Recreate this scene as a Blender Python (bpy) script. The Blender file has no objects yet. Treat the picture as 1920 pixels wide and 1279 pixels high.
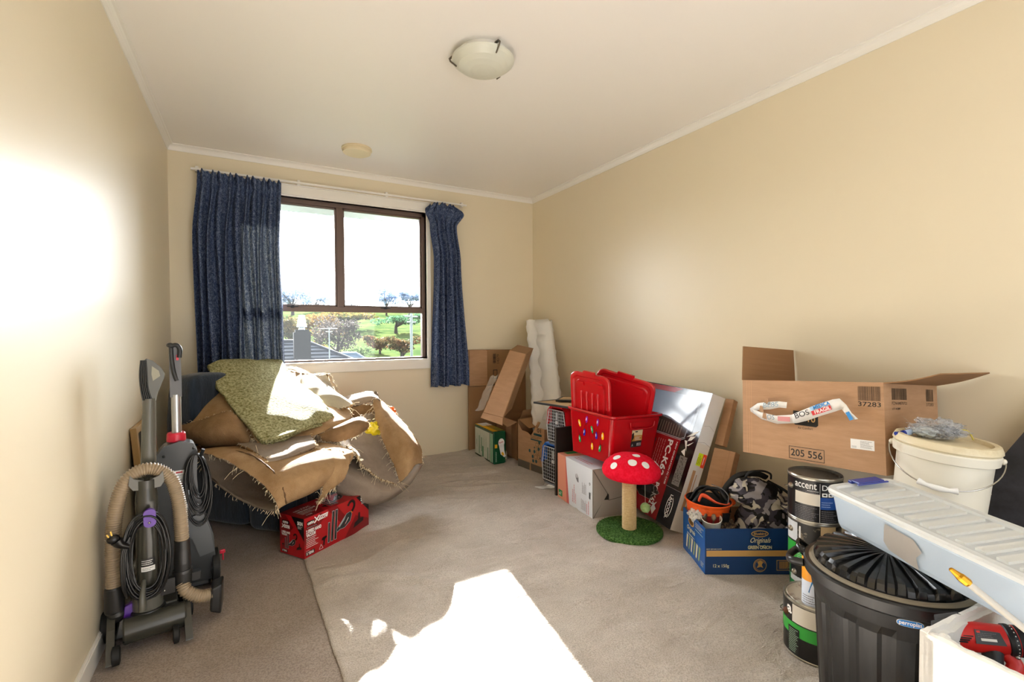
import bpy, math, random
from mathutils import Vector, Matrix, noise

# ------------------------------------------------------------------ scene, camera, sky, sun, exposure
scene = bpy.context.scene
COL = scene.collection
scene.view_settings.view_transform = 'Standard'
scene.view_settings.look = 'None'
scene.view_settings.gamma = 1.0
scene.view_settings.use_curve_mapping = False
scene.view_settings.exposure = 0.68
scene.render.engine = 'CYCLES'
scene.cycles.use_denoising = True
scene.cycles.max_bounces = 12
scene.cycles.diffuse_bounces = 8
scene.cycles.transparent_max_bounces = 16
scene.cycles.sample_clamp_indirect = 8.0
scene.cycles.caustics_reflective = False
scene.cycles.caustics_refractive = False

FPX, YAW, PITCH, ROLL, EYE = 883.52, 0.50920, -0.022725, -0.0047, 1.107
cy, sy = math.cos(YAW), math.sin(YAW)
CF = Vector((sy * math.cos(PITCH), cy * math.cos(PITCH), math.sin(PITCH)))
_R0 = Vector((cy, -sy, 0)); _U0 = _R0.cross(CF)
CR = _R0 * math.cos(ROLL) + _U0 * math.sin(ROLL)
CU = -_R0 * math.sin(ROLL) + _U0 * math.cos(ROLL)
cam_data = bpy.data.cameras.new('camera')
cam = bpy.data.objects.new('camera', cam_data)
COL.objects.link(cam)
cam_data.sensor_fit = 'HORIZONTAL'; cam_data.sensor_width = 36.0
cam_data.lens = FPX / 1920 * 36.0
cam_data.clip_start = 0.02; cam_data.clip_end = 2000
cam.matrix_world = Matrix(((CR.x, CU.x, -CF.x, 0), (CR.y, CU.y, -CF.y, 0), (CR.z, CU.z, -CF.z, EYE), (0, 0, 0, 1)))
scene.camera = cam

SKY = 2.0
GLOW = 22.0
SUN = 85.0
world = bpy.data.worlds.new('daylight'); scene.world = world
world.use_nodes = True
_bg = world.node_tree.nodes['Background']
_bg.inputs[0].default_value = (0.95, 0.975, 1.0, 1)
# bright hazy sky: brightest round the sun, dimmer away from it
_wn = world.node_tree.nodes; _wl = world.node_tree.links
_tc = _wn.new('ShaderNodeTexCoord'); _dp = _wn.new('ShaderNodeVectorMath'); _dp.operation = 'DOT_PRODUCT'; _dp.inputs[1].default_value = Vector((0.147, 1.0, 0.41)).normalized()
_mx = _wn.new('ShaderNodeMath'); _mx.operation = 'MAXIMUM'; _mx.inputs[1].default_value = 0.0
_pw = _wn.new('ShaderNodeMath'); _pw.operation = 'POWER'; _pw.inputs[1].default_value = 3.0
_ma = _wn.new('ShaderNodeMath'); _ma.operation = 'MULTIPLY_ADD'; _ma.inputs[1].default_value = GLOW; _ma.inputs[2].default_value = SKY
_wl.new(_tc.outputs['Generated'], _dp.inputs[0]); _wl.new(_dp.outputs['Value'], _mx.inputs[0]); _wl.new(_mx.outputs[0], _pw.inputs[0]); _wl.new(_pw.outputs[0], _ma.inputs[0]); _wl.new(_ma.outputs[0], _bg.inputs[1])
sun_data = bpy.data.lights.new('sun', 'SUN'); sun = bpy.data.objects.new('sun', sun_data); COL.objects.link(sun)
sun_data.energy = SUN; sun_data.angle = math.radians(0.8); sun_data.color = (1.0, 0.985, 0.965)
_sd = Vector((-0.147, -1.0, -math.tan(math.radians(22.0)) * 1.011))
sun.rotation_euler = _sd.to_track_quat('-Z', 'Y').to_euler()
sun.location = (2, 12, 6)

def W(u, v, d):
    """world point seen at photo pixel (u, v), d metres in front of the camera"""
    return Vector((0, 0, EYE)) + (CF + CR * ((u - 960) / FPX) + CU * ((639.5 - v) / FPX)) * d

# ------------------------------------------------------------------ helpers
R = random.Random(7)
def C(h):
    h = h.lstrip('#'); o = []
    for i in (0, 2, 4):
        c = int(h[i:i + 2], 16) / 255
        o.append(c / 12.92 if c <= 0.04045 else ((c + 0.055) / 1.055) ** 2.4)
    return (o[0], o[1], o[2], 1)

_M = {}
def mat(name, col, rough=0.55, metal=0.0, bump=None, var=None, trans=0.0, alpha=1.0, coat=0.0, spec=0.5, stretch=None, sheen=0.0, translucent=0.0):
    """Procedural principled material. bump=(scale, strength), var=(scale, colour, low, high)"""
    if name in _M: return _M[name]
    m = bpy.data.materials.new(name); m.use_nodes = True
    nt = m.node_tree; N = nt.nodes; L = nt.links
    b = N['Principled BSDF']; out = N['Material Output']
    if isinstance(col, str): col = C(col)
    b.inputs['Base Color'].default_value = col
    b.inputs['Roughness'].default_value = rough
    b.inputs['Metallic'].default_value = metal
    b.inputs['Specular IOR Level'].default_value = spec
    b.inputs['Coat Weight'].default_value = coat
    b.inputs['Sheen Weight'].default_value = sheen
    b.inputs['Transmission Weight'].default_value = trans
    b.inputs['Alpha'].default_value = alpha
    tc = N.new('ShaderNodeTexCoord'); mp = N.new('ShaderNodeMapping')
    L.new(tc.outputs['Object'], mp.inputs[0])
    if stretch: mp.inputs['Scale'].default_value = stretch
    if var:
        n = N.new('ShaderNodeTexNoise'); n.inputs['Scale'].default_value = var[0]; n.inputs['Detail'].default_value = 6
        n.inputs['Roughness'].default_value = 0.65
        L.new(mp.outputs[0], n.inputs[0])
        r = N.new('ShaderNodeValToRGB'); r.color_ramp.elements[0].position = var[2]; r.color_ramp.elements[1].position = var[3]
        r.color_ramp.elements[0].color = col; r.color_ramp.elements[1].color = C(var[1]) if isinstance(var[1], str) else var[1]
        L.new(n.outputs[0], r.inputs[0]); L.new(r.outputs[0], b.inputs['Base Color'])
    if bump:
        n = N.new('ShaderNodeTexNoise'); n.inputs['Scale'].default_value = bump[0]; n.inputs['Detail'].default_value = 4
        L.new(mp.outputs[0], n.inputs[0])
        bp = N.new('ShaderNodeBump'); bp.inputs['Strength'].default_value = bump[1]; bp.inputs['Distance'].default_value = bump[2] if len(bump) > 2 else 0.003
        L.new(n.outputs[0], bp.inputs['Height']); L.new(bp.outputs[0], b.inputs['Normal'])
    if translucent:
        t = N.new('ShaderNodeBsdfTranslucent'); mx = N.new('ShaderNodeMixShader'); mx.inputs[0].default_value = translucent
        if var: L.new(r.outputs[0], t.inputs[0])
        else: t.inputs[0].default_value = col
        L.new(b.outputs[0], mx.inputs[1]); L.new(t.outputs[0], mx.inputs[2]); L.new(mx.outputs[0], out.inputs[0])
    _M[name] = m
    return m

_TX = {}
def text_mesh(s, bold):
    k = (s, bold)
    if k in _TX: return _TX[k]
    c = bpy.data.curves.new('lettering', 'FONT'); c.body = s; c.size = 1.0; c.resolution_u = 3; c.fill_mode = 'FRONT'
    c.offset = bold
    o = bpy.data.objects.new('lettering', c)
    me = bpy.data.meshes.new_from_object(o)
    vs = [(v.co.x, v.co.y) for v in me.vertices]; fs = [tuple(p.vertices) for p in me.polygons]
    bpy.data.meshes.remove(me); bpy.data.objects.remove(o); bpy.data.curves.remove(c)
    _TX[k] = (vs, fs)
    return _TX[k]

class Frame:
    """a flat face: origin, unit u (right), unit v (up); normal u x v looks outward"""
    def __init__(s, o, u, v, kx=1.0, ky=1.0):
        s.kx = kx; s.ky = ky
        s.o = Vector(o); s.u = Vector(u).normalized(); s.v = Vector(v).normalized(); s.n = s.u.cross(s.v)
    def p(s, x, y, h=0.0):
        return s.o + s.u * (x * s.kx) + s.v * (y * s.ky) + s.n * h

LAY = 0.0005
class MB:
    def __init__(s):
        s.v = []; s.f = []; s.m = []; s.mats = []; s.s = []; s.X = Matrix.Identity(4)
    def mi(s, m):
        if m not in s.mats: s.mats.append(m)
        return s.mats.index(m)
    def add(s, vs, fs, m, smooth=False):
        b = len(s.v); i = s.mi(m)
        s.v += [tuple(s.X @ Vector(p)) for p in vs]
        for f in fs:
            s.f.append(tuple(b + k for k in f)); s.m.append(i); s.s.append(smooth)
        return s
    def hexa(s, p, m):
        return s.add(p, [(0, 3, 2, 1), (4, 5, 6, 7), (0, 1, 5, 4), (1, 2, 6, 5), (2, 3, 7, 6), (3, 0, 4, 7)], m)
    def box(s, c, d, m, rot=None):
        x, y, z = d[0] / 2, d[1] / 2, d[2] / 2
        P = [Vector(q) for q in ((-x, -y, -z), (x, -y, -z), (x, y, -z), (-x, y, -z), (-x, -y, z), (x, -y, z), (x, y, z), (-x, y, z))]
        if rot is not None: P = [rot @ q for q in P]
        return s.hexa([q + Vector(c) for q in P], m)
    def bb(s, x0, y0, z0, x1, y1, z1, m):
        return s.box(((x0 + x1) / 2, (y0 + y1) / 2, (z0 + z1) / 2), (abs(x1 - x0), abs(y1 - y0), abs(z1 - z0)), m)
    def poly(s, F, pts, m, lay=1):
        return s.add([F.p(x, y, lay * LAY) for x, y in pts], [tuple(range(len(pts)))], m)
    def rect(s, F, x0, y0, x1, y1, m, lay=1):
        return s.poly(F, [(x0, y0), (x1, y0), (x1, y1), (x0, y1)], m, lay)
    def ring(s, F, x0, y0, x1, y1, t, m, lay=1):
        s.rect(F, x0, y0, x1, y0 + t, m, lay); s.rect(F, x0, y1 - t, x1, y1, m, lay)
        s.rect(F, x0, y0 + t, x0 + t, y1 - t, m, lay); s.rect(F, x1 - t, y0 + t, x1, y1 - t, m, lay)
    def ell(s, F, x, y, rx, ry, m, lay=1, ang=0, n=20):
        c, q = math.cos(ang), math.sin(ang)
        pts = []
        for k in range(n):
            a = 2 * math.pi * k / n; ex, ey = rx * math.cos(a), ry * math.sin(a)
            pts.append((x + ex * c - ey * q, y + ex * q + ey * c))
        return s.poly(F, pts, m, lay)
    def arc(s, F, x, y, r, t, a0, a1, m, lay=1, n=16, ry=None):
        ry = ry or r; vs = []; fs = []
        for k in range(n + 1):
            a = math.radians(a0 + (a1 - a0) * k / n)
            vs.append(F.p(x + r * math.cos(a), y + ry * math.sin(a), lay * LAY)); vs.append(F.p(x + (r - t) * math.cos(a), y + (ry - t) * math.sin(a), lay * LAY))
        for k in range(n): fs.append((2 * k, 2 * k + 2, 2 * k + 3, 2 * k + 1))
        return s.add(vs, fs, m)
    def line(s, F, pts, t, m, lay=1):
        for a, b in zip(pts, pts[1:]):
            d = Vector((b[0] - a[0], b[1] - a[1]))
            if d.length < 1e-6: continue
            d.normalize(); n = Vector((-d.y, d.x)) * t / 2
            s.poly(F, [(a[0] - n.x, a[1] - n.y), (b[0] - n.x, b[1] - n.y), (b[0] + n.x, b[1] + n.y), (a[0] + n.x, a[1] + n.y)], m, lay)
    def text(s, F, t, x, y, size, m, lay=2, w=None, bold=0.0, align='L', shear=0.0, ang=0.0):
        """lettering, cap height about 0.73*size; w stretches it to that width"""
        vs, fs = text_mesh(t, bold)
        if not vs: return s
        x0 = min(p[0] for p in vs); x1 = max(p[0] for p in vs)
        k = (w / (x1 - x0)) if w else size
        off = {'L': 0, 'C': 0.5, 'R': 1}[align] * (x1 - x0) * k
        c, q = math.cos(ang), math.sin(ang); P = []
        for a, b in vs:
            ex = (a - x0) * k - off + shear * b * size; ey = b * size
            P.append(F.p(x + ex * c - ey * q, y + ex * q + ey * c, lay * LAY))
        return s.add(P, fs, m)
    def bars(s, F, x0, y0, x1, y1, m, lay=2, seed=1):
        r = random.Random(seed); x = x0; W_ = x1 - x0
        while x < x1:
            w = W_ * r.choice((0.008, 0.016, 0.024)); s.rect(F, x, y0, min(x + w, x1), y1, m, lay); x += w + W_ * r.choice((0.008, 0.014, 0.02))
    def scrib(s, F, x0, y0, x1, y1, n, m, lay=2, seed=3):
        """n rows of unreadably small print as broken hairlines"""
        r = random.Random(seed)
        for k in range(n):
            yy = y1 - (y1 - y0) * (k + 0.5) / n; h = (y1 - y0) / n * 0.32; x = x0
            e = x1 - (x1 - x0) * r.random() * 0.3
            while x < e:
                w = (x1 - x0) * r.uniform(0.05, 0.14); s.rect(F, x, yy - h / 2, min(x + w, e), yy + h / 2, m, lay); x += w + (x1 - x0) * 0.02
    def lathe(s, prof, m, n=32, o=(0, 0, 0), Q=None, smooth=True, a0=0.0, a1=2 * math.pi, cap=True):
        """prof: (radius, height) going round; m a material or one per segment"""
        full = abs(a1 - a0 - 2 * math.pi) < 1e-6; k = n if full else n + 1
        vs = []
        for r, z in prof:
            for i in range(k):
                a = a0 + (a1 - a0) * i / n
                p = Vector((r * math.cos(a), r * math.sin(a), z))
                if Q is not None: p = Q @ p
                vs.append(p + Vector(o))
        for j in range(len(prof) - 1):
            mm = m[j] if isinstance(m, (list, tuple)) else m
            fs = []
            for i in range(n):
                i2 = (i + 1) % k
                fs.append((j * k + i, j * k + i2, (j + 1) * k + i2, (j + 1) * k + i))
            s.add([vs[q] for q in range(j * k, (j + 2) * k)], [tuple(q - j * k for q in f) for f in fs], mm, smooth)
        if cap and full:
            for j, rev in ((0, True), (len(prof) - 1, False)):
                if prof[j][0] > 1e-5:
                    f = list(range(k)); f = f[::-1] if rev else f
                    mm = (m[0] if j == 0 else m[-1]) if isinstance(m, (list, tuple)) else m
                    s.add(vs[j * k:(j + 1) * k], [tuple(f)], mm, False)
        return s
    def tube(s, pts, r, m, n=8, smooth=True, closed=False, cap=True, flat=1.0):
        pts = [Vector(p) for p in pts]; N = len(pts)
        T = []
        for i in range(N):
            a = pts[(i - 1) % N] if (closed or i) else pts[0]; b = pts[(i + 1) % N] if (closed or i < N - 1) else pts[-1]
            T.append((b - a).normalized() if (b - a).length > 1e-9 else Vector((0, 0, 1)))
        ref = Vector((0, 0, 1)) if abs(T[0].z) < 0.9 else Vector((1, 0, 0))
        nx = (ref - T[0] * ref.dot(T[0])).normalized(); vs = []
        for i in range(N):
            nx = (nx - T[i] * nx.dot(T[i])).normalized(); ny = T[i].cross(nx)
            rr = r(i / max(1, N - 1)) if callable(r) else r
            for k in range(n):
                a = 2 * math.pi * k / n
                vs.append(pts[i] + nx * (rr * math.cos(a)) + ny * (rr * flat * math.sin(a)))
        fs = []
        for i in range(N if closed else N - 1):
            j = (i + 1) % N
            for k in range(n):
                k2 = (k + 1) % n; fs.append((i * n + k, i * n + k2, j * n + k2, j * n + k))
        s.add(vs, fs, m, smooth)
        if cap and not closed:
            s.add(vs[:n], [tuple(range(n))[::-1]], m); s.add(vs[-n:], [tuple(range(n))], m)
        return s
    def ball(s, c, r, m, n=16, k=10, Q=None, top=1.0):
        prof = [(math.sin(math.pi * i / k), -math.cos(math.pi * i / k)) for i in range(k + 1)]
        D = Matrix.Diagonal(Vector(r if hasattr(r, '__len__') else (r, r, r)))
        QQ = D if Q is None else Q @ D
        return s.lathe([(max(a, 1e-6), b) for a, b in prof], m, n, c, QQ, cap=False)
    def prism(s, F, pts, h0, h1, m, smooth_side=False):
        n = len(pts); vs = [F.p(x, y, h0) for x, y in pts] + [F.p(x, y, h1) for x, y in pts]
        s.add(vs, [tuple(range(n))[::-1], tuple(range(n, 2 * n))], m)
        s.add(vs, [(i, (i + 1) % n, n + (i + 1) % n, n + i) for i in range(n)], m, smooth_side)
        return s
    def build(s, name, parent=None, bevel=0.0, seg=2, sub=0, mods=None):
        me = bpy.data.meshes.new(name)
        me.from_pydata(s.v, [], s.f); 
        for m in s.mats: me.materials.append(m)
        me.polygons.foreach_set('material_index', s.m); me.polygons.foreach_set('use_smooth', s.s)
        me.update()
        o = bpy.data.objects.new(name, me); COL.objects.link(o)
        if parent is not None: o.parent = parent
        if bevel:
            b = o.modifiers.new('bevel', 'BEVEL'); b.width = bevel; b.segments = seg; b.limit_method = 'ANGLE'; b.angle_limit = math.radians(40)
            b.harden_normals = False
        if sub:
            q = o.modifiers.new('smooth', 'SUBSURF'); q.levels = sub; q.render_levels = sub
        return o

def rbox(mb, c, d, r, m, n=4, rot=None, top=True):
    """box with vertical edges rounded by r"""
    F = Frame((c[0], c[1], c[2]), (1, 0, 0), (0, 1, 0)); x, y = d[0] / 2, d[1] / 2; pts = []
    for cx_, cy_, a in ((x - r, y - r, 0), (-x + r, y - r, 90), (-x + r, -y + r, 180), (x - r, -y + r, 270)):
        for k in range(n + 1):
            t = math.radians(a + 90 * k / n); pts.append((cx_ + r * math.cos(t), cy_ + r * math.sin(t)))
    return mb.prism(F, pts, -d[2] / 2, d[2] / 2, m, False)

def tag(o, label, cat, group=None, kind=None):
    o['label'] = label; o['category'] = cat
    if group: o['group'] = group
    if kind: o['kind'] = kind
    return o
def thing(name, label, cat, loc=(0, 0, 0), rz=0.0, tx=0.0, ty=0.0, group=None):
    o = bpy.data.objects.new(name, None); o.empty_display_size = 0.05; COL.objects.link(o)
    o.matrix_world = Matrix.Translation(Vector(loc)) @ Matrix.Rotation(rz, 4, 'Z') @ Matrix.Rotation(tx, 4, 'X') @ Matrix.Rotation(ty, 4, 'Y')
    return tag(o, label, cat, group)
def struct(o, label=None):
    o['kind'] = 'structure'
    if label: o['label'] = label
    return o
def pose(pos, yaw, tx, ty, dims):
    """centre pose of a fitted box -> location of the middle of its bottom"""
    M_ = Matrix.Rotation(yaw, 3, 'Z') @ Matrix.Rotation(tx, 3, 'X') @ Matrix.Rotation(ty, 3, 'Y')
    return Vector(pos) - M_ @ Vector((0, 0, dims[2] / 2))
def faces(sx, sy, sz):
    """outer faces of a box whose origin is the middle of its bottom: front(-y) back left right top, each from its lower-left corner"""
    x, y = sx / 2, sy / 2
    return dict(F=Frame((-x, -y, 0), (1, 0, 0), (0, 0, 1)), B=Frame((x, y, 0), (-1, 0, 0), (0, 0, 1)),
                L=Frame((-x, y, 0), (0, -1, 0), (0, 0, 1)), R=Frame((x, -y, 0), (0, 1, 0), (0, 0, 1)),
                T=Frame((-x, -y, sz), (1, 0, 0), (0, 1, 0)))
def spline(pts, n):
    """Catmull-Rom through pts, n samples per span"""
    P = [Vector(p) for p in pts]; P = [P[0] * 2 - P[1]] + P + [P[-1] * 2 - P[-2]]; out = []
    for i in range(1, len(P) - 2):
        for k in range(n):
            t = k / n
            a, b, c, d = P[i - 1], P[i], P[i + 1], P[i + 2]
            out.append(0.5 * ((2 * b) + (c - a) * t + (2 * a - 5 * b + 4 * c - d) * t * t + (3 * b - a - 3 * c + d) * t ** 3))
    out.append(P[-2].copy())
    return out

# ------------------------------------------------------------------ shared materials
def wall_paint(name, col, rough):
    m = mat(name, col, rough, bump=(9, 0.06, 0.01), spec=0.9)
    return m
WALL = wall_paint('cream wall paint', '#dcd1b7', 0.37)
CEIL = mat('ceiling paint', '#eae8e5', 0.5, bump=(14, 0.05, 0.01))
WHITE = mat('white gloss paint', '#e6e4de', 0.35)
BRONZE = mat('brown anodised aluminium', '#65534a', 0.38, metal=0.35)
BLACK = mat('black plastic', '#0d0d0e', 0.42)
SOFTBLK = mat('black rubber', '#090909', 0.65)
CHROME = mat('bright steel', '#b8b6b0', 0.25, metal=1.0)
CARD = mat('brown cardboard', '#a7815f', 0.75, bump=(60, 0.15, 0.002), var=(9, '#b38d6b', 0.35, 0.7), stretch=(1, 1, 6))
CARDD = mat('inside of brown cardboard', '#8d6844', 0.8, bump=(60, 0.15, 0.002))
INK = mat('black print', '#15130f', 0.6)
INKB = mat('dark brown print', '#3a2c1c', 0.7)
PAPER = mat('white paper label', '#e8e8e6', 0.6)
GREYINK = mat('grey small print', '#77757a', 0.7)
# ------------------------------------------------------------------ room shell
XL, XR, YB, YF, H = -0.471, 2.474, 4.0, -0.95, 2.40
WX0, WX1, WZ0, WZ1 = -0.07, 1.372, 0.862, 2.14      # window opening

def carpet_mat(name, c1, c2, c3, fine=190, wr=0.15):
    m = bpy.data.materials.new(name); m.use_nodes = True; nt = m.node_tree; N = nt.nodes; L = nt.links
    b = N['Principled BSDF']; b.inputs['Roughness'].default_value = 0.95; b.inputs['Specular IOR Level'].default_value = 0.1
    b.inputs['Sheen Weight'].default_value = 0.15
    tc = N.new('ShaderNodeTexCoord')
    n1 = N.new('ShaderNodeTexNoise'); n1.inputs['Scale'].default_value = 3.2; n1.inputs['Detail'].default_value = 9; n1.inputs['Roughness'].default_value = 0.7
    n2 = N.new('ShaderNodeTexNoise'); n2.inputs['Scale'].default_value = fine; n2.inputs['Detail'].default_value = 3
    for n in (n1, n2): L.new(tc.outputs['Object'], n.inputs[0])
    r1 = N.new('ShaderNodeValToRGB'); r1.color_ramp.elements[0].color = C(c1); r1.color_ramp.elements[1].color = C(c2)
    r1.color_ramp.elements[0].position = 0.35; r1.color_ramp.elements[1].position = 0.65
    L.new(n1.outputs[0], r1.inputs[0])
    r2 = N.new('ShaderNodeValToRGB'); r2.color_ramp.elements[0].position = 0.30; r2.color_ramp.elements[1].position = 0.62
    r2.color_ramp.elements[0].color = (1, 1, 1, 1); r2.color_ramp.elements[1].color = (0, 0, 0, 1)
    L.new(n2.outputs[0], r2.inputs[0])
    mx = N.new('ShaderNodeMix'); mx.data_type = 'RGBA'; L.new(r2.outputs[0], mx.inputs[0]); L.new(r1.outputs[0], mx.inputs[6]); mx.inputs[7].default_value = C(c3)
    sc_ = N.new('ShaderNodeMath'); sc_.operation = 'MULTIPLY'; sc_.inputs[1].default_value = 0.55
    L.new(r2.outputs[0], sc_.inputs[0]); L.new(sc_.outputs[0], mx.inputs[0])
    L.new(mx.outputs[2], b.inputs['Base Color'])
    bp = N.new('ShaderNodeBump'); bp.inputs['Strength'].default_value = 0.7; bp.inputs['Distance'].default_value = 0.006
    L.new(n2.outputs[0], bp.inputs['Height'])
    mp = N.new('ShaderNodeMapping'); mp.inputs['Scale'].default_value = (3.0, 6.5, 1.0); mp.inputs['Rotation'].default_value = (0, 0, 0.35); L.new(tc.outputs['Object'], mp.inputs[0])
    n3 = N.new('ShaderNodeTexNoise'); n3.inputs['Scale'].default_value = 1.3; n3.inputs['Detail'].default_value = 5; n3.inputs['Distortion'].default_value = 1.1; L.new(mp.outputs[0], n3.inputs[0])
    b2 = N.new('ShaderNodeBump'); b2.inputs['Strength'].default_value = wr; b2.inputs['Distance'].default_value = 0.05; L.new(n3.outputs[0], b2.inputs['Height']); L.new(b2.outputs[0], bp.inputs['Normal'])
    L.new(bp.outputs[0], b.inputs['Normal'])
    return m
CARPET = carpet_mat('grey brown carpet pile', '#93867c', '#a5988e', '#564b43')
CARPET2 = carpet_mat('pale loose carpet pile', '#b1a89e', '#cac2b8', '#7c7268', 210, 0.55)

mb = MB(); mb.bb(XL - 0.1, YF - 0.1, -0.11, XR + 0.1, YB + 0.14, -0.007, CARPET); struct(mb.build('floor'), 'grey brown carpeted floor')
mb = MB(); mb.bb(XL - 0.1, YF - 0.1, H, XR + 0.1, YB + 0.14, H + 0.1, CEIL); struct(mb.build('ceiling'), 'off white painted ceiling')
mb = MB(); mb.bb(XL - 0.1, YF - 0.1, -0.01, XL, YB + 0.14, H, WALL); struct(mb.build('wall_left'), 'cream wall on the left')
mb = MB(); mb.bb(XR, YF - 0.1, -0.01, XR + 0.1, YB + 0.14, H, WALL); struct(mb.build('wall_right'), 'cream wall on the right')
mb = MB()
mb.bb(XL, YB, -0.01, WX0, YB + 0.14, H, WALL); mb.bb(WX1, YB, -0.01, XR, YB + 0.14, H, WALL)
mb.bb(WX0, YB, -0.01, WX1, YB + 0.14, WZ0, WALL); mb.bb(WX0, YB, WZ1, WX1, YB + 0.14, H, WALL)
struct(mb.build('wall_back'), 'cream window wall')
# wall behind the camera, with an unseen wide opening added to let fill daylight in
DX0, DX1, DZ1 = 0.1, 2.1, 2.1
mb = MB()
mb.bb(XL, YF - 0.1, -0.01, DX0, YF, H, WALL); mb.bb(DX1, YF - 0.1, -0.01, XR, YF, H, WALL); mb.bb(DX0, YF - 0.1, DZ1, DX1, YF, H, WALL)
struct(mb.build('wall_front'), 'cream wall with a wide opening added for fill daylight')
mb = MB()
for a in ((DX0 - 0.06, 0, DX0, DZ1), (DX1, 0, DX1 + 0.06, DZ1), (DX0 - 0.06, DZ1, DX1 + 0.06, DZ1 + 0.06)):
    mb.bb(a[0], YF, a[1], a[2], YF + 0.015, a[3], WHITE)
struct(mb.build('fill_opening_1'), 'white frame of an unseen opening added for fill daylight')

# scotia along the ceiling
def cove(name, a, b, n):
    """a->b run, n points into the room"""
    prof = [(0, -0.042), (0.005, -0.042), (0.006, -0.036), (0.009, -0.027), (0.015, -0.017), (0.024, -0.009), (0.034, -0.006), (0.034, 0), (0, 0)]
    mb = MB(); a = Vector(a); b = Vector(b); n = Vector(n); vs = []
    for q in (a, b):
        for x, z in prof: vs.append(q + n * x + Vector((0, 0, H + z)))
    k = len(prof)
    mb.add(vs, [(i, (i + 1) % k, k + (i + 1) % k, k + i) for i in range(k)], WHITE)
    struct(mb.build(name), 'white scotia moulding under the ceiling')
cove('trim_1', (XL, YB, 0), (XL, YF, 0), (1, 0, 0))
cove('trim_2', (XR, YF, 0), (XR, YB, 0), (-1, 0, 0))
cove('trim_3', (XR, YB, 0), (XL, YB, 0), (0, -1, 0))
mb = MB(); mb.bb(XL, YF, -0.01, XL + 0.012, YB, 0.062, WHITE)
mb.bb(XL, YF, 0.062, XL + 0.008, YB, 0.068, WHITE)
struct(mb.build('baseboard_left', bevel=0.002), 'white skirting board on the left')

# loose second carpet laid on the floor: thin, wrinkled, its cut edge left of centre
def loose_z(x, y):
    w = 0.005 * noise.noise(Vector((x * 2.1, y * 5.0, 0))) + 0.0028 * noise.noise(Vector((x * 6, y * 9, 3)))
    r = abs(noise.noise(Vector((x * 1.7 + 4, y * 3.1 + x, 8))))
    ridge = 0.030 * max(0.0, 1 - r * 7) * max(0, noise.noise(Vector((x * 1.3, y * 1.1, 20))) + 0.25)
    return w + ridge
def seam_x(y):
    return 0.217 + (2.464 - y) * 0.030 + 0.006 * noise.noise(Vector((y * 6, 0, 5))) + 0.003 * noise.noise(Vector((y * 40, 0, 9)))
mb = MB(); vs = []; fs = []; NX, NY = 190, 300
for j in range(NY + 1):
    y = YF + 0.001 + (YB - YF - 0.002) * j / NY; s0 = seam_x(y)
    for i in range(NX + 1):
        x = s0 + (XR - 0.001 - s0) * i / NX
        z = loose_z(x, y) * min(1, i / 6)
        vs.append((x, y, z))
for j in range(NY):
    for i in range(NX): a = j * (NX + 1) + i; fs.append((a, a + 1, a + NX + 2, a + NX + 1))
b0 = len(vs)
for j in range(NY + 1): vs.append((vs[j * (NX + 1)][0] + 0.002, vs[j * (NX + 1)][1], -0.008))
for j in range(NY): fs.append((j * (NX + 1), j * (NX + 1) + NX + 1, b0 + j + 1, b0 + j))
mb.add(vs, fs, CARPET2, True)
tag(mb.build('floor_carpet'), 'large pale wrinkled loose carpet sheet laid over the floor, cut edge on its left', 'carpet')

# ------------------------------------------------------------------ window
def glass_mat(name, dust, seed):
    m = bpy.data.materials.new(name); m.use_nodes = True; nt = m.node_tree; N = nt.nodes; L = nt.links
    N.remove(N['Principled BSDF']); out = N['Material Output']
    tr = N.new('ShaderNodeBsdfTransparent'); tr.inputs[0].default_value = (0.98, 0.985, 0.985, 1)
    gl = N.new('ShaderNodeBsdfGlossy'); gl.inputs['Roughness'].default_value = 0.02
    fr = N.new('ShaderNodeFresnel'); fr.inputs[0].default_value = 1.45
    tl = N.new('ShaderNodeBsdfTranslucent'); tl.inputs[0].default_value = (0.75, 0.88, 1.0, 1)
    tc = N.new('ShaderNodeTexCoord'); n = N.new('ShaderNodeTexNoise'); n.inputs['Scale'].default_value = 120; n.inputs['Detail'].default_value = 8; n.inputs['Roughness'].default_value = 0.8
    L.new(tc.outputs['Object'], n.inputs[0])
    mr = N.new('ShaderNodeMapRange'); mr.inputs[1].default_value = 0.42; mr.inputs[2].default_value = 0.75; mr.inputs[3].default_value = dust * 0.5; mr.inputs[4].default_value = dust * 3
    L.new(n.outputs[0], mr.inputs[0])
    m1 = N.new('ShaderNodeMixShader'); m2 = N.new('ShaderNodeMixShader')
    L.new(fr.outputs[0], m1.inputs[0]); L.new(tr.outputs[0], m1.inputs[1]); L.new(gl.outputs[0], m1.inputs[2])
    L.new(mr.outputs[0], m2.inputs[0]); L.new(m1.outputs[0], m2.inputs[1]); L.new(tl.outputs[0], m2.inputs[2])
    L.new(m2.outputs[0], out.inputs[0])
    return m
GLASS = glass_mat('dusty window glass', 0.0004, 1)
win = bpy.data.objects.new('window_1', None); COL.objects.link(win); win.location = (0.65, YB, WZ0); struct(win, 'brown aluminium window with white surround')
def wpart(mb, name, bevel=0.0015, parent=win):
    mb.X = Matrix.Translation((-0.65, -YB, -WZ0)); mb.v = [tuple(Vector(p) + Vector((-0.65, -YB, -WZ0))) for p in mb.v]
    return mb.build(name, parent, bevel=bevel)
mb = MB()
ax0, ax1, az0, az1 = -0.145, 1.408, 0.775, 2.222
mb.bb(ax0, YB - 0.018, 2.150, ax1, YB, az1, WHITE); mb.bb(ax0, YB - 0.018, az0, ax1, YB, 0.845, WHITE)
mb.bb(ax0, YB - 0.018, 0.845, ax0 + 0.06, YB, 2.15, WHITE); mb.bb(1.376, YB - 0.018, 0.845, ax1, YB, 2.15, WHITE)
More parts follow.
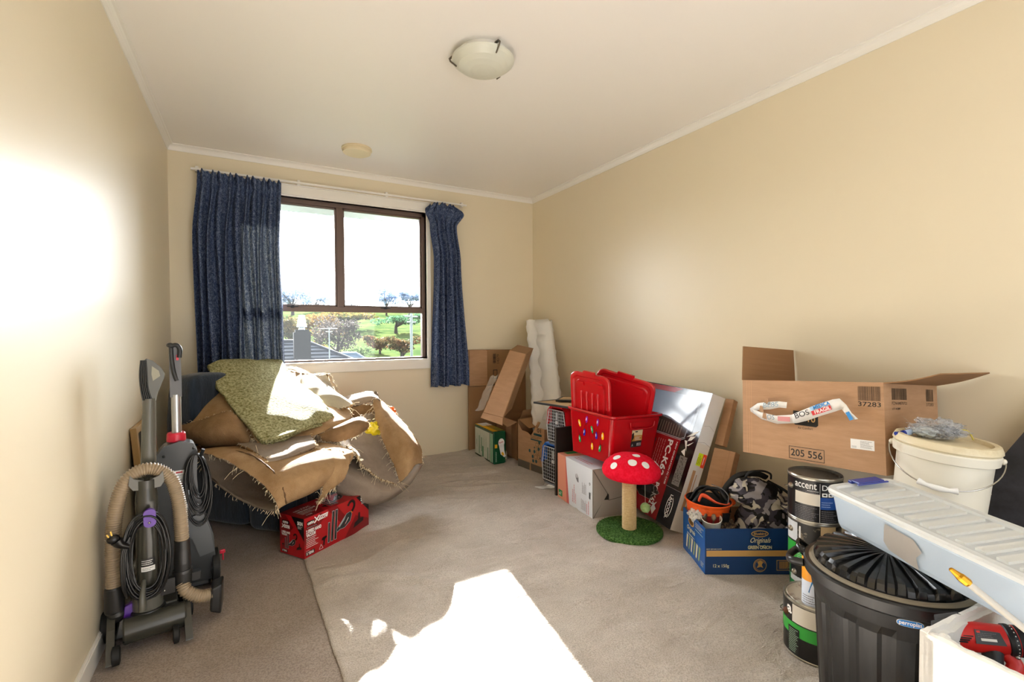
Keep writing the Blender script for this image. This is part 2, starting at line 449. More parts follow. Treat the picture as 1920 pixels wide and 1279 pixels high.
mb.bb(ax0 - 0.008, YB - 0.026, az1, ax1 + 0.006, YB, az1 + 0.008, WHITE)
wpart(mb, 'architrave', 0.003)
mb = MB()
mb.bb(WX0 - 0.02, YB - 0.016, 0.845, WX1 + 0.006, YB + 0.09, 0.862, WHITE); mb.bb(WX0, YB - 0.01, WZ1, WX1, YB + 0.05, WZ1 + 0.012, WHITE)
mb.bb(WX1, YB - 0.01, WZ0, WX1 + 0.005, YB + 0.05, WZ1, WHITE); mb.bb(WX0 - 0.01, YB - 0.01, WZ0, WX0, YB + 0.05, WZ1, WHITE)
wpart(mb, 'reveal')
fy0, fy1 = YB + 0.035, YB + 0.085
mb = MB()
mb.bb(WX0, fy0, WZ0, WX1, fy1, WZ0 + 0.016, BRONZE); mb.bb(WX0, fy0, WZ1 - 0.034, WX1, fy1, WZ1, BRONZE)
mb.bb(WX0, fy0, WZ0, WX0 + 0.03, fy1, WZ1, BRONZE); mb.bb(1.343, fy0, WZ0, WX1, fy1, WZ1, BRONZE)
wpart(mb, 'outer_frame')
mb = MB(); mb.bb(WX0 + 0.02, fy0 - 0.004, 1.262, 1.345, fy1, 1.305, BRONZE); wpart(mb, 'transom')
mb = MB(); mb.bb(0.632, fy0 + 0.002, 1.30, 0.680, fy1, WZ1 - 0.03, BRONZE); wpart(mb, 'mullion')
def sash(x0, x1, z0, z1):
    mb = MB(); t = 0.014
    mb.bb(x0, fy0 + 0.012, z0, x1, fy1 - 0.008, z0 + t, BRONZE); mb.bb(x0, fy0 + 0.012, z1 - t, x1, fy1 - 0.008, z1, BRONZE)
    mb.bb(x0, fy0 + 0.012, z0, x0 + t, fy1 - 0.008, z1, BRONZE); mb.bb(x1 - t, fy0 + 0.012, z0, x1, fy1 - 0.008, z1, BRONZE)
    s_ = wpart(mb, 'sash'); s_.parent = win
    g = MB(); g.bb(x0 + 0.008, fy0 + 0.028, z0 + 0.008, x1 - 0.008, fy0 + 0.032, z1 - 0.008, GLASS); p = wpart(g, 'pane', 0, s_)
sash(WX0 + 0.03, 0.632, 1.305, WZ1 - 0.034); sash(0.680, 1.343, 1.305, WZ1 - 0.034)
g = MB(); g.bb(WX0 + 0.02, fy0 + 0.028, WZ0 + 0.010, 1.350, fy0 + 0.032, 1.270, GLASS); wpart(g, 'pane', 0)
for lx in (0.30, 1.02):
    mb = MB(); mb.bb(lx - 0.04, fy0 - 0.012, 1.296, lx + 0.04, fy0, 1.306, BLACK); mb.bb(lx - 0.012, fy0 - 0.02, 1.290, lx + 0.012, fy0 - 0.004, 1.312, BLACK); wpart(mb, 'latch')

# curtain track above the window
mb = MB(); mb.bb(-0.335, 3.945, 2.232, 1.74, 3.962, 2.246, WHITE)
for bx in (-0.30, 0.35, 1.02, 1.70): mb.bb(bx - 0.01, 3.955, 2.225, bx + 0.01, 4.0, 2.262, WHITE)
tag(mb.build('curtain_rail', bevel=0.001), 'thin white curtain track running above the window', 'curtain rail')

def curtain_mat():
    m = bpy.data.materials.new('blue mottled curtain cloth'); m.use_nodes = True; nt = m.node_tree; N = nt.nodes; L = nt.links
    b = N['Principled BSDF']; b.inputs['Roughness'].default_value = 0.85; b.inputs['Specular IOR Level'].default_value = 0.2
    tc = N.new('ShaderNodeTexCoord'); mp = N.new('ShaderNodeMapping'); mp.inputs['Scale'].default_value = (1.6, 1, 0.8)
    L.new(tc.outputs['UV'], mp.inputs[0])
    n = N.new('ShaderNodeTexNoise'); n.inputs['Scale'].default_value = 75; n.inputs['Detail'].default_value = 4; n.inputs['Distortion'].default_value = 1.6
    L.new(mp.outputs[0], n.inputs[0])
    r = N.new('ShaderNodeValToRGB'); e = r.color_ramp.elements
    e[0].position = 0.42; e[0].color = C('#2f3c5c'); e[1].position = 0.62; e[1].color = C('#7886a4')
    k = e.new(0.52); k.color = C('#495879')
    L.new(n.outputs[0], r.inputs[0]); L.new(r.outputs[0], b.inputs['Base Color'])
    r2 = N.new('ShaderNodeValToRGB'); r2.color_ramp.elements[0].position = 0.40; r2.color_ramp.elements[0].color = C('#5d7187'); r2.color_ramp.elements[1].position = 0.62; r2.color_ramp.elements[1].color = C('#c9c6b6')
    L.new(n.outputs[0], r2.inputs[0])
    t = N.new('ShaderNodeBsdfTranslucent'); L.new(r2.outputs[0], t.inputs[0])
    mx = N.new('ShaderNodeMixShader'); mx.inputs[0].default_value = 0.13
    L.new(b.outputs[0], mx.inputs[1]); L.new(t.outputs[0], mx.inputs[2]); L.new(mx.outputs[0], N['Material Output'].inputs[0])
    return m
CURT = curtain_mat()
def curtain(name, label, xl, xr, ztop, zbot, folds, seed, amp):
    """xl/xr(t): edges going down; pinch-pleated head"""
    NXc, NZc = folds * 14, 80; vs = []; fs = []; uv = []
    r = random.Random(seed); ph = [r.uniform(-0.3, 0.3) for _ in range(folds + 2)]; am = [r.uniform(0.6, 1.25) for _ in range(folds + 2)]
    W_ = xr(0.5) - xl(0.5)
    for j in range(NZc + 1):
        t = j / NZc; t = t ** 1.25
        for i in range(NXc + 1):
            s = i / NXc; q = s * folds; k = int(min(q, folds - 1e-6)); fr = q - k
            a = am[k] * (1 - fr) + am[k + 1] * fr
            hd = math.exp(-((t - 0.055) / 0.03) ** 2)         # stitched pinch line
            x = xl(t) + (xr(t) - xl(t)) * s + 0.010 * math.sin(2 * math.pi * q * 0.5 + t * 5 + seed) * (1 - hd) * min(1, s * 6, (1 - s) * 6)
            A = amp * a * (0.75 + 0.35 * t) * (1 - 0.55 * hd)
            sw = math.sin(2 * math.pi * (q + ph[k] * (1 - fr) * t + ph[k + 1] * fr * t))
            y = 3.918 + A * (0.85 * math.copysign(abs(sw) ** 0.75, sw) + 0.18 * math.sin(2 * math.pi * q * 2 + 1.3 + t * 2)) - (0.012 if t < 0.05 else 0)
            zt = ztop(s) + (0.010 * math.sin(2 * math.pi * q * 2) if True else 0)
            z = zt + (zbot + 0.006 * math.sin(q * 3 + seed) - zt) * t
            vs.append((x, y, z)); uv.append((s * folds * 0.11, t * 1.5))
    for j in range(NZc):
        for i in range(NXc): a = j * (NXc + 1) + i; fs.append((a, a + 1, a + NXc + 2, a + NXc + 1))
    mb = MB(); mb.add(vs, fs, CURT, True); o = mb.build(name)
    me = o.data; ul = me.uv_layers.new(name='cloth')
    for lp in me.loops: ul.data[lp.index].uv = uv[lp.vertex_index]
    sm = o.modifiers.new('thickness', 'SOLIDIFY'); sm.thickness = 0.0016
    tag(o, label, 'curtain', 'blue curtains at the window')
    return o
def lerp_k(keys):
    def f(t):
        for (a, x), (b, y) in zip(keys, keys[1:]):
            if t <= b:
                k = (t - a) / (b - a); k = k * k * (3 - 2 * k); return x + (y - x) * k
        return keys[-1][1]
    return f
curtain('curtain', 'wide blue mottled curtain hanging left of the window above the carpet pile', lerp_k([(0, -0.295), (0.3, -0.33), (1, -0.31)]),
        lerp_k([(0, 0.226), (0.3, 0.212), (0.7, 0.228), (1, 0.24)]), lambda s: 2.222 - 0.01 * s, 0.66, 10, 3, 0.052)
curtain('curtain', 'narrow blue mottled curtain gathered at the right side of the window', lerp_k([(0, 1.385), (0.035, 1.335), (0.11, 1.385), (0.3, 1.42), (1, 1.385)]),
        lerp_k([(0, 1.60), (0.035, 1.695), (0.11, 1.625), (0.3, 1.66), (1, 1.725)]), lambda s: 2.215 - 0.03 * abs(s - 0.5), 0.615, 6, 5, 0.046)

# ------------------------------------------------------------------ ceiling fittings
FROST = mat('frosted pale green glass', '#c9cbbf', 0.35, spec=0.6)
t = thing('ceiling_light', 'round frosted glass ceiling light held by three metal clips', 'ceiling light', (0.975, 2.01, H))
mb = MB(); mb.lathe([(0.0001, 0), (0.115, 0), (0.12, -0.02), (0.11, -0.03)], WHITE, 40); mb.build('base_plate', t)
mb = MB(); rr = 0.146
mb.lathe([(0.0001, -0.088), (0.03, -0.087), (0.06, -0.083), (0.09, -0.074), (0.115, -0.062), (0.135, -0.047), (0.144, -0.038), (rr, -0.032), (rr - 0.004, -0.029), (0.135, -0.036), (0.1, -0.06), (0.0001, -0.08)], FROST, 56, cap=False); mb.build('glass_dome', t)
for ang in (152, 32, 272):
    a = math.radians(ang); Q = Matrix.Rotation(a, 4, 'Z'); mb = MB(); mb.X = Q
    mb.tube([(0.118, 0, -0.012), (0.145, 0, -0.016), (0.157, 0, -0.026), (0.153, 0, -0.037), (0.125, 0, -0.060)], lambda s: 0.0062 - 0.003 * s, mat('dull clip metal', '#6b6459', 0.35, metal=0.9), 8)
    mb.build('clip', t)
CREAM = mat('aged cream plastic', '#dccfae', 0.5)
t = thing('smoke_detector', 'flat round cream smoke detector on the ceiling near the window', 'smoke detector', (0.688, 3.475, H))
mb = MB(); mb.lathe([(0.102, 0), (0.104, -0.012), (0.098, -0.014), (0.096, -0.016)], CREAM, 40); mb.build('base_plate', t)
mb = MB(); mb.lathe([(0.094, -0.016), (0.097, -0.019), (0.095, -0.032), (0.085, -0.037), (0.0001, -0.038)], CREAM, 40, cap=False); mb.build('cover', t)
# ------------------------------------------------------------------ boxes along the right wall
RED = mat('red print', '#b5101c', 0.4); MAROON = mat('dark red print', '#6e0d14', 0.45)
YEL = mat('yellow print', '#e8b21c', 0.5); ORG = mat('orange print', '#d9701e', 0.5)
GRN = mat('green print', '#1f8a4c', 0.5); TEAL = mat('dark teal print', '#16474c', 0.6)
TANP = mat('tan print', '#c39a62', 0.55)

def carton(t, sx, sy, sz, m, m_in, th=0.004, name='body', prints=None, bottom=True):
    """open-topped carton walls + bottom as one mesh; prints(mb, faces) adds what is printed on it"""
    mb = MB(); x, y = sx / 2, sy / 2
    mb.bb(-x, -y, 0, x, -y + th, sz, m); mb.bb(-x, y - th, 0, x, y, sz, m)
    mb.bb(-x, -y + th, 0, -x + th, y - th, sz, m); mb.bb(x - th, -y + th, 0, x, y - th, sz, m)
    mb.bb(-x + th, -y + th, 0, x - th, y - th, th, m_in)
    if prints: prints(mb, faces(sx, sy, sz))
    return mb.build(name, t, bevel=0.0012, seg=1)
def solid(t, sx, sy, sz, m, name='body', prints=None, bevel=0.003):
    mb = MB(); mb.bb(-sx / 2, -sy / 2, 0, sx / 2, sy / 2, sz, m)
    if prints: prints(mb, faces(sx, sy, sz))
    return mb.build(name, t, bevel=bevel)
def flap(t, pts, m, m2, th=0.004, name='flap', bend=0):
    """a cardboard flap from 4 corner points (hinge a,b then c,d), outer colour m, inner m2"""
    a, b, c, d = [Vector(p) for p in pts]; n = (b - a).cross(d - a).normalized() * th
    mb = MB(); N_ = 6; vs = []
    for k in range(N_ + 1):
        q = k / N_; s = n.normalized() * bend * math.sin(q * math.pi)
        l = a.lerp(d, q) + s; r = b.lerp(c, q) + s; vs += [l, r, r + n, l + n]
    for k in range(N_):
        o = k * 4
        mb.add([vs[o], vs[o + 1], vs[o + 5], vs[o + 4]], [(0, 3, 2, 1)], m); mb.add([vs[o + 3], vs[o + 2], vs[o + 6], vs[o + 7]], [(0, 1, 2, 3)], m2)
        mb.add([vs[o], vs[o + 3], vs[o + 7], vs[o + 4]], [(0, 1, 2, 3)], m); mb.add([vs[o + 1], vs[o + 5], vs[o + 6], vs[o + 2]], [(0, 1, 2, 3)], m)
    mb.add(vs[:4], [(0, 1, 2, 3)], m); mb.add(vs[-4:], [(0, 3, 2, 1)], m)
    return mb.build(name, t)

# --- large open cardboard box resting on the paint tins
D = (0.582, 0.410, 0.338); P = (2.239, 1.116, 0.702, -1.608, -0.079, -0.076)
t = thing('cardboard_box', 'large open brown cardboard box printed 205 556, on paint tins by the right wall', 'box', pose(P[:3], P[3], P[4], P[5], D), P[3], P[4], P[5])
def pr(mb, f):
    F = f['F']
    mb.bars(F, 0.496, 0.268, 0.572, 0.322, INKB, 1, 4); mb.text(F, '37283', 0.496, 0.247, 0.024, INK, 1, w=0.076, bold=0.008)
    mb.ring(F, 0.222, 0.008, 0.368, 0.060, 0.0022, INK); mb.text(F, '205 556', 0.230, 0.021, 0.04, INK, 1, w=0.130, bold=0.012)
    pts = [(0.243, 0.16)] + [(0.25, 0.152), (0.338, 0.149), (0.346, 0.156), (0.346, 0.205), (0.243, 0.212)]
    mb.poly(F, pts, INK, 1); mb.text(F, '10', 0.305, 0.168, 0.035, TANP, 2, w=0.03, bold=0.01); mb.text(F, 'S', 0.262, 0.170, 0.035, TANP, 2, w=0.02)
    mb.text(F, 'Air Comfort', 0.262, 0.136, 0.014, INK, 1, w=0.062)
    for x in (0.022, 0.034, 0.045): mb.rect(F, x, 0.004, x + 0.0012, 0.334, mat('crease in cardboard', '#c89c73', 0.7), 1)
    Rr = f['R']
    mb.bars(Rr, 0.055, 0.275, 0.165, 0.318, INKB, 1, 6); mb.text(Rr, 'PZN-04870723', 0.055, 0.257, 0.016, INKB, 1, w=0.11)
    mb.text(Rr, 'LOT 44.2897', 0.055, 0.238, 0.011, INKB, 1, w=0.06, bold=0.01)
    mb.bars(Rr, 0.315, 0.27, 0.375, 0.318, INKB, 1, 8); mb.text(Rr, '37283', 0.315, 0.252, 0.018, INKB, 1, w=0.06)
carton(t, *D, CARD, CARDD, prints=pr)
x, y, z = D[0] / 2, D[1] / 2, D[2]
flap(t, [(-x, y, z), (-x, -y, z), (-x - 0.02, -y + 0.035, z + 0.165), (-x + 0.00, y - 0.01, z + 0.165)], CARDD, CARDD)
flap(t, [(x, -y, z), (x, y, z), (x + 0.155, y + 0.02, z + 0.052), (x + 0.155, -y + 0.03, z + 0.035)], CARDD, CARDD, bend=0.006)
flap(t, [(x - 0.01, -y + 0.006, z), (-x + 0.01, -y + 0.006, z), (-x + 0.02, -y + 0.05, z - 0.15), (x - 0.02, -y + 0.05, z - 0.15)], CARDD, CARDD)
flap(t, [(-x + 0.01, y - 0.006, z), (x - 0.01, y - 0.006, z), (x - 0.02, y - 0.05, z - 0.15), (-x + 0.02, y - 0.05, z - 0.15)], CARDD, CARDD)
F = faces(*D)['F']
mb = MB(); mb.rect(F, 0.466, 0.083, 0.547, 0.120, PAPER, 2); mb.scrib(F, 0.50, 0.088, 0.542, 0.116, 6, GREYINK, 3)
mb.scrib(F, 0.47, 0.086, 0.49, 0.095, 2, GREYINK, 3, 9); o = mb.build('address_label', t); o['label'] = 'small white address sticker'
# peeled parcel tape
TAPE = mat('white parcel tape', '#e9e7e2', 0.35); TBLUE = mat('blue tape print', '#3f8fd2', 0.4); TRED = mat('red tape print', '#c93a3e', 0.4)
def ribbon(mb, F, path, w, m):
    """path of (x, y, height, halfwidth-dir angle)"""
    vs = []
    for (x_, y_, h, a, ww) in path:
        c, s = math.cos(a) * ww * w / 2, math.sin(a) * ww * w / 2
        vs += [F.p(x_ - c, y_ - s, h - 0.004 * ww), F.p(x_ + c, y_ + s, h + 0.004)]
    fs = [(2 * k, 2 * k + 2, 2 * k + 3, 2 * k + 1) for k in range(len(path) - 1)]
    mb.add(vs, fs, m, True)
mb = MB()
up = math.pi / 2
ribbon(mb, F, [(0.045, 0.200, 0.004, up, 0.5), (0.10, 0.178, 0.012, up, 0.9), (0.18, 0.166, 0.020, up, 1), (0.27, 0.178, 0.024, up, 1), (0.30, 0.184, 0.026, up + 0.1, 0.8)], 0.036, TAPE)
ribbon(mb, F, [(0.045, 0.198, 0.006, up, 0.5), (0.09, 0.218, 0.015, up, 0.9), (0.15, 0.226, 0.022, up, 1), (0.20, 0.234, 0.028, up - 0.1, 0.8), (0.235, 0.233, 0.032, up - 0.3, 0.8)], 0.034, TAPE)
ribbon(mb, F, [(0.255, 0.176, 0.026, up, 0.8), (0.31, 0.196, 0.030, up + .15, 1), (0.37, 0.222, 0.034, up + .2, 1), (0.43, 0.245, 0.036, up + .2, 1), (0.455, 0.252, 0.040, up + .1, 0.9), (0.470, 0.240, 0.046, up - 0.8, 0.6), (0.485, 0.215, 0.042, up - 1.1, 0.5), (0.503, 0.196, 0.036, up - 1.3, 0.5)], 0.046, TAPE)
K = Frame(F.p(0.255, 0.160, 0.028), F.u * 1.0 + F.v * 0.40, F.v - F.u * 0.40)
mb.text(K, 'BOS', 0.028, 0.010, 0.03, INK, 20, w=0.062); mb.rect(K, 0.100, 0.001, 0.180, 0.019, TRED, 22); mb.text(K, 'FRAGIL', 0.112, 0.004, 0.02, TAPE, 23, w=0.066, bold=0.02)
mb.rect(K, 0.100, 0.020, 0.112, 0.036, mat('pale blue tape print', '#9cc4e8', 0.4), 22); mb.text(K, 'MEDICA', 0.114, 0.022, 0.022, TBLUE, 22, w=0.068, bold=0.03)
K = Frame(F.p(0.115, 0.158, 0.018), F.u * 1.0 + F.v * 0.03, F.v); mb.text(K, 'BOS', 0.01, 0.006, 0.03, mat('faded blue tape print', '#8ea6b5', 0.5), 18, w=0.05)
mb.rect(K, 0.075, 0.002, 0.13, 0.022, mat('faded red tape print', '#cf8c8c', 0.5), 17)
K = Frame(F.p(0.13, 0.214, 0.026), F.u * 1.0 + F.v * 0.13, F.v); mb.text(K, 'BE85', 0.0, 0.002, 0.03, mat('faded blue tape print', '#8ea6b5', 0.5), 20, w=0.07)
K = Frame(F.p(0.480, 0.222, 0.046), Vector(F.v) * -1 + F.u * 0.5, F.u + F.v * 0.5); mb.rect(K, 0, -0.006, 0.032, 0.008, TBLUE, 3)
for a, b in ((0.105, 0.2), (0.12, 0.17), (0.13, 0.235)): mb.poly(F, [(a, b), (a + 0.022, b - 0.006), (a + 0.018, b + 0.02), (a + 0.005, b + 0.024)], CARD, 60)
o = mb.build('peeled_tape', t); o['label'] = 'torn strip of white printed parcel tape'; sm = o.modifiers.new('th', 'SOLIDIFY'); sm.thickness = 0.0006

# --- tall shallow carton leaning on the wall (PC-K62)
D = (0.763, 0.09, 0.772); P = (2.209, 2.115, 0.379, -1.767, -0.36, 0.005)
CASEB = mat('glossy black printed board', '#0c0c0f', 0.16, spec=0.6); CASER = mat('glossy dark red printed board', '#8c0f16', 0.16, spec=0.6)
CASEG = mat('glossy grey blue printed board', '#4b5563', 0.14, spec=0.7, var=(7, '#20252e', 0.4, 0.75))
CASEW = mat('scuffed white carton side', '#cfccc8', 0.3, bump=(30, 0.3, 0.003)); SILV = mat('pale glossy print', '#a9b2bd', 0.15)
FINK = mat('faint pink print', '#c58c88', 0.4)
t = thing('computer_case_box', 'tall black and red glossy carton printed PC-K62, leaning against the right wall', 'box', pose(P[:3], P[3], P[4], P[5], D), P[3], P[4], P[5])
def pr(mb, f):
    F = f['F']; a, b, c = 0.61, 0.10, 0.805
    F.kx = 0.763 / 0.61; F.ky = 0.772 / 0.805
    mb.rect(F, 0, 0, a, c, CASEB, 1)
    mb.rect(F, 0.0, 0.0, 0.075, c, CASEB, 2)
    mb.rect(F, 0.075, 0.0, 0.505, 0.515, CASER, 2)
    mb.poly(F, [(0.11, 0.515), (0.11, 0.80), (0.56, 0.80), (0.56, 0.56), (0.52, 0.53)], CASEG, 2)
    mb.poly(F, [(0.13, 0.545), (0.13, 0.72), (0.175, 0.765), (0.53, 0.765), (0.545, 0.74), (0.535, 0.545)], mat('glossy pale blue printed board', '#77859a', 0.12, spec=0.7), 3)
    mb.poly(F, [(0.14, 0.765), (0.14, 0.80), (0.42, 0.80), (0.36, 0.768)], CASER, 3)
    for k in range(5): mb.ring(F, 0.035, 0.58 + k * 0.042, 0.085, 0.61 + k * 0.042, 0.004, SILV, 3)
    # grille in the red panel
    pts = [(0.16, 0.50), (0.50, 0.50), (0.525, 0.515), (0.525, 0.56), (0.48, 0.575), (0.40, 0.595), (0.30, 0.605), (0.2, 0.60), (0.16, 0.59)]
    mb.poly(F, pts, mat('dark grille print', '#3a3433', 0.25), 4); mb.line(F, pts[:4], 0.004, SILV, 5); mb.line(F, [(0.16, 0.492), (0.505, 0.492), (0.53, 0.51)], 0.003, SILV, 5)
    for k in range(17): mb.rect(F, 0.18 + k * 0.019, 0.508, 0.184 + k * 0.019, 0.583 - abs(k - 6) * 0.0012, mat('grille highlight print', '#8d8177', 0.25), 5)
    def run(s, x_, y0, L, h, m_, bold=0.0, lay=4):
        K = Frame(F.p(x_, y0), -F.v, F.u); mb.text(K, s, 0, 0, h, m_, lay, w=L, bold=bold)
    run('PC-K62', 0.425, 0.475, 0.215, 0.062, PAPER, 0.03); run('PC-K62', 0.425, 0.205, 0.13, 0.058, PAPER, 0.03)
    run('NEW GENERATION PC CASE', 0.484, 0.475, 0.250, 0.016, PAPER, 0.01); run('BLACK', 0.432, 0.062, 0.055, 0.024, PAPER, 0.02)
    for x_, L_ in ((0.400, 0.22), (0.383, 0.25), (0.366, 0.19), (0.350, 0.16)):
        K = Frame(F.p(x_, 0.465), -F.v, F.u); mb.scrib(K, 0, 0, L_, 0.011, 1, FINK, 4, int(L_ * 999))
    mb.poly(F, [(0.245, 0.395), (0.245, 0.47), (0.335, 0.455), (0.335, 0.36), (0.32, 0.345), (0.26, 0.35)], INK, 4); mb.ell(F, 0.285, 0.43, 0.022, 0.026, GREYINK, 5); mb.ell(F, 0.28, 0.375, 0.02, 0.018, GREYINK, 5)
    px = [(0.29, 0.12), (0.33, 0.18), (0.44, 0.18), (0.475, 0.15), (0.42, 0.09), (0.34, 0.085)]
    mb.poly(F, px, INK, 4); mb.line(F, px + px[:1], 0.002, FINK, 5); mb.poly(F, [(0.34, 0.12), (0.42, 0.125), (0.41, 0.165), (0.35, 0.16)], mat('charcoal print', '#2b2b30', 0.4), 5)
    mb.poly(F, [(0.47, 0.02), (0.485, 0.06), (0.47, 0.075), (0.48, 0.1), (0.458, 0.08), (0.45, 0.05)], PAPER, 6)
    # black strip at the right: signature mark, texture block, oval logo
    for pts in ([(0.53, 0.50), (0.56, 0.44), (0.548, 0.50)], [(0.545, 0.47), (0.59, 0.505), (0.565, 0.475)], [(0.535, 0.52), (0.575, 0.54), (0.603, 0.575), (0.57, 0.555)], [(0.55, 0.50), (0.56, 0.53), (0.592, 0.54), (0.572, 0.51)], [(0.53, 0.43), (0.55, 0.455), (0.556, 0.43), (0.561, 0.41)]):
        mb.poly(F, pts, PAPER, 3)
    r = random.Random(5); G1 = mat('grey block print', '#7c7a78', 0.4)
    mb.rect(F, 0.532, 0.235, 0.582, 0.408, G1, 3)
    for k in range(150):
        x_, y_ = r.uniform(0.534, 0.576), r.uniform(0.238, 0.402); mb.rect(F, x_, y_, x_ + r.uniform(.002, .006), y_ + r.uniform(.001, .004), INK, 4)
    K = Frame(F.p(0.552, 0.185), -F.v, F.u)
    mb.arc(K, 0.072, 0.012, 0.062, 0.004, 0, 360, PAPER, 3, 28, ry=0.026); mb.rect(K, 0.004, 0.001, 0.14, 0.024, CASEB, 4); mb.text(K, 'LANCOOL', 0.006, 0.001, 0.03, PAPER, 5, w=0.132, bold=0.02)
    mb.rect(F, 0.50, 0.212, 0.61, 0.215, GREYINK, 3)
    K = Frame(F.p(0.035, 0.30), -F.v, F.u); mb.text(K, 'NEW GENERATION PC CASE', 0, 0, 0.018, PAPER, 3, w=0.27, bold=0.01)
    Rr = f['R']; Rr.kx = 0.9; Rr.ky = 0.772 / 0.817; mb.rect(Rr, 0, 0, 0.10, 0.817, CASEW, 1)
    mb.rect(Rr, 0.030, 0.12, 0.052, 0.36, mat('kraft stripe on carton side', '#a9825f', 0.6), 2); mb.rect(Rr, 0.062, 0.12, 0.068, 0.34, mat('kraft stripe on carton side', '#a9825f', 0.6), 2)
    mb.rect(Rr, 0.0, 0.52, 0.10, 0.815, mat('glossy white tape over carton side', '#dde0e4', 0.08, bump=(25, 0.8, 0.004)), 2)
    mb.line(Rr, [(0.0, 0.52), (0.05, 0.53), (0.1, 0.515)], 0.0015, GREYINK, 3); mb.line(Rr, [(0.01, 0.62), (0.05, 0.63), (0.09, 0.61)], 0.001, GREYINK, 3)
solid(t, *D, CASEW, prints=pr)
F = faces(*D)['R']; F.kx = 0.9; mb = MB()
mb.rect(F, 0.034, 0.37, 0.070, 0.440, mat('fluorescent yellow label', '#cfe01c', 0.5), 3); mb.rect(F, 0.070, 0.365, 0.098, 0.440, mat('orange red label', '#e5482a', 0.5), 3)
K = Frame(F.p(0.066, 0.378), F.v, -F.u); mb.scrib(K, 0, 0.002, 0.054, 0.030, 3, INK, 4, 2)
K = Frame(F.p(0.094, 0.378), F.v, -F.u); mb.scrib(K, 0.004, 0.004, 0.05, 0.02, 1, PAPER, 4, 3)
o = mb.build('shipping_label', t); o['label'] = 'yellow and red shipping label'

# two kraft cartons squeezed between it and the wall
for (u, v, d, sx, sy_, sz, lab) in ((1376, 749, 2.66, 0.050, 0.045, 0.27, 'narrow brown carton wedged high behind the black and red carton'), (1379, 848, 2.52, 0.125, 0.05, 0.44, 'small brown carton with dark symbols, leaning beside the black and red carton')):
    Q = Matrix.Rotation(-1.494, 3, 'Z') @ Matrix.Rotation(-0.40, 3, 'X')
    corner_ = W(u, v, d); o_ = corner_ - Q @ Vector((sx / 2, -sy_ / 2, sz))
    t = thing('kraft_carton', lab, 'box', o_, -1.494, -0.40, group=None)
    def pr(mb, f):
        if sz > 0.3:
            F = f['F']
            for k in (0, 1): mb.rect(F, 0.0, 0.19 + k * 0.02, 0.075, 0.192 + k * 0.02, INKB)
            for (x_, y_) in ((0.082, 0.225), (0.110, 0.215)): mb.arc(F, x_, y_, 0.009, 0.003, -60, 250, INK); mb.ell(F, x_, y_, 0.003, 0.003, INK)
            mb.arc(F, 0.105, 0.18, 0.014, 0.0025, 0, 360, INK); mb.text(F, 'e', 0.098, 0.172, 0.02, INK)
            mb.rect(F, 0.093, 0.10, 0.0945, sz, CARDD)
    solid(t, sx, sy_, sz, CARD, prints=pr)

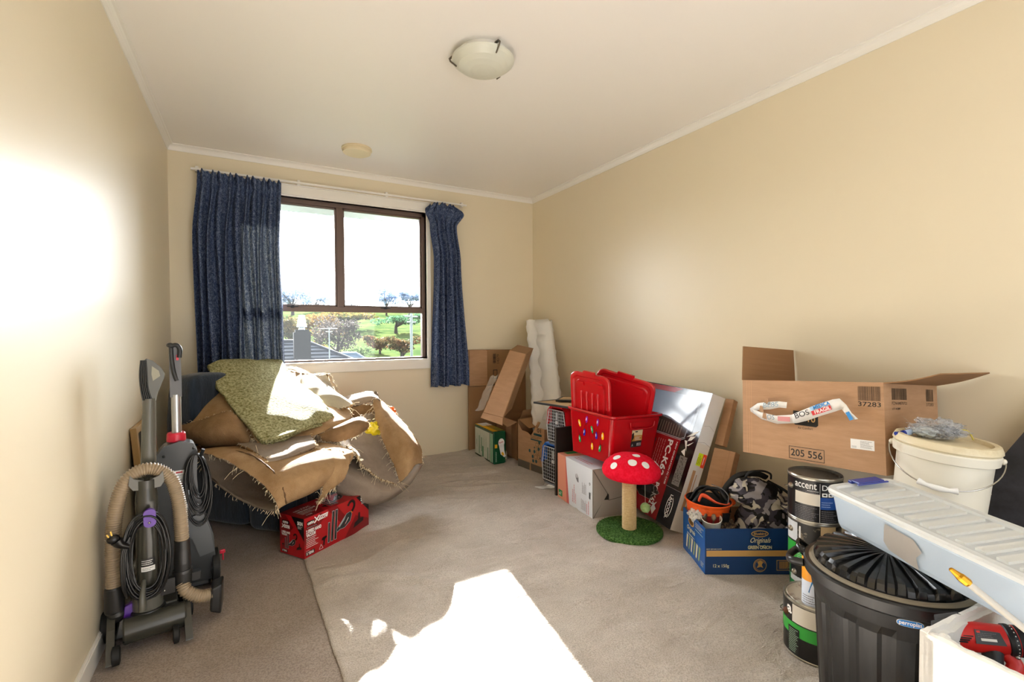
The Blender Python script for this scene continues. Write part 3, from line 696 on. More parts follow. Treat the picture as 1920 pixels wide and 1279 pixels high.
# --- white carton under the red tub
D = (0.301, 0.416, 0.292)
WBX = mat('white coated carton', '#d7dbe2', 0.4); SALM = mat('salmon print', '#d98e74', 0.45); SALM2 = mat('deep salmon print', '#c6605a', 0.45); GREYC = mat('grey board', '#9d958c', 0.7)
t = thing('white_carton', 'white carton with salmon end and grey folded base flaps, under the red tub', 'box', (1.907, 2.346, 0), -0.103)
def pr(mb, f):
    L_ = f['L']; b, c = D[1], D[2]
    mb.rect(L_, 0, 0, b, c, WBX, 1); mb.poly(L_, [(0, 0), (0.148, 0), (0.105, c), (0, c)], SALM2, 2); mb.poly(L_, [(0, 0), (0.118, 0), (0.10, c), (0, c)], SALM, 3)
    mb.rect(L_, 0.012, 0.018, 0.062, 0.058, GRN, 4); mb.text(L_, 'e7', 0.02, 0.026, 0.03, PAPER, 5, w=0.03)
    def run(s, x_, y0, LL, h, m_): K = Frame(L_.p(x_, y0), L_.v, -L_.u); mb.text(K, s, 0, 0, h, m_, 3, w=LL)
    pink = mat('pink print', '#d0707a', 0.5)
    for k, LL in enumerate((0.11, 0.12, 0.09)): K = Frame(L_.p(0.20 + k * 0.018, 0.03), L_.v, -L_.u); mb.scrib(K, 0, 0, LL, 0.016, 1, pink, 3, k + 20)
    for k, LL in enumerate((0.07, 0.08)): K = Frame(L_.p(0.365 + k * 0.018, 0.012), L_.v, -L_.u); mb.scrib(K, 0, 0, LL, 0.018, 1, pink, 3, k + 30)
    K = Frame(L_.p(0.30, 0.12), L_.v, -L_.u); mb.scrib(K, 0, -0.05, 0.07, 0, 6, GREYINK, 3); K = Frame(L_.p(0.29, 0.02), L_.v, -L_.u); mb.scrib(K, 0, -0.06, 0.07, 0, 6, GREYINK, 3, 8)
    mb.poly(L_, [(0.225, 0.215), (0.245, 0.222), (0.262, 0.20), (0.264, 0.172), (0.25, 0.172), (0.232, 0.19)], GREYINK, 3)
    mb.poly(L_, [(0.225, 0.215), (0.245, 0.222), (0.256, 0.20), (0.24, 0.195)], mat('light grey print', '#b9b9c0', 0.5), 4)
    mb.bars(L_, 0.378, 0.11, 0.398, 0.15, INK, 3); mb.ell(L_, 0.388, 0.2, 0.007, 0.008, INK, 3); mb.ell(L_, 0.388, 0.2, 0.004, 0.004, WBX, 4)
    T = f['T']; mb.rect(T, 0, 0, D[0], b, WBX, 1); mb.poly(T, [(0, b - 0.10), (D[0], b - 0.16), (D[0], b), (0, b)], SALM, 2); mb.rect(T, 0.04, b - 0.06, 0.12, b - 0.01, GRN, 3)
    K = Frame(T.p(0.03, b - 0.15), -T.v, T.u); mb.scrib(K, 0, 0, 0.2, 0.04, 2, pink, 3, 40)
    F = f['F']; dk = mat('shadowless dark gap in board', '#1c1815', 0.8)
    mb.rect(F, 0, 0, D[0], c, GREYC, 1)
    mb.line(F, [(0.006, 0.285), (0.105, 0.135), (0.11, 0.105), (0.112, 0.098), (0.3, 0.112)], 0.0025, dk, 3); mb.line(F, [(0.004, 0.004), (0.095, 0.13)], 0.0025, dk, 3)
    mb.poly(F, [(0.092, 0.125), (0.105, 0.140), (0.112, 0.130), (0.113, 0.100), (0.080, 0.104)], dk, 4)
solid(t, *D, GREYC, prints=pr)
mb = MB(); F = faces(*D)['F']
mb.poly(F, [(0.01, 0.288), (0.112, 0.138), (0.118, 0.104), (0.298, 0.118), (0.298, 0.288)], GREYC, 10); mb.poly(F, [(0.002, 0.012), (0.004, 0.28), (0.098, 0.132)], GREYC, 6)
o = mb.build('base_flap', t); sm = o.modifiers.new('th', 'SOLIDIFY'); sm.thickness = 0.002; sm.offset = -1

# --- red tub with the printed light bulbs
REDP = mat('glossy red plastic', '#a80713', 0.18, spec=0.6); REDP2 = mat('red plastic lid', '#b20c16', 0.25, spec=0.55)
D = (0.430, 0.385, 0.276); P = (1.968, 2.240, 0.474, 0.08, 0.034, 0.056)
t = thing('storage_tub', 'red plastic storage tub with coloured fairy light bulbs on its side, on the white carton', 'storage tub', pose(P[:3], P[3], P[4], P[5], D), P[3], P[4], P[5])
def rrect(x, y, r, n=5):
    out = []
    for cx_, cy_, a in ((x - r, y - r, 0), (-x + r, y - r, 90), (-x + r, -y + r, 180), (x - r, -y + r, 270)):
        for k in range(n + 1):
            q = math.radians(a + 90 * k / n); out.append((cx_ + r * math.cos(q), cy_ + r * math.sin(q)))
    return out
def shell(mb, levels, m, closed_bottom=True, smooth=True):
    """levels: (halfx, halfy, radius, z) rings joined up"""
    rings = []
    for (x_, y_, r_, z_) in levels: rings.append([(a, b, z_) for a, b in rrect(x_, y_, r_)])
    n = len(rings[0]); vs = [p for r_ in rings for p in r_]; fs = []
    for j in range(len(rings) - 1):
        for i in range(n): fs.append((j * n + i, j * n + (i + 1) % n, (j + 1) * n + (i + 1) % n, (j + 1) * n + i))
    mb.add(vs, fs, m, False)
    return rings
x, y, z = D[0] / 2, D[1] / 2, D[2]; k = 0.87; 
mb = MB()
rg = shell(mb, [(x * k - .01, y * k - .01, .02, 0.004), (x * k, y * k, .025, 0.0), (x * k, y * k, .025, 0.006), (x * .985, y * .985, .03, z - 0.02), (x * .985 + .003, y * .985 + .003, .03, z - 0.018), (x * .99 + .012, y * .99 + .012, .035, z - 0.012), (x * .99 + .012, y * .99 + .012, .035, z), (x * .96, y * .96, .03, z), (x * k - .004, y * k - .004, .02, 0.006)], REDP)
mb.add(rg[0], [tuple(range(len(rg[0])))[::-1]], REDP); mb.add(rg[-1], [tuple(range(len(rg[-1])))], REDP)
def slope(axis, s):   # tilted face frames of the tapered walls
    if axis == 'L': return Frame((-x * k - .0012, y * k, 0), (0, -1, 0), (-(x * .985 - x * k), 0, z))
    return Frame((-x * k, -y * k - .0012, 0), (1, 0, 0), (0, -(y * .985 - y * k), z))
F = slope('F', 0)
for (a, b, w_) in ((0.145, 0.215, 0.008),):   # handle grip on the near wall
    mb.tube([F.p(0.12, 0.235, .006), F.p(0.125, 0.205, .008), F.p(0.15, 0.195, .008), F.p(0.30, 0.195, .008), F.p(0.325, 0.205, .008), F.p(0.33, 0.235, .006)], 0.006, REDP, 8)
    mb.prism(F, [(0.13, 0.235), (0.13, 0.21), (0.32, 0.21), (0.32, 0.235)], 0.0005, 0.003, REDP)
mb.build('body', t, bevel=0.0015, seg=2)
L_ = slope('L', 0); mb = MB()
BY, BB, BG, BP = mat('bulb yellow print', '#f0b21a', 0.25), mat('bulb blue print', '#24259a', 0.25), mat('bulb green print', '#1b8a4a', 0.25), mat('bulb purple print', '#84208a', 0.25)
sc_ = 0.344 / 0.411
WIRE = mat('dark wire print', '#3c0508', 0.3)
pth = [(0.05, 0.155), (0.065, 0.125), (0.10, 0.135), (0.125, 0.185), (0.155, 0.19), (0.165, 0.14), (0.19, 0.105), (0.215, 0.12), (0.235, 0.175), (0.255, 0.185), (0.275, 0.15), (0.29, 0.10), (0.315, 0.095), (0.325, 0.12)]
mb.line(L_, [tuple(p_)[:2] for p_ in [Vector((a * sc_ + .02, b, 0)) for a, b in pth]] and [(q.x, q.y) for q in spline([(a * sc_ + .02, b, 0) for a, b in pth], 5)], 0.0016, WIRE, 2)
for (bx, by, m_, a) in ((0.075, 0.188, BY, 0.35), (0.150, 0.222, BP, -0.2), (0.262, 0.222, BP, -0.15), (0.205, 0.170, BG, 0.25), (0.125, 0.140, BB, -0.15), (0.248, 0.142, BB, 0.0), (0.310, 0.150, BY, -0.05), (0.076, 0.092, BG, 0.15), (0.205, 0.070, BY, 0.0), (0.282, 0.072, BG, -0.25)):
    bx = bx * sc_ + .02
    c, s = math.cos(a), math.sin(a); up_ = 1 if by < 0.16 else -1
    pts = [(0, 0.024), (0.006, 0.016), (0.0095, 0.004), (0.0095, -0.008), (0.007, -0.018), (0.0, -0.023), (-0.007, -0.018), (-0.0095, -0.008), (-0.0095, 0.004), (-0.006, 0.016)]
    mb.poly(L_, [(bx + p_[0] * c - p_[1] * up_ * s, by + p_[0] * s + p_[1] * up_ * c) for p_ in pts][::(1 if up_ > 0 else -1)], m_, 3)
    mb.ell(L_, bx - 0.003, by + 0.002, 0.0025, 0.010, PAPER, 4, a); mb.ell(L_, bx - s * 0.024 * up_, by + c * 0.024 * up_, 0.004, 0.004, WIRE, 4)
o = mb.build('fairy_light_print', t); o['label'] = 'printed string of yellow, purple, green and blue bulbs'
mb = MB(); mb.rect(F, 0.150, 0.130, 0.240, 0.188, mat('cream label', '#d8c9a0', 0.5), 3); mb.rect(F, 0.150, 0.120, 0.240, 0.155, mat('ochre label', '#b98235', 0.5), 4); mb.rect(F, 0.150, 0.085, 0.240, 0.122, mat('black label', '#1b1c22', 0.5), 4)
mb.poly(F, [(0.15, 0.12), (0.15, 0.165), (0.165, 0.175), (0.17, 0.14)], INK, 5); mb.rect(F, 0.175, 0.174, 0.197, 0.181, INK, 5); mb.scrib(F, 0.178, 0.125, 0.235, 0.15, 4, PAPER, 5)
mb.rect(F, 0.20, 0.092, 0.235, 0.108, PAPER, 5); mb.bars(F, 0.203, 0.094, 0.232, 0.106, INK, 6); mb.text(F, 'A', 0.156, 0.09, 0.022, PAPER, 5)
o = mb.build('product_label', t); o['label'] = 'cream, ochre and black product label'
# two lids standing in the tub
def tub_lid(name_label, P4, ribs):
    """lid from 3 world points: lower-left, lower-right, upper-left; built as thick ribbed panel"""
    A, B, Cc = P4
    u = (B - A); w_ = u.length; u.normalize(); v = (Cc - A); h_ = v.length; v = (v - u * u.dot(v)).normalized(); n = u.cross(v)
    t = bpy.data.objects.new('tub_lid', None); COL.objects.link(t)
    t.matrix_world = Matrix(((u.x, v.x, n.x, A.x), (u.y, v.y, n.y, A.y), (u.z, v.z, n.z, A.z), (0, 0, 0, 1)))
    tag(t, name_label, 'lid', 'red tub lids')
    mb = MB(); mb.X = Matrix.Translation((w_ / 2, h_ / 2, 0)); X_, Y_ = w_ / 2, h_ / 2
    rg = shell(mb, [(X_ - .012, Y_ - .012, .045, -0.010), (X_, Y_, .05, -0.010), (X_, Y_, .05, 0.004), (X_ - .006, Y_ - .006, .045, 0.008), (X_ - .022, Y_ - .022, .038, 0.008), (X_ - .028, Y_ - .028, .036, 0.0), (X_ - .045, Y_ - .045, .03, 0.0), (X_ - .050, Y_ - .050, .028, 0.007)], REDP2)
    mb.add(rg[-1], [tuple(range(len(rg[-1])))], REDP2); mb.add(rg[0], [tuple(range(len(rg[0])))[::-1]], REDP2)
    F = Frame((-X_, -Y_, 0.007), (1, 0, 0), (0, 1, 0))
    if ribs:
        for q in (0.30, 0.44, 0.58, 0.72):
            mb.tube([F.p(w_ * q, h_ * 0.10, 0.0), F.p(w_ * q, h_ * 0.35, 0.003), F.p(w_ * q, h_ * 0.66, 0.003), F.p(w_ * q, h_ * 0.70, -0.003)], 0.0065, REDP2, 8)
    for q in (0.22, 0.70):
        mb.prism(F, [(w_ * q, h_ * .80), (w_ * q + .05, h_ * .80), (w_ * q + .046, h_ * .86), (w_ * q + .004, h_ * .86)], 0, 0.010, REDP2)
    mb.prism(F, [(w_ * .36, h_ - .012), (w_ * .64, h_ - .012), (w_ * .64, h_ + .014), (w_ * .36, h_ + .014)], -0.012, 0.004, REDP2)
    mb.build('panel', t, bevel=0.002)
tub_lid('small red ribbed lid standing at the left inside the red tub', (W(1074, 802, 2.97), W(1146, 826, 2.75), W(1055, 692, 2.94)), True)
tub_lid('larger red lid standing behind the ribbed lid inside the red tub', (W(1107, 792, 3.12), W(1211, 832, 2.90), W(1088, 684, 3.08)), False)
mb = MB()
# ------------------------------------------------------------------ far right corner
# flattened cardboard against the window wall
D = (0.612, 0.012, 0.926)
t = thing('flattened_box', 'flattened brown cardboard box standing flat against the window wall in the corner', 'box', (2.047, 3.940, 0), 0, -0.045, 0.017)
CARD2 = mat('dull brown cardboard', '#8f6c4a', 0.8, bump=(60, 0.15, 0.002))
def pr(mb, f):
    F = f['F']
    mb.rect(F, 0.0, 0.60, 0.185, 0.926, CARD, 1); mb.rect(F, 0.19, 0.60, 0.56, 0.926, CARD2, 1)
    K = Frame(F.p(0.135, 0.70), F.v, -F.u); mb.text(K, '1600', 0, 0, 0.07, INK, 2, w=0.11, bold=0.01); mb.scrib(K, 0, -0.04, 0.11, -0.018, 2, GREYINK, 2)
    K = Frame(F.p(0.32, 0.795), F.v, -F.u); mb.text(K, '14279', 0, 0, 0.035, INK, 2, w=0.085); mb.bars(K, 0, 0.035, 0.09, 0.065, INK, 2)
    mb.ring(F, 0.255, 0.65, 0.30, 0.735, 0.006, INK, 2); mb.ell(F, 0.2775, 0.69, 0.014, 0.035, CARDD, 2)
    mb.line(F, [(0.187, 0.55), (0.187, 0.926)], 0.003, CARDD, 3); mb.line(F, [(0, 0.585), (0.56, 0.60)], 0.006, INKB, 3); mb.rect(F, 0.20, 0.48, 0.28, 0.56, INKB, 2)
solid(t, *D, CARD2, prints=pr, bevel=0.001)
mb = MB(); mb.bb(-0.312, -0.022, 0.0, 0.10, -0.012, 0.585, CARD2); mb.bb(-0.30, -0.018, 0.59, -0.118, -0.010, 0.918, CARD); mb.build('flap', t, bevel=0.001)

# open kraft box in the corner and the long box lying across it
t = thing('open_carton', 'plain open brown carton behind the pack, its flaps folded outwards', 'box', (2.165, 3.63, 0), -0.02)
D = (0.40, 0.40, 0.335)
def pr(mb, f):
    F = f['L']; mb.rect(F, 0.20, 0.02, 0.30, 0.33, CARD, 1)
carton(t, *D, CARD2, CARDD, prints=pr)
x, y, z = D[0] / 2, D[1] / 2, D[2]
flap(t, [(-x, y, z), (-x, -y, z), (-x - 0.07, -y + 0.04, z - 0.04), (-x - 0.07, y - 0.02, z + 0.01)], CARD, CARD); flap(t, [(-x + 0.02, -y, z), (x, -y, z), (x, -y - .03, z + 0.12), (-x + 0.04, -y - 0.03, z + 0.10)], CARD2, CARD2)
A_ = [W(906, 774, 3.72), W(943, 784, 3.58), W(986.6, 664, 3.85), W(955.7, 657, 3.97)]; e = Vector((0.15, 0.13, 0.04))
t = thing('long_carton', 'long open brown carton tilted diagonally across the other boxes in the corner', 'box', (A_[0] + A_[1]) / 2)
base = (A_[0] + A_[1]) / 2; Q = [p - base for p in A_]; mb = MB()
def slab4(mb, a, b, c, d, th, m):
    n = (b - a).cross(d - a).normalized() * th; mb.hexa([a, b, c, d, a - n, b - n, c - n, d - n], m)
slab4(mb, Q[0], Q[1], Q[2], Q[3], 0.004, CARD)
slab4(mb, Q[1], Q[1] + e, Q[2] + e, Q[2], 0.004, CARD2); slab4(mb, Q[3], Q[3] + e, Q[0] + e, Q[0], 0.004, CARD2)
slab4(mb, Q[0], Q[0] + e, Q[1] + e, Q[1], 0.004, CARD2); slab4(mb, Q[3], Q[2], Q[2] + e, Q[3] + e, 0.004, CARD2)
mb.build('body', t)
TOPF = Q[2] + Vector((0.05, -0.01, -0.02))
flap(t, [Q[1], Q[0], Q[0] + Vector((-.03, -.02, -.035)), Q[1] + Vector((-.02, -.03, -.05))], CARD, CARD)
CLR = mat('clear crumpled film', '#c9c2b4', 0.15, alpha=0.35, bump=(18, 1.0, 0.01))
mb = MB(); r = random.Random(2); vs = []
for j in range(13):
    for i in range(4): 
        p = Q[3].lerp(Q[0], 0.42 + 0.56 * j / 12) + Vector((-0.006 - 0.012 * i + r.uniform(-.008, .008), 0.01 + 0.018 * i, r.uniform(-.01, .01))); vs.append(p)
mb.add(vs, [(j * 4 + i, j * 4 + i + 1, j * 4 + i + 5, j * 4 + i + 4) for j in range(12) for i in range(3)], CLR, True); o = mb.build('packing_tape', t); o['label'] = 'crumpled clear packing tape'

# green plastic wrapped pack
D = (0.115, 0.397, 0.272); GPL = mat('dark green wrapper', '#0f4a2e', 0.22, bump=(22, 0.6, 0.006)); PGR = mat('pale green print', '#a9c9b0', 0.4); LGW = mat('pale printed panel', '#c4cabf', 0.35)
t = thing('green_pack', 'green and yellow plastic wrapped pack standing on the floor by the corner boxes', 'package', (1.806, 3.638, 0), -0.032)
def pr(mb, f):
    L_ = f['L']; F = f['F']; T = f['T']; b, c = D[1], D[2]
    mb.rect(L_, 0.012, 0.018, b - 0.075, c - 0.022, LGW, 2); mb.rect(L_, b - 0.068, 0.012, b - 0.012, c - 0.02, PGR, 2); mb.rect(L_, b - 0.045, 0.012, b - 0.035, c - 0.02, GRN, 3)
    dg = mat('mid green print', '#3f7d5c', 0.5)
    for (a0, b0, a1, b1) in ((0.10, 0.03, 0.115, 0.19), (0.15, 0.06, 0.165, 0.18), (0.17, 0.02, 0.20, 0.11), (0.28, 0.02, 0.295, 0.12)): mb.rect(L_, a0, b0, a1, b1, dg, 3)
    for k, x_ in enumerate((0.05, 0.128, 0.185, 0.215, 0.245)):
        K = Frame(L_.p(x_, 0.08), L_.v, -L_.u); mb.scrib(K, 0, -0.015, 0.14, 0, 2, dg, 3, k)
    K = Frame(L_.p(0.06, 0.10), L_.v, -L_.u); mb.scrib(K, 0, 0, 0.05, 0.022, 1, dg, 4, 7)
    mb.ell(F, 0.072, 0.175, 0.028, 0.036, PAPER, 2); mb.poly(F, [(0.05, 0.15), (0.065, 0.08), (0.10, 0.05), (0.112, 0.06), (0.098, 0.11), (0.095, 0.16)], PAPER, 2)
    mb.text(F, 'Purex', 0.052, 0.168, 0.02, RED, 4, w=0.04, ang=0.3, bold=0.02); mb.poly(F, [(0.068, 0.09), (0.085, 0.10), (0.098, 0.075), (0.085, 0.062)], YEL, 4)
    mb.rect(F, 0.012, 0.135, 0.034, 0.165, YEL, 2); K = Frame(F.p(0.03, 0.02), F.v, -F.u); mb.scrib(K, 0, 0, 0.10, 0.014, 2, PGR, 3, 12)
    mb.rect(T, 0.0, 0.01, 0.045, b - 0.01, YEL, 1); mb.rect(T, 0.045, 0.02, 0.11, b - 0.14, mat('dark yellow green print', '#7d7a20', 0.4), 1)
    K = Frame(T.p(0.055, 0.30), -T.v, T.u); mb.scrib(K, 0, 0, 0.2, 0.04, 2, ORG, 3, 6)
    mb.rect(T, 0.02, b - 0.14, 0.11, b - 0.01, PAPER, 2)
mb = MB(); mb.bb(-D[0] / 2, -D[1] / 2, 0, D[0] / 2, D[1] / 2, D[2], GPL); pr(mb, faces(*D)); mb.build('wrapper', t, bevel=0.010, seg=3)
mb = MB(); mb.tube([(0.05, -0.205, 0.03), (0.062, -0.2, 0.06), (0.055, -0.205, 0.10)], 0.006, CLR, 6); mb.build('torn_film', t)

# torn box marked 01
D = (0.30, 0.320, 0.352)
t = thing('torn_carton', 'torn brown carton printed 01 with a dark hexagon pattern, between corner boxes and pet carriers', 'box', (2.078, 3.185, 0), 0.163)
def pr(mb, f):
    L_ = f['L']; b, c = D[1], D[2]
    mb.text(L_, '01', 0.236, 0.315, 0.045, INK, 2, w=0.045, bold=0.01)
    mb.rect(L_, 0.195, 0.285, 0.290, 0.303, TEAL, 2); mb.scrib(L_, 0.16, 0.258, 0.29, 0.280, 2, INKB, 2); mb.rect(L_, 0.16, 0.244, 0.290, 0.254, TEAL, 2)
    mb.poly(L_, [(0.0, 0.0), (b, 0.0), (b, 0.052), (0.0, 0.062)], mat('grey brown print', '#5b5347', 0.7), 2); mb.poly(L_, [(0.145, 0.0), (0.165, 0.0), (0.160, 0.056), (0.150, 0.057)], CARD, 3)
    hx = [(0.148, 0.155, 1), (0.205, 0.158, 1), (0.185, 0.115, 1), (0.190, 0.082, 1), (0.225, 0.084, 1), (0.205, 0.190, 0), (0.255, 0.186, 1), (0.272, 0.118, 0), (0.262, 0.238, 1), (0.235, 0.215, 2), (0.268, 0.208, 2), (0.240, 0.160, 2), (0.222, 0.120, 2), (0.252, 0.122, 2)]
    for (a_, b_, k_) in hx:
        rr_ = (0.007, 0.013, 0.016)[k_]
        pts = [(a_ + rr_ * math.cos(math.radians(60 * q + 30)), b_ + rr_ * 1.15 * math.sin(math.radians(60 * q + 30))) for q in range(6)]
        if k_ < 2: mb.poly(L_, pts, TEAL, 3)
        else: mb.line(L_, pts + pts[:1], 0.002, INKB, 3)
    mb.line(L_, [(0.148, 0.155), (0.185, 0.115), (0.205, 0.158), (0.205, 0.19), (0.255, 0.186)], 0.0012, INKB, 2)
mb = MB(); x, y, z = D[0] / 2, D[1] / 2, D[2]; th = 0.004
prof = [(0, 0.352), (0.02, 0.33), (0.05, 0.30), (0.09, 0.298), (0.12, 0.293), (0.16, 0.275), (0.19, 0.31), (0.22, 0.345), (0.27, 0.352), (0.32, 0.348)]
L_ = faces(*D)['L']; mb.prism(L_, [(0, 0), (0.32, 0)] + prof[::-1], -th, 0, CARD)
mb.bb(-x, -y, 0, x, -y + th, z - 0.006, CARD); mb.bb(-x, y - th, 0, x, y, z + 0.03, CARD2); mb.bb(x - th, -y, 0, x, y, z, CARD2); mb.bb(-x, -y, 0, x, y, th, CARDD)
pr(mb, faces(*D)); mb.build('body', t)
flap(t, [(-x + .01, y, z + 0.03), (x, y, z + 0.03), (x, y - .10, z - .02), (-x + .03, y - 0.11, z - .03)], CARDD, CARDD, name='flap')
mb = MB(); mb.tube([(-x + .02, .05, .20), (-x + .04, .0, .30), (-x + .06, -.02, .36), (-x + .075, -.015, .375)], 0.012, CARD, 6, flat=0.3); mb.build('torn_strip', t)

# folded foam sheet standing in the torn box
FOAM = mat('white foam sheet', '#f3f2ee', 0.6, bump=(40, 0.5, 0.004), translucent=0.35)
ax = [W(1010, 598, 4.36), W(1016, 660, 4.20), W(1023, 730, 4.02), W(1026, 790, 3.86), Vector((2.10, 3.17, 0.012))]
ax[0] = W(1010, 600, 4.36)
t = thing('foam_sheet', 'tall folded white packing foam sheet leaning in the right corner', 'packing foam', ax[-1])
mb = MB(); pts = spline([p - ax[-1] for p in ax], 14); vs = []; nn = len(pts); K_ = 26
for i, p in enumerate(pts):
    q = i / (nn - 1); hw = 0.118 + 0.012 * q; wdir = Vector((0.80, -0.60, 0)); tdir = Vector((0.60, 0.80, 0))
    if q > 0.72: hw *= 1 - 0.32 * (q - 0.72) / 0.28
    for k in range(K_):
        a = 2 * math.pi * k / K_; c, s = math.cos(a), math.sin(a)
        rx = hw * (abs(c) ** 0.35) * (1 if c > 0 else -1); ry = 0.045 * (abs(s) ** 0.6) * (1 if s > 0 else -1)
        nz = noise.noise(Vector((c * 2, s * 2, q * 26))) * 0.008 + 0.006 * math.sin(q * 70 + c * 3)
        fold = -0.006 * math.exp(-((c + 0.15) / 0.18) ** 2) * (1 if s < 0 else 0.3)
        ry = ry + (fold if s < 0 else 0) * -1
        vs.append(p + wdir * (rx + nz * c) + tdir * (ry + nz) + Vector((0, 0, (0.03 * noise.noise(Vector((c * 1.7, s * 1.2, 4))) - 0.02 * max(0, c)) if i == 0 else 0)))
mb.add(vs, [(i * K_ + k, i * K_ + (k + 1) % K_, (i + 1) * K_ + (k + 1) % K_, (i + 1) * K_ + k) for i in range(nn - 1) for k in range(K_)], FOAM, True)
mb.add(vs[:K_], [tuple(range(K_))[::-1]], FOAM); mb.build('wrap', t)
mb = MB(); h = [p + Vector((0.80 * 0.10, -0.60 * 0.10, 0)) + Vector((-0.6, -0.8, 0)) * 0.046 for p in pts[:int(nn * .75)]]
vs = []
for i, p in enumerate(h): vs += [p + Vector((-0.10, 0.075, 0)) * (1.0 + 0.1 * math.sin(i * .8)) + Vector((-.6, -.8, 0)) * 0.008, p + Vector((-.6, -.8, 0)) * 0.010 + Vector((0, 0, -0.02 if i == 0 else 0)), p + Vector((0.018, -0.012, 0)) + Vector((.6, .8, 0)) * 0.012]
mb.add(vs, [(3 * i + a, 3 * i + a + 1, 3 * i + a + 4, 3 * i + a + 3) for i in range(len(h) - 1) for a in (0, 1)], FOAM, True); o = mb.build('outer_fold', t); sm = o.modifiers.new('t', 'SOLIDIFY'); sm.thickness = 0.004

# pet carriers, black panel, picture frames
GSH = mat('grey carrier shell', '#5c5b5c', 0.45); BLUP = mat('blue plastic', '#2f6fd0', 0.35); REDC = mat('red carrier shell', '#c01420', 0.3); WIREW = mat('white coated wire', '#cfd2d6', 0.35, metal=0.2); DARKIN = mat('painted interior shade', '#1d1d22', 0.7)
def carrier(loc, rz, w, h, dpt, m_top, label):
    t = thing('pet_carrier', label, 'pet carrier', loc, rz, group='stacked pet carriers')
    # local: door faces -x, width along y
    def half(z0, z1, y0f, y1f, m_, nm):
        mb = MB(); n = 8; prof = []
        for (x_, g) in ((0.012, 0.93), (0.0, 0.97), (0.02, 1.0), (dpt * .5, 1.0), (dpt - .03, .98), (dpt, .9)):
            prof.append((x_, g))
        def ring(x_, g):
            out = []; hw0, hw1 = w / 2 * y0f * g, w / 2 * y1f * g
            pts = [(-hw0, z0), (-hw1, z1 - .03), (-hw1 + .03, z1), (hw1 - .03, z1), (hw1, z1 - .03), (hw0, z0)] if z1 > z0 else [(-hw0, z0), (-hw1, z1 + .02), (-hw1 + .02, z1), (hw1 - .02, z1), (hw1, z1 + .02), (hw0, z0)]
            return [(x_, a, b if g > .95 else b + (z0 - b) * .08) for a, b in pts]
        R_ = [ring(*p) for p in prof]; k = 6; vs = [q for r_ in R_ for q in r_]
        mb.add(vs, [(j * k + i, j * k + i + 1, (j + 1) * k + i + 1, (j + 1) * k + i) for j in range(len(R_) - 1) for i in range(k - 1)], m_)
        mb.add(R_[-1], [tuple(range(k))], m_)
        o = mb.build(nm, t); sm = o.modifiers.new('t', 'SOLIDIFY'); sm.thickness = 0.005; bv = o.modifiers.new('b', 'BEVEL'); bv.width = .004; bv.segments = 2
        # lip
        for sg in (-1, 1):
            mb = MB(); mb.bb(0.0, sg * w / 2 - .005, z0 - .006, dpt, sg * w / 2 + .005, z0 + .006, m_); mb.build('lip', o, bevel=.002)
        return o
    zm_ = h * 0.50
    half(zm_, h, 1.0, 0.86, m_top, 'top_shell'); half(zm_, 0.0, 1.0, 0.88, GSH, 'bottom_shell')
    mb = MB(); yy = w / 2 * .80; F = lambda a, b: (-0.004 - 0.0 * a, a, b)
    outl = [F(-yy, 0.03), F(-yy - .012, zm_), F(-yy * .86, h - .025), F(yy * .86, h - .025), F(yy + .012, zm_), F(yy, 0.03)]
    mb.tube(outl, 0.0035, WIREW, 6, closed=True)
    for k in range(1, 9):
        a = -yy + 2 * yy * k / 9; mb.tube([F(a, 0.03), F(a * .9, h - .025)], 0.0013, WIREW, 5)
    for k in range(1, 10):
        b = 0.03 + (h - .055) * k / 10; mb.tube([F(-yy * 1.02, b), F(yy * 1.02, b)], 0.0013, WIREW, 5)
    d_ = mb.build('door', t)
    mb = MB(); mb.bb(-0.012, -yy * .25, h * .56, -0.003, -yy * .05, h * .64, WIREW); mb.bb(-0.012, -yy * .2, h * .68, -0.003, -yy * .1, h * .86, WIREW); mb.build('latch', d_, bevel=.001)
    mb = MB(); mb.bb(0.03, -w * .38, 0.012, 0.035, w * .38, h - .035, DARKIN); mb.build('interior_shade_sheet', t)  # upright dark sheet behind the door, its colour stands in for interior shade
    return t
carrier((1.868, 2.762, 0.0), 0.06, 0.27, 0.295, 0.42, BLUP, 'lower pet carrier with blue top and wire door, on the floor')
carrier((1.858, 2.700, 0.302), 0.10, 0.215, 0.272, 0.42, REDC, 'upper pet carrier with red top and wire door, stacked on the blue one')
BPAN = mat('black laminated board', '#16120f', 0.5)
t = thing('black_panel', 'narrow black board standing upright beside the white carton', 'board', (1.935, 2.590, 0), -0.03)
mb = MB(); mb.bb(-0.158, -0.009, 0, 0.158, 0.009, 0.455, BPAN)
mb.build('board', t, bevel=.001)
mb = MB(); F = Frame((-0.1585, 0.009, 0), (0, -1, 0), (0, 0, 1)); mb.rect(F, 0, 0, 0.018, 0.455, mat('lighter board edge', '#3a2f28', 0.6), 1); mb.build('edge_strip', t)  # edge strip coloured lighter than the board face
BFR = mat('black picture frame', '#141311', 0.4); MDF = mat('bare fibreboard', '#b3946c', 0.75)
def pframe(loc, rz, tx, ty, w, l, label):
    t = thing('picture_frame', label, 'picture frame', loc, rz, tx, ty, group='picture frames on the pet carriers'); mb = MB(); b = 0.016
    mb.bb(-w / 2, -l / 2, 0, -w / 2 + b, l / 2, 0.014, BFR); mb.bb(w / 2 - b, -l / 2, 0, w / 2, l / 2, 0.014, BFR); mb.bb(-w / 2 + b, -l / 2, 0, w / 2 - b, -l / 2 + b, 0.014, BFR); mb.bb(-w / 2 + b, l / 2 - b, 0, w / 2 - b, l / 2, 0.014, BFR)
    mb.build('frame', t, bevel=.0015); mb = MB(); mb.bb(-w / 2 + b, -l / 2 + b, 0.005, w / 2 - b, l / 2 - b, 0.0115, MDF); mb.build('backing_board', t)
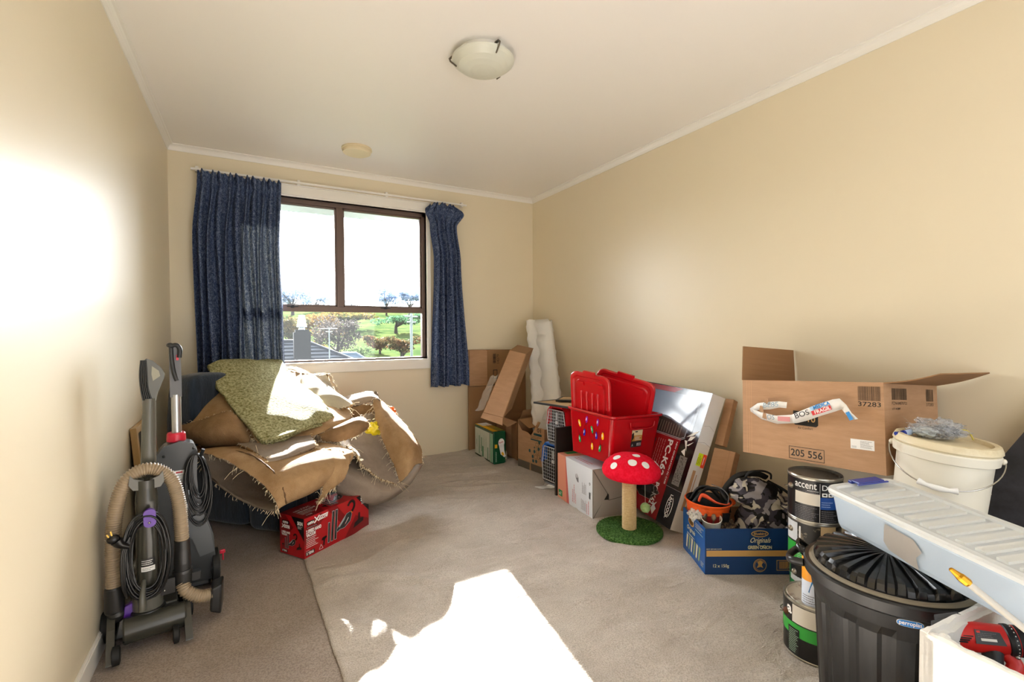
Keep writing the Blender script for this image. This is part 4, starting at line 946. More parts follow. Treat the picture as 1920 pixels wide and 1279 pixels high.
pframe((1.935, 2.69, 0.586), 0.15, -0.02, 0.02, 0.30, 0.36, 'lower black picture frame lying face down on the red pet carrier')
pframe((2.06, 2.72, 0.604), 0.75, -0.03, 0.02, 0.22, 0.28, 'smaller black picture frame lying crosswise on the larger frame')

# scrap of paper on the carpet
mb = MB(); vs = []; r = random.Random(4)
for j in range(5):
    for i in range(7): vs.append((1.735 + 0.016 * i + 0.004 * j, 2.80 - 0.017 * j - 0.006 * i, 0.006 + 0.010 * abs(noise.noise(Vector((i * .6, j * .7, 1)))) + (0.01 if i == 6 else 0)))
mb.add(vs, [(j * 7 + i, j * 7 + i + 1, j * 7 + i + 8, j * 7 + i + 7) for j in range(4) for i in range(6)], PAPER, True)
F = Frame((1.76, 2.735, 0.0145), (1, -.3, 0), (0.25, 1, 0)); mb.scrib(F, 0, 0, 0.06, 0.04, 4, GREYINK, 6)
tag(mb.build('paper_scrap'), 'crumpled white printed paper scrap on the carpet before the pet carriers', 'paper')
# ------------------------------------------------------------------ mushroom cat post
FELT = mat('red felt', '#d00c26', 0.95, bump=(160, 0.9, 0.004), var=(60, '#e01f3c', 0.4, 0.7), spec=0.1)
FELTW = mat('white felt', '#dfe0e0', 0.95, bump=(160, 0.6, 0.003), spec=0.1)
TURF = mat('green artificial turf', '#24491a', 0.9, bump=(180, 1.0, 0.006), var=(120, '#6a9450', 0.42, 0.68), spec=0.15)
SISAL = mat('pale sisal rope', '#c0a679', 0.9, bump=(120, 0.6, 0.003), var=(50, '#d2bb90', 0.4, 0.7), stretch=(1, 1, 3))
t = thing('cat_scratching_post', 'red toadstool cat scratching post with white spots on a round green turf base', 'cat post', (1.802, 1.921, 0))
mb = MB(); mb.lathe([(0.172, 0.0), (0.178, 0.006), (0.178, 0.016), (0.172, 0.022), (0.0001, 0.023)], TURF, 64, cap=False)
r = random.Random(8)
for k in range(2600):
    a = r.uniform(0, 6.283); q = 0.177 * math.sqrt(r.random()); p = Vector((q * math.cos(a), q * math.sin(a), 0.021)); d = Vector((r.uniform(-.004, .004), r.uniform(-.004, .004), r.uniform(.005, .009))); s_ = Vector((math.cos(a * 3), math.sin(a * 3), 0)) * 0.0012
    mb.add([p - s_, p + s_, p + d], [(0, 1, 2)], TURF)
mb.build('base', t)
mb = MB()
for k in range(46): mb.lathe([(0.036, 0.022 + k * 0.0062), (0.0392, 0.0251 + k * 0.0062), (0.036, 0.0282 + k * 0.0062)], SISAL, 24, cap=False)
mb.build('post', t)
CC = Vector((0.008, -0.004, 0.303)); CR_ = (0.157, 0.157, 0.128)
Qt = Matrix.Rotation(math.radians(3), 3, 'Y')
mb = MB(); mb.lathe([(0.0001, 0.0), (0.10, -0.004), (0.140, 0.0), (0.152, 0.014), (0.157, 0.032), (0.154, 0.052), (0.145, 0.070), (0.128, 0.090), (0.105, 0.108), (0.075, 0.121), (0.04, 0.128), (0.0001, 0.130)], FELT, 64, CC, Qt, cap=False)
cap = mb.build('cap', t)
capprof = [(0.157, 0.032), (0.154, 0.052), (0.145, 0.070), (0.128, 0.090), (0.105, 0.108), (0.075, 0.121), (0.04, 0.128), (0.0001, 0.130)]
def cap_pt(a, b):  # b arc length fraction from the rim upward
    L_ = []; s0 = 0
    for (r0, z0), (r1, z1) in zip(capprof, capprof[1:]): L_.append(s0); s0 += math.hypot(r1 - r0, z1 - z0)
    L_.append(s0); b = min(max(b, 0), s0 - 1e-5)
    for i in range(len(capprof) - 1):
        if b <= L_[i + 1]:
            q = (b - L_[i]) / (L_[i + 1] - L_[i]); r_ = capprof[i][0] + (capprof[i + 1][0] - capprof[i][0]) * q; z_ = capprof[i][1] + (capprof[i + 1][1] - capprof[i][1]) * q
            nr, nz = capprof[i + 1][1] - capprof[i][1], -(capprof[i + 1][0] - capprof[i][0]); l = math.hypot(nr, nz)
            return CC + Qt @ Vector(((r_ + nr / l * .0015) * math.cos(a), (r_ + nr / l * .0015) * math.sin(a), z_ + nz / l * .0015)), r_
cam_a = math.atan2(-1.921, -1.802)
for (da, arc_, rad) in ((-0.72, 0.050, 0.020), (0.03, 0.090, 0.023), (0.62, 0.075, 0.021), (-0.95, 0.105, 0.021), (0.55, 0.158, 0.021), (1.6, 0.06, 0.02), (2.4, 0.08, 0.022), (3.3, 0.06, 0.02), (-1.9, 0.06, 0.02)):
    mb = MB(); a0 = cam_a + da; vs = []
    for ring in range(4):
        for k in range(20):
            th_ = 2 * math.pi * k / 20; rr_ = rad * ring / 3; db = rr_ * math.sin(th_); p, r_ = cap_pt(a0, arc_ + db); p, _ = cap_pt(a0 + rr_ * math.cos(th_) / max(r_, 0.03), arc_ + db); vs.append(p)
    mb.add(vs, [(j * 20 + k, j * 20 + (k + 1) % 20, (j + 1) * 20 + (k + 1) % 20, (j + 1) * 20 + k) for j in range(3) for k in range(20)], FELTW, True)
    s_ = mb.build('white_spot', cap); s_['label'] = 'white felt spot'
bp = W(1210, 952, 2.58) - Vector((1.802, 1.921, 0))
mb = MB(); mb.ball((bp.x, bp.y, bp.z), 0.027, mat('pale green pompom', '#8fae6c', 0.95, bump=(90, 1.0, 0.008), var=(70, '#a9c58b', 0.4, 0.7)), 20, 12); ball = mb.build('toy_ball', t); ball['label'] = 'pale green hanging ball'
mb = MB(); mb.tube([(bp.x, bp.y, bp.z + .026), (bp.x - .004, bp.y, 0.302)], 0.0008, mat('white string', '#c9c5b8', 0.8), 5); mb.build('string', ball)

# ------------------------------------------------------------------ blue snack carton and what stands in it
NAVY = mat('navy printed board', '#0d3566', 0.42); NAVY2 = mat('blue printed board', '#12539c', 0.42); NAVYD = mat('deep navy print', '#0a2448', 0.42); KR = mat('kraft gold print', '#c0975a', 0.55); CRM = mat('cream print', '#d5cda8', 0.5)
D = (0.411, 0.271, 0.208)
BLOC = (2.026, 1.431, 0); BYAW = -0.510
t = thing('snack_carton', 'open blue printed cardboard carton lettered GREEN ONION, filled with odds and ends', 'box', BLOC, BYAW)
def pr(mb, f):
    F = f['F']; L_ = f['L']; a, b, c = D
    mb.rect(F, 0, 0, a, c, NAVY, 1); mb.rect(F, 0.006, 0.083, 0.40, 0.110, KR, 2)
    mb.ell(F, 0.246, 0.186, 0.039, 0.0155, KR, 2, n=28); mb.ell(F, 0.246, 0.186, 0.035, 0.0115, NAVYD, 3, n=28); mb.text(F, 'Bluebird', 0.246, 0.181, 0.016, KR, 4, w=0.056, bold=0.02, align='C')
    mb.text(F, 'Originals', 0.246, 0.146, 0.032, CRM, 3, w=0.092, align='C', shear=0.35, bold=0.008); mb.arc(F, 0.255, 0.16, 0.03, 0.002, 230, 300, CRM, 3, ry=0.03)
    mb.text(F, 'GREEN ONION', 0.246, 0.117, 0.021, CRM, 3, w=0.108, bold=0.03, align='C')
    mb.text(F, 'BEST BEFORE DATE', 0.006, 0.114, 0.008, CRM, 3, w=0.068); mb.text(F, '12 x 150g', 0.036, 0.034, 0.020, CRM, 3, w=0.072, bold=0.015)
    mb.arc(F, 0.247, 0.042, 0.030, 0.003, 0, 360, KR, 3, 28); mb.arc(F, 0.247, 0.042, 0.024, 0.002, 20, 300, KR, 3, 24)
    mb.poly(F, [(0.232, 0.03), (0.24, 0.045), (0.235, 0.058), (0.25, 0.064), (0.262, 0.056), (0.255, 0.045), (0.262, 0.03), (0.25, 0.036)], KR, 3)
    mb.ring(F, 0.322, 0.018, 0.402, 0.066, 0.003, KR, 2); mb.bars(F, 0.333, 0.026, 0.395, 0.060, KR, 3, 11)
    mb.text(F, '36', 0.388, 0.185, 0.014, KR, 3, w=0.016); mb.text(F, '33', 0.388, 0.170, 0.014, KR, 3, w=0.016)
    for k in range(26): mb.rect(F, 0.10 + k * 0.012, 0.045 + 0.0 + (k * 0.006), 0.104 + k * 0.012, 0.0455 + (k * 0.006), NAVYD, 3)
    mb.rect(L_, 0, 0, b, c, NAVY2, 1)
    mb.ell(L_, 0.108, 0.172, 0.036, 0.019, KR, 2); mb.ell(L_, 0.108, 0.172, 0.026, 0.013, mat('brown print', '#6b4a26', 0.5), 3); mb.text(L_, 'Originals', 0.105, 0.125, 0.03, CRM, 3, w=0.10, align='C', shear=0.35, bold=0.01)
    mb.scrib(L_, 0.16, 0.170, 0.262, 0.196, 3, CRM, 3); mb.scrib(L_, 0.16, 0.155, 0.255, 0.165, 1, PGR, 3)
    for k in range(6):
        x_ = 0.045 + k * 0.03; mb.poly(L_, [(x_, 0.03), (x_ + 0.012, 0.028), (x_ + 0.028, 0.095), (x_ + 0.010, 0.10)], (CRM, mat('pale olive print', '#8d9c6a', 0.5))[k % 2], 3)
    mb.scrib(L_, 0.06, 0.10, 0.17, 0.112, 1, CRM, 4, 5); mb.scrib(L_, 0.225, 0.02, 0.262, 0.045, 3, CRM, 3)
mb = MB(); x, y, z = D[0] / 2, D[1] / 2, D[2]; th = 0.004
F = faces(*D)['F']
mb.bb(-x, -y, 0, x, -y + th, z, NAVY); mb.bb(-x, y - th, 0, x, y, z, CARD); mb.bb(-x, -y + th, 0, -x + th, y - th, z, NAVY2); mb.bb(x - th, -y + th, 0, x, y - th, z, NAVY); mb.bb(-x + th, -y + th, 0, x - th, y - th, th, CARDD)
pr(mb, faces(*D)); mb.build('body', t)
HV = mat('hi vis orange cloth', '#e0560f', 0.6, var=(26, '#b23a08', 0.52, 0.72), bump=(40, 0.4, 0.003)); HVM = mat('dull maroon band', '#8c1a1d', 0.5); 
hl = W(1328, 938, 2.30)
t = thing('hard_hat', 'upturned orange hard hat cover with maroon band and black straps, in the blue carton', 'hard hat', hl, -0.5, 0.06, 0.04)
mb = MB(); pr_ = [(0.072, -0.13), (0.085, -0.10), (0.092, -0.075), (0.096, -0.045), (0.101, -0.015), (0.108, 0.0), (0.112, 0.003), (0.106, 0.006), (0.098, -0.005), (0.088, -0.03), (0.07, -0.10), (0.0001, -0.115)]
mb.lathe([(0.0001, -0.135)] + pr_, [HV, HV, HVM, HVM, HV, HV, HV, HV, SOFTBLK, SOFTBLK, SOFTBLK, SOFTBLK], 48, Q=Matrix.Diagonal(Vector((1, 0.88, 1))), cap=False); mb.build('shell', t)
mb = MB(); mb.prism(Frame((0.028, -0.096, -0.062), (1, 0.05, 0), (0, -0.12, 1)), [(0, 0), (0.030, 0), (0.032, 0.045), (-0.004, 0.045)], 0, 0.006, BLACK); mb.build('strap_tab', t, bevel=.001)
mb = MB(); mb.tube(spline([(-0.085, -0.03, 0.0), (-0.055, -0.02, 0.032), (0.0, 0.02, 0.050), (0.06, 0.02, 0.044), (0.09, 0.0, 0.0)], 6), 0.009, BLACK, 8, flat=0.5)
mb.tube(spline([(-0.08, 0.02, -0.01), (-0.03, 0.05, 0.038), (0.03, 0.05, 0.04), (0.085, 0.03, -0.01)], 6), 0.012, BLACK, 8, flat=0.5); mb.build('suspension', t)
mb = MB(); mb.tube(spline([(-0.06, -0.03, 0.004), (-0.045, -0.02, 0.030), (-0.02, -0.02, 0.026), (0.02, -0.04, 0.006), (0.06, -0.055, 0.003), (0.08, -0.05, 0.006)], 6), lambda s: 0.008 + .004 * math.sin(s * 6), mat('orange strap', '#d9502a', 0.5), 8, flat=0.5); mb.build('sweat_strap', t)
mb = MB(); mb.tube(spline([(0.075, -0.045, -0.002), (0.082, -0.03, 0.035), (0.06, -0.01, 0.062), (0.02, 0.02, 0.072)], 6), 0.0028, mat('grey cable', '#55565a', 0.4), 6); mb.build('chin_cord', t)
mb = MB(); mb.ball((0.118, 0.01, -0.01), (0.022, 0.02, 0.016), HV, 14, 8); mb.build('side_clip', t)
# mug
ml = W(1334, 971, 2.215); t = thing('enamel_mug', 'white mug holding old spoons, standing in the corner of the blue carton', 'mug', ml, math.atan2(-ml.y, -ml.x) + math.pi / 2, 0.30, 0.0)
MUG = mat('white enamel', '#dcdcd2', 0.2); SPN = mat('tarnished metal', '#6b5d4c', 0.35, metal=0.7)
mb = MB(); mb.lathe([(0.034, -0.085), (0.040, -0.05), (0.044, -0.005), (0.0465, 0.0), (0.044, 0.002), (0.041, -0.004), (0.037, -0.05), (0.032, -0.078), (0.0001, -0.079)], MUG, 40, cap=False); mb.build('cup', t)
for k, (a, b, c) in enumerate(((-0.018, 0.01, 0.012), (0.004, 0.016, 0.028), (-0.004, -0.012, 0.016))):
    s_ = thing('spoon', ('tarnished spoon leaning left in the white mug', 'upright tarnished spoon at the back of the white mug', 'tarnished spoon with dull bowl at the front of the mug')[k], 'spoon', ml + Vector((a * .6, b * .6, -0.07)), group='spoons in the mug')
    mb = MB(); mb.tube([(0, 0, 0), (a * .5, b * .5, 0.05), (a * .7, b * .7, 0.06 + c * .5)], 0.0028, SPN, 6); mb.ball((a * .8, b * .8, 0.07 + c * .5), (0.011, 0.006, 0.017), SPN, 12, 8, Matrix.Rotation(k * 1.1, 3, 'Z') @ Matrix.Rotation(0.3, 3, 'X')); 
    s_.name = 'spoon'; o = mb.build('shaft_and_bowl', s_)
# camouflage backpack
def camo():
    m = bpy.data.materials.new('grey camouflage cloth'); m.use_nodes = True; nt = m.node_tree; N = nt.nodes; L = nt.links; b = N['Principled BSDF']; b.inputs['Roughness'].default_value = 0.75; b.inputs['Specular IOR Level'].default_value = 0.3
    tc = N.new('ShaderNodeTexCoord'); n = N.new('ShaderNodeTexNoise'); n.inputs['Scale'].default_value = 11; n.inputs['Detail'].default_value = 1.2; n.inputs['Distortion'].default_value = 0.7
    mp = N.new('ShaderNodeMapping'); mp.inputs['Scale'].default_value = (1.5, 1.0, 1.25); L.new(tc.outputs['Object'], mp.inputs[0]); L.new(mp.outputs[0], n.inputs[0])
    prev = None
    for off, lo, c_ in ((0.0, 0.50, '#3d3a44'), (3.7, 0.545, '#8e8b90'), (8.1, 0.60, '#bdb7a8')):
        m2 = N.new('ShaderNodeMapping'); m2.inputs['Location'].default_value = (off, off * .7, -off); m2.inputs['Scale'].default_value = (1.5, 1.0, 1.25); L.new(tc.outputs['Object'], m2.inputs[0])
        nn = N.new('ShaderNodeTexNoise'); nn.inputs['Scale'].default_value = 14; nn.inputs['Detail'].default_value = 1.0; nn.inputs['Distortion'].default_value = 0.8; L.new(m2.outputs[0], nn.inputs[0])
        g = N.new('ShaderNodeMath'); g.operation = 'GREATER_THAN'; g.inputs[1].default_value = lo; L.new(nn.outputs[0], g.inputs[0])
        mx = N.new('ShaderNodeMix'); mx.data_type = 'RGBA'; L.new(g.outputs[0], mx.inputs[0]); mx.inputs[7].default_value = C(c_)
        if prev is None: mx.inputs[6].default_value = C('#151314')
        else: L.new(prev, mx.inputs[6])
        prev = mx.outputs[2]
    L.new(prev, b.inputs['Base Color'])
    n2 = N.new('ShaderNodeTexNoise'); n2.inputs['Scale'].default_value = 9; L.new(tc.outputs['Object'], n2.inputs[0]); bp = N.new('ShaderNodeBump'); bp.inputs['Strength'].default_value = 0.6; bp.inputs['Distance'].default_value = 0.012; L.new(n2.outputs[0], bp.inputs['Height']); L.new(bp.outputs[0], b.inputs['Normal'])
    return m
CAMO = camo()
bc = W(1428, 965, 2.27); 
t = thing('camouflage_backpack', 'bulging grey and black camouflage backpack stuffed into the blue carton', 'backpack', (bc.x, bc.y, 0.012), -0.55)
t.scale = (1.16, 1.0, 0.87)
def blob(mb, c, r, m, Q=None, amp=0.12, fr=2.2, seed=0, n=40, k=26, flat_bottom=None):
    Q = Q or Matrix.Identity(3); vs = []
    for j in range(k + 1):
        ph = math.pi * j / k
        for i in range(n):
            a = 2 * math.pi * i / n; d = Vector((math.sin(ph) * math.cos(a), math.sin(ph) * math.sin(a), -math.cos(ph)))
            q = 1 + amp * noise.noise(d * fr + Vector((seed, 0, 0))) + amp * 0.4 * noise.noise(d * fr * 2.7 + Vector((0, seed, 0)))
            p = Vector((d.x * r[0] * q, d.y * r[1] * q, d.z * r[2] * q)); p = Q @ p + Vector(c)
            if flat_bottom is not None: p.z = max(p.z, flat_bottom)
            vs.append(p)
    mb.add(vs, [(j * n + i, j * n + (i + 1) % n, (j + 1) * n + (i + 1) % n, (j + 1) * n + i) for j in range(k) for i in range(n)], m, True)
mb = MB(); blob(mb, (0.01, 0.0, 0.165), (0.118, 0.095, 0.165), CAMO, amp=0.16, seed=3, flat_bottom=0.0); 
b_ = mb.build('main_pouch', t)
mb = MB(); blob(mb, (-0.012, 0.015, 0.335), (0.115, 0.078, 0.085), CAMO, Matrix.Rotation(0.55, 3, 'Y'), amp=0.22, fr=2.6, seed=7); mb.build('top_pouch', t)
mb = MB(); blob(mb, (0.10, -0.01, 0.28), (0.065, 0.06, 0.045), CAMO, Matrix.Rotation(0.9, 3, 'Y'), amp=0.25, seed=12); mb.build('side_pouch', t)
mb = MB(); mb.tube(spline([(-0.125, 0.05, 0.22), (-0.13, 0.06, 0.33), (-0.075, 0.06, 0.425), (0.0, 0.05, 0.44), (0.04, 0.05, 0.42)], 8), lambda s: 0.020 - 0.006 * s, SOFTBLK, 10, flat=0.6); mb.build('padded_strap', t)
mb = MB(); mb.tube(spline([(0.035, 0.03, 0.41), (0.10, -0.01, 0.36), (0.15, -0.04, 0.27), (0.145, -0.05, 0.235), (0.11, -0.05, 0.245), (0.05, -0.06, 0.27)], 8), 0.007, SOFTBLK, 8, flat=0.6); mb.build('webbing_strap', t)
mb = MB(); mb.tube(spline([(-0.055, 0.03, 0.43), (-0.04, 0.02, 0.462), (0.01, 0.02, 0.468), (0.045, 0.025, 0.45), (0.05, 0.03, 0.42)], 7), 0.006, BLACK, 8, flat=0.6); mb.build('carry_loop', t)
# crumpled dark cloth and a glove in the same carton
for (u, v, d, col, lab, rr_) in ((1362, 995, 2.24, '#3a2a20', 'crumpled brown patterned cloth beside the white mug in the blue carton', (0.055, 0.05, 0.045)), (1305, 965, 2.26, '#c9c7c0', 'small crumpled white rag between orange hat and mug', (0.035, 0.03, 0.03))):
    p = W(u, v, d); mb = MB(); c_ = mat('rag ' + col, col, 0.9, var=(60, '#8d7a5c' if col == '#3a2a20' else '#8b8a86', 0.5, 0.62), bump=(30, 0.8, 0.01))
    blob(mb, (0, 0, 0), rr_, c_, amp=0.5, fr=3, seed=u); o = mb.build('rag'); o.location = p; tag(o, lab, 'rag', 'rags in the blue carton')

# ------------------------------------------------------------------ paint tins
STEEL = mat('tin plate with rust and drips', '#a5a196', 0.3, metal=0.8, var=(16, '#6e5540', 0.55, 0.68)); TINB = mat('black tin label', '#141416', 0.3); TINW = mat('off white tin label', '#cfc9bd', 0.45)
TBL = mat('blue tin label', '#1a4690', 0.35); TGR = mat('bright green tin label', '#2fa23a', 0.4); TGR2 = mat('deep green tin label', '#0f7a40', 0.4)
TIME = mat('spattered black tin label', '#191714', 0.4, var=(22, '#7b715f', 0.56, 0.62)); RUST = mat('rust', '#5a3522', 0.85)
class Cyl(Frame):
    """print frame wrapped round an upright cylinder: x runs along the circumference"""
    def __init__(s, r, z0, a0): s.r, s.z0, s.a0 = r, z0, a0; s.u = Vector((1, 0, 0)); s.v = Vector((0, 0, 1)); s.n = Vector((0, -1, 0))
    def p(s, x, y, h=0.0):
        a = s.a0 + x / s.r; return Vector(((s.r + h) * math.cos(a), (s.r + h) * math.sin(a), s.z0 + y))
def wrap(mb, F, x0, y0, x1, y1, m, lay=1, n=10):
    vs = []
    for k in range(n + 1): x_ = x0 + (x1 - x0) * k / n; vs += [F.p(x_, y0, lay * LAY), F.p(x_, y1, lay * LAY)]
    mb.add(vs, [(2 * k, 2 * k + 2, 2 * k + 3, 2 * k + 1) for k in range(n)], m, True)
def tin(loc, label, r, h, kind, rz, group='stacked paint tins'):
    t = thing('paint_tin', label, 'paint tin', loc, rz, group=group)
    body = {'top': TINB, 'mid': TIME, 'low': TGR2, 'front': TINB}[kind]
    mb = MB(); mb.lathe([(r * .97, 0.0), (r * 1.01, 0.001), (r * 1.01, 0.005), (r, 0.007), (r, h - 0.012), (r * 1.012, h - 0.010), (r * 1.015, h - 0.004), (r * 1.0, h), (r * .96, h - 0.001), (r * .94, h - 0.006)], [STEEL, STEEL, STEEL, body, STEEL, STEEL, STEEL, STEEL, STEEL], 56, cap=False); 
    mb.lathe([(0.0001, 0.0005), (r * .97, 0.0005)], STEEL, 40, cap=False)
    F = Cyl(r + 0.0004, 0, -math.pi / 2 - 0.9); c_ = r * 1.8
    if kind == 'top':
        wrap(mb, F, 0.0, h * .40, c_ * .52, h * .66, TINW, 1); wrap(mb, F, c_ * .53, h * .34, c_ * 1.2, h * .60, TBL, 1); wrap(mb, F, c_ * .535, h * .61, c_ * 1.2, h * .90, TINB, 2)
        mb.text(F, 'accent', 0.0, h * .76, 0.040, PAPER, 3, w=0.078, bold=0.01); mb.scrib(F, 0.046, h * .70, 0.086, h * .735, 1, PAPER, 3, 14); mb.scrib(F, 0.01, h * .67, 0.09, h * .70, 1, GREYINK, 3)
        mb.scrib(F, 0.0, h * .06, c_ * .50, h * .36, 8, GREYINK, 3); mb.scrib(F, c_ * .55, h * .06, c_ * .9, h * .32, 6, GREYINK, 3, 5); mb.scrib(F, c_ * .55, h * .38, c_ * .8, h * .52, 3, mat('pale blue small print', '#8fa9d8', 0.5), 3)
        mb.text(F, 'D', c_ * .56, h * .76, 0.03, PAPER, 3); 
        for k in (0, 1): mb.ring(F, c_ * .56 + k * .022, h * .62, c_ * .56 + .018 + k * .022, h * .70, 0.004, PAPER, 3)
        wrap(mb, F, c_ * .515, h * .05, c_ * .522, h * .9, PAPER, 4, 2)
    if kind == 'mid':
        wrap(mb, F, -c_ * .3, h * .04, c_ * .62, h * .44, TGR, 2); wrap(mb, F, -c_ * .3, 0.0, c_ * 1.0, h * .08, TINB, 3)
        mb.ell(F, c_ * .66, h * .62, 0.022, 0.022, mat('cream round print', '#cdbd92', 0.5), 3); mb.arc(F, c_ * .66, h * .62, 0.016, 0.003, 0, 360, INK, 4); mb.arc(F, c_ * .66, h * .62, 0.008, 0.003, 0, 300, INK, 4)
        wrap(mb, F, c_ * .1, h * .35, c_ * .14, h * .86, PAPER, 4, 2); wrap(mb, F, -c_ * .3, h * .48, c_ * .06, h * .92, mat('white blotched label', '#c9cdd2', 0.4), 3, 4)
        mb.scrib(F, 0.01, h * .10, c_ * .22, h * .40, 7, PGR, 4); wrap(mb, F, c_ * .55, h * .44, c_ * .9, h * .95, mat('spilt beige paint', '#b79f78', 0.4), 2, 6)
    if kind == 'low':
        mb.text(F, 'accent', 0.0, h * .35, 0.042, PAPER, 3, w=0.085, bold=0.01); wrap(mb, F, -c_ * .3, h * .62, c_ * 1, h * .94, TINB, 2); wrap(mb, F, -c_ * .3, h * .5, c_ * .4, h * .63, mat('white blotched label', '#c9cdd2', 0.4), 2); mb.scrib(F, 0.02, h * .2, 0.1, h * .25, 1, PAPER, 3)
    if kind == 'front':
        wrap(mb, F, -c_ * .5, h * .62, c_ * 1.6, h * .93, TINW, 1, 20); wrap(mb, F, -c_ * .5, h * .38, c_ * 1.6, h * .60, TGR, 1, 20); wrap(mb, F, -c_ * .5, h * .60, c_ * 0.02, h * .95, TINB, 2, 8)
        mb.text(F, 'a', -0.02, h * .74, 0.05, PAPER, 3, w=0.022, bold=0.03); mb.text(F, 'KITCHEN', c_ * .52, h * .24, 0.020, PAPER, 3, w=0.075); mb.scrib(F, c_ * .53, h * .165, c_ * .53 + .05, h * .215, 1, PAPER, 3, 13)
        mb.scrib(F, c_ * .53, h * .11, c_ * .9, h * .15, 1, GREYINK, 3); wrap(mb, F, c_ * .50, 0.008, c_ * .9, h * .10, PAPER, 3, 5); wrap(mb, F, -0.012, h * .06, 0.030, h * .52, TINB, 3, 4); mb.scrib(F, -0.008, h * .08, 0.028, h * .50, 13, PGR, 4)
    mb.build('can', t)
    mb = MB(); mb.lathe([(r * .94, h - 0.006), (r * .90, h - 0.001), (r * .88, h - 0.004), (r * .86, h - 0.007), (0.0001, h - 0.0065)], STEEL if kind != 'front' else mat('rusty paint crusted lid', '#bdb6a8', 0.5, metal=0.3, var=(14, '#5c3f2c', 0.5, 0.6)), 48, cap=False); mb.build('lid', t)
    mb = MB(); aa = -math.pi / 2 - 1.15
    p = Vector((r * math.cos(aa), r * math.sin(aa), h * .72)); q = Vector((math.cos(aa), math.sin(aa), 0)); Fq = Frame(p, Vector((-q.y, q.x, 0)), (0, 0, 1))
    mb.ball(p, (0.012, 0.012, 0.012), RUST if kind == 'front' else STEEL, 12, 8)
    pts = [p + q * 0.008]
    for k in range(1, 12):
        a2 = aa - math.pi * k / 11; rr_ = r + 0.010; pts.append(Vector((rr_ * math.cos(a2), rr_ * math.sin(a2), h * .72 - 0.035 * math.sin(math.pi * k / 11))))
    mb.tube([pts[0] + q * 0.016] + pts[:], 0.0017, CHROME, 6); mb.build('bail_handle', t)
    return t
TX_, TY_ = 2.000, 1.062; camdir = math.atan2(-TY_, -TX_); TH = 0.172
tin((TX_ + .006, TY_ - .004, 0.0), 'lowest paint tin of the stack of three, deep green lettered accent', 0.092, TH, 'low', camdir + math.pi / 2 + .25)
tin((TX_ + .002, TY_ + .002, TH + .0005), 'middle paint tin of the stack, green band with spilt beige paint', 0.092, TH, 'mid', camdir + math.pi / 2 + .15)
tin((TX_, TY_, 2 * TH + .001), 'topmost black paint tin lettered accent, right under the big cardboard box', 0.095, TH + .006, 'top', camdir + math.pi / 2 + .15)
FX_, FY_ = 1.690, 0.888
tin((FX_, FY_, 0.0), 'rusty lidded paint tin lettered KITCHEN, in front beside the black bin', 0.098, 0.190, 'front', math.atan2(-FY_, -FX_) + math.pi / 2 + .1, group=None)
# second stack hidden support and small bottle on the rusty tin
t = thing('spray_can', 'small orange, white and blue can standing on the rusty paint tin', 'can', (1.640, 0.874, 0.184), 0.3)
mb = MB(); OY = mat('yellow orange can print', '#e79a1e', 0.35); WB = mat('pale blue white can print', '#cfd9ea', 0.35)
mb.lathe([(0.028, 0.0), (0.032, 0.002), (0.032, 0.06), (0.032, 0.085), (0.032, 0.155), (0.026, 0.165), (0.015, 0.17)], [STEEL, WB, WB, OY, OY, STEEL], 32)
F = Cyl(0.0324, 0, math.atan2(-0.874, -1.640) - 0.3 - 1.0); mb.poly(F, [(0.02, 0.05), (0.05, 0.03), (0.055, 0.06), (0.03, 0.09)], mat('blue can print', '#2a7fc0', 0.35), 2); mb.scrib(F, 0.0, 0.01, 0.05, 0.04, 4, GREYINK, 2)
mb.build('can_body', t); mb = MB(); mb.lathe([(0.014, 0.168), (0.014, 0.185), (0.010, 0.19)], PAPER, 20); mb.build('nozzle', t)

# ------------------------------------------------------------------ black rubbish bin
BIN = mat('black bin plastic', '#131314', 0.38, bump=(30, 0.15, 0.003), var=(12, '#26241f', 0.55, 0.75)); BINL = mat('black bin lid plastic', '#0f1011', 0.25, bump=(20, 0.12, 0.003)); DUST = mat('dusty black plastic', '#857c6b', 0.8)
BX, BY, BZ, BR = 1.512, 0.612, 0.45, 0.192
t = thing('rubbish_bin', 'round black plastic rubbish bin with ribbed lid, in the right foreground', 'rubbish bin', (BX, BY, 0), math.atan2(-BY, -BX) + math.pi / 2)
mb = MB(); n = 112; vs = []; lev = [(0.146, 0.0), (0.150, 0.02), (0.168, BZ - 0.10), (0.174, BZ - 0.075), (0.180, BZ - 0.04)]
for r_, z_ in lev:
    for i in range(n):
        a = 2 * math.pi * i / n; rib = 0.0
        k = (i % 8) / 8
        if 0.01 < z_ < BZ - 0.09: rib = -0.005 if 0.30 < k < 0.70 else 0.0
        vs.append(((r_ + rib) * math.cos(a), (r_ + rib) * math.sin(a), z_))
mb.add(vs, [(j * n + i, j * n + (i + 1) % n, (j + 1) * n + (i + 1) % n, (j + 1) * n + i) for j in range(len(lev) - 1) for i in range(n)], BIN, False); mb.add(vs[:n], [tuple(range(n))[::-1]], BIN)
mb.lathe([(0.180, BZ - 0.04), (0.184, BZ - 0.036), (BR + .002, BZ - 0.030), (BR + .004, BZ - 0.004), (BR, BZ), (BR - .012, BZ - 0.001), (BR - .014, BZ - .01)], [BIN, BIN, BIN, BIN, BIN, DUST], 72, cap=False)
F = Cyl(0.1777, BZ - 0.072, -math.pi / 2 + 0.10); F.k = 0.78; F.p = lambda x, y, h=0.0, _F=F: Cyl.p(_F, x * .74, y * .80, h)
LB = mat('bright blue sticker', '#1d7fd0', 0.4)
pts = [(0.0 + 0.035 + 0.035 * math.copysign(abs(math.cos(a)) ** .5, math.cos(a)), 0.03 + 0.0105 * math.copysign(abs(math.sin(a)) ** .8, math.sin(a))) for a in [2 * math.pi * k / 28 for k in range(28)]]
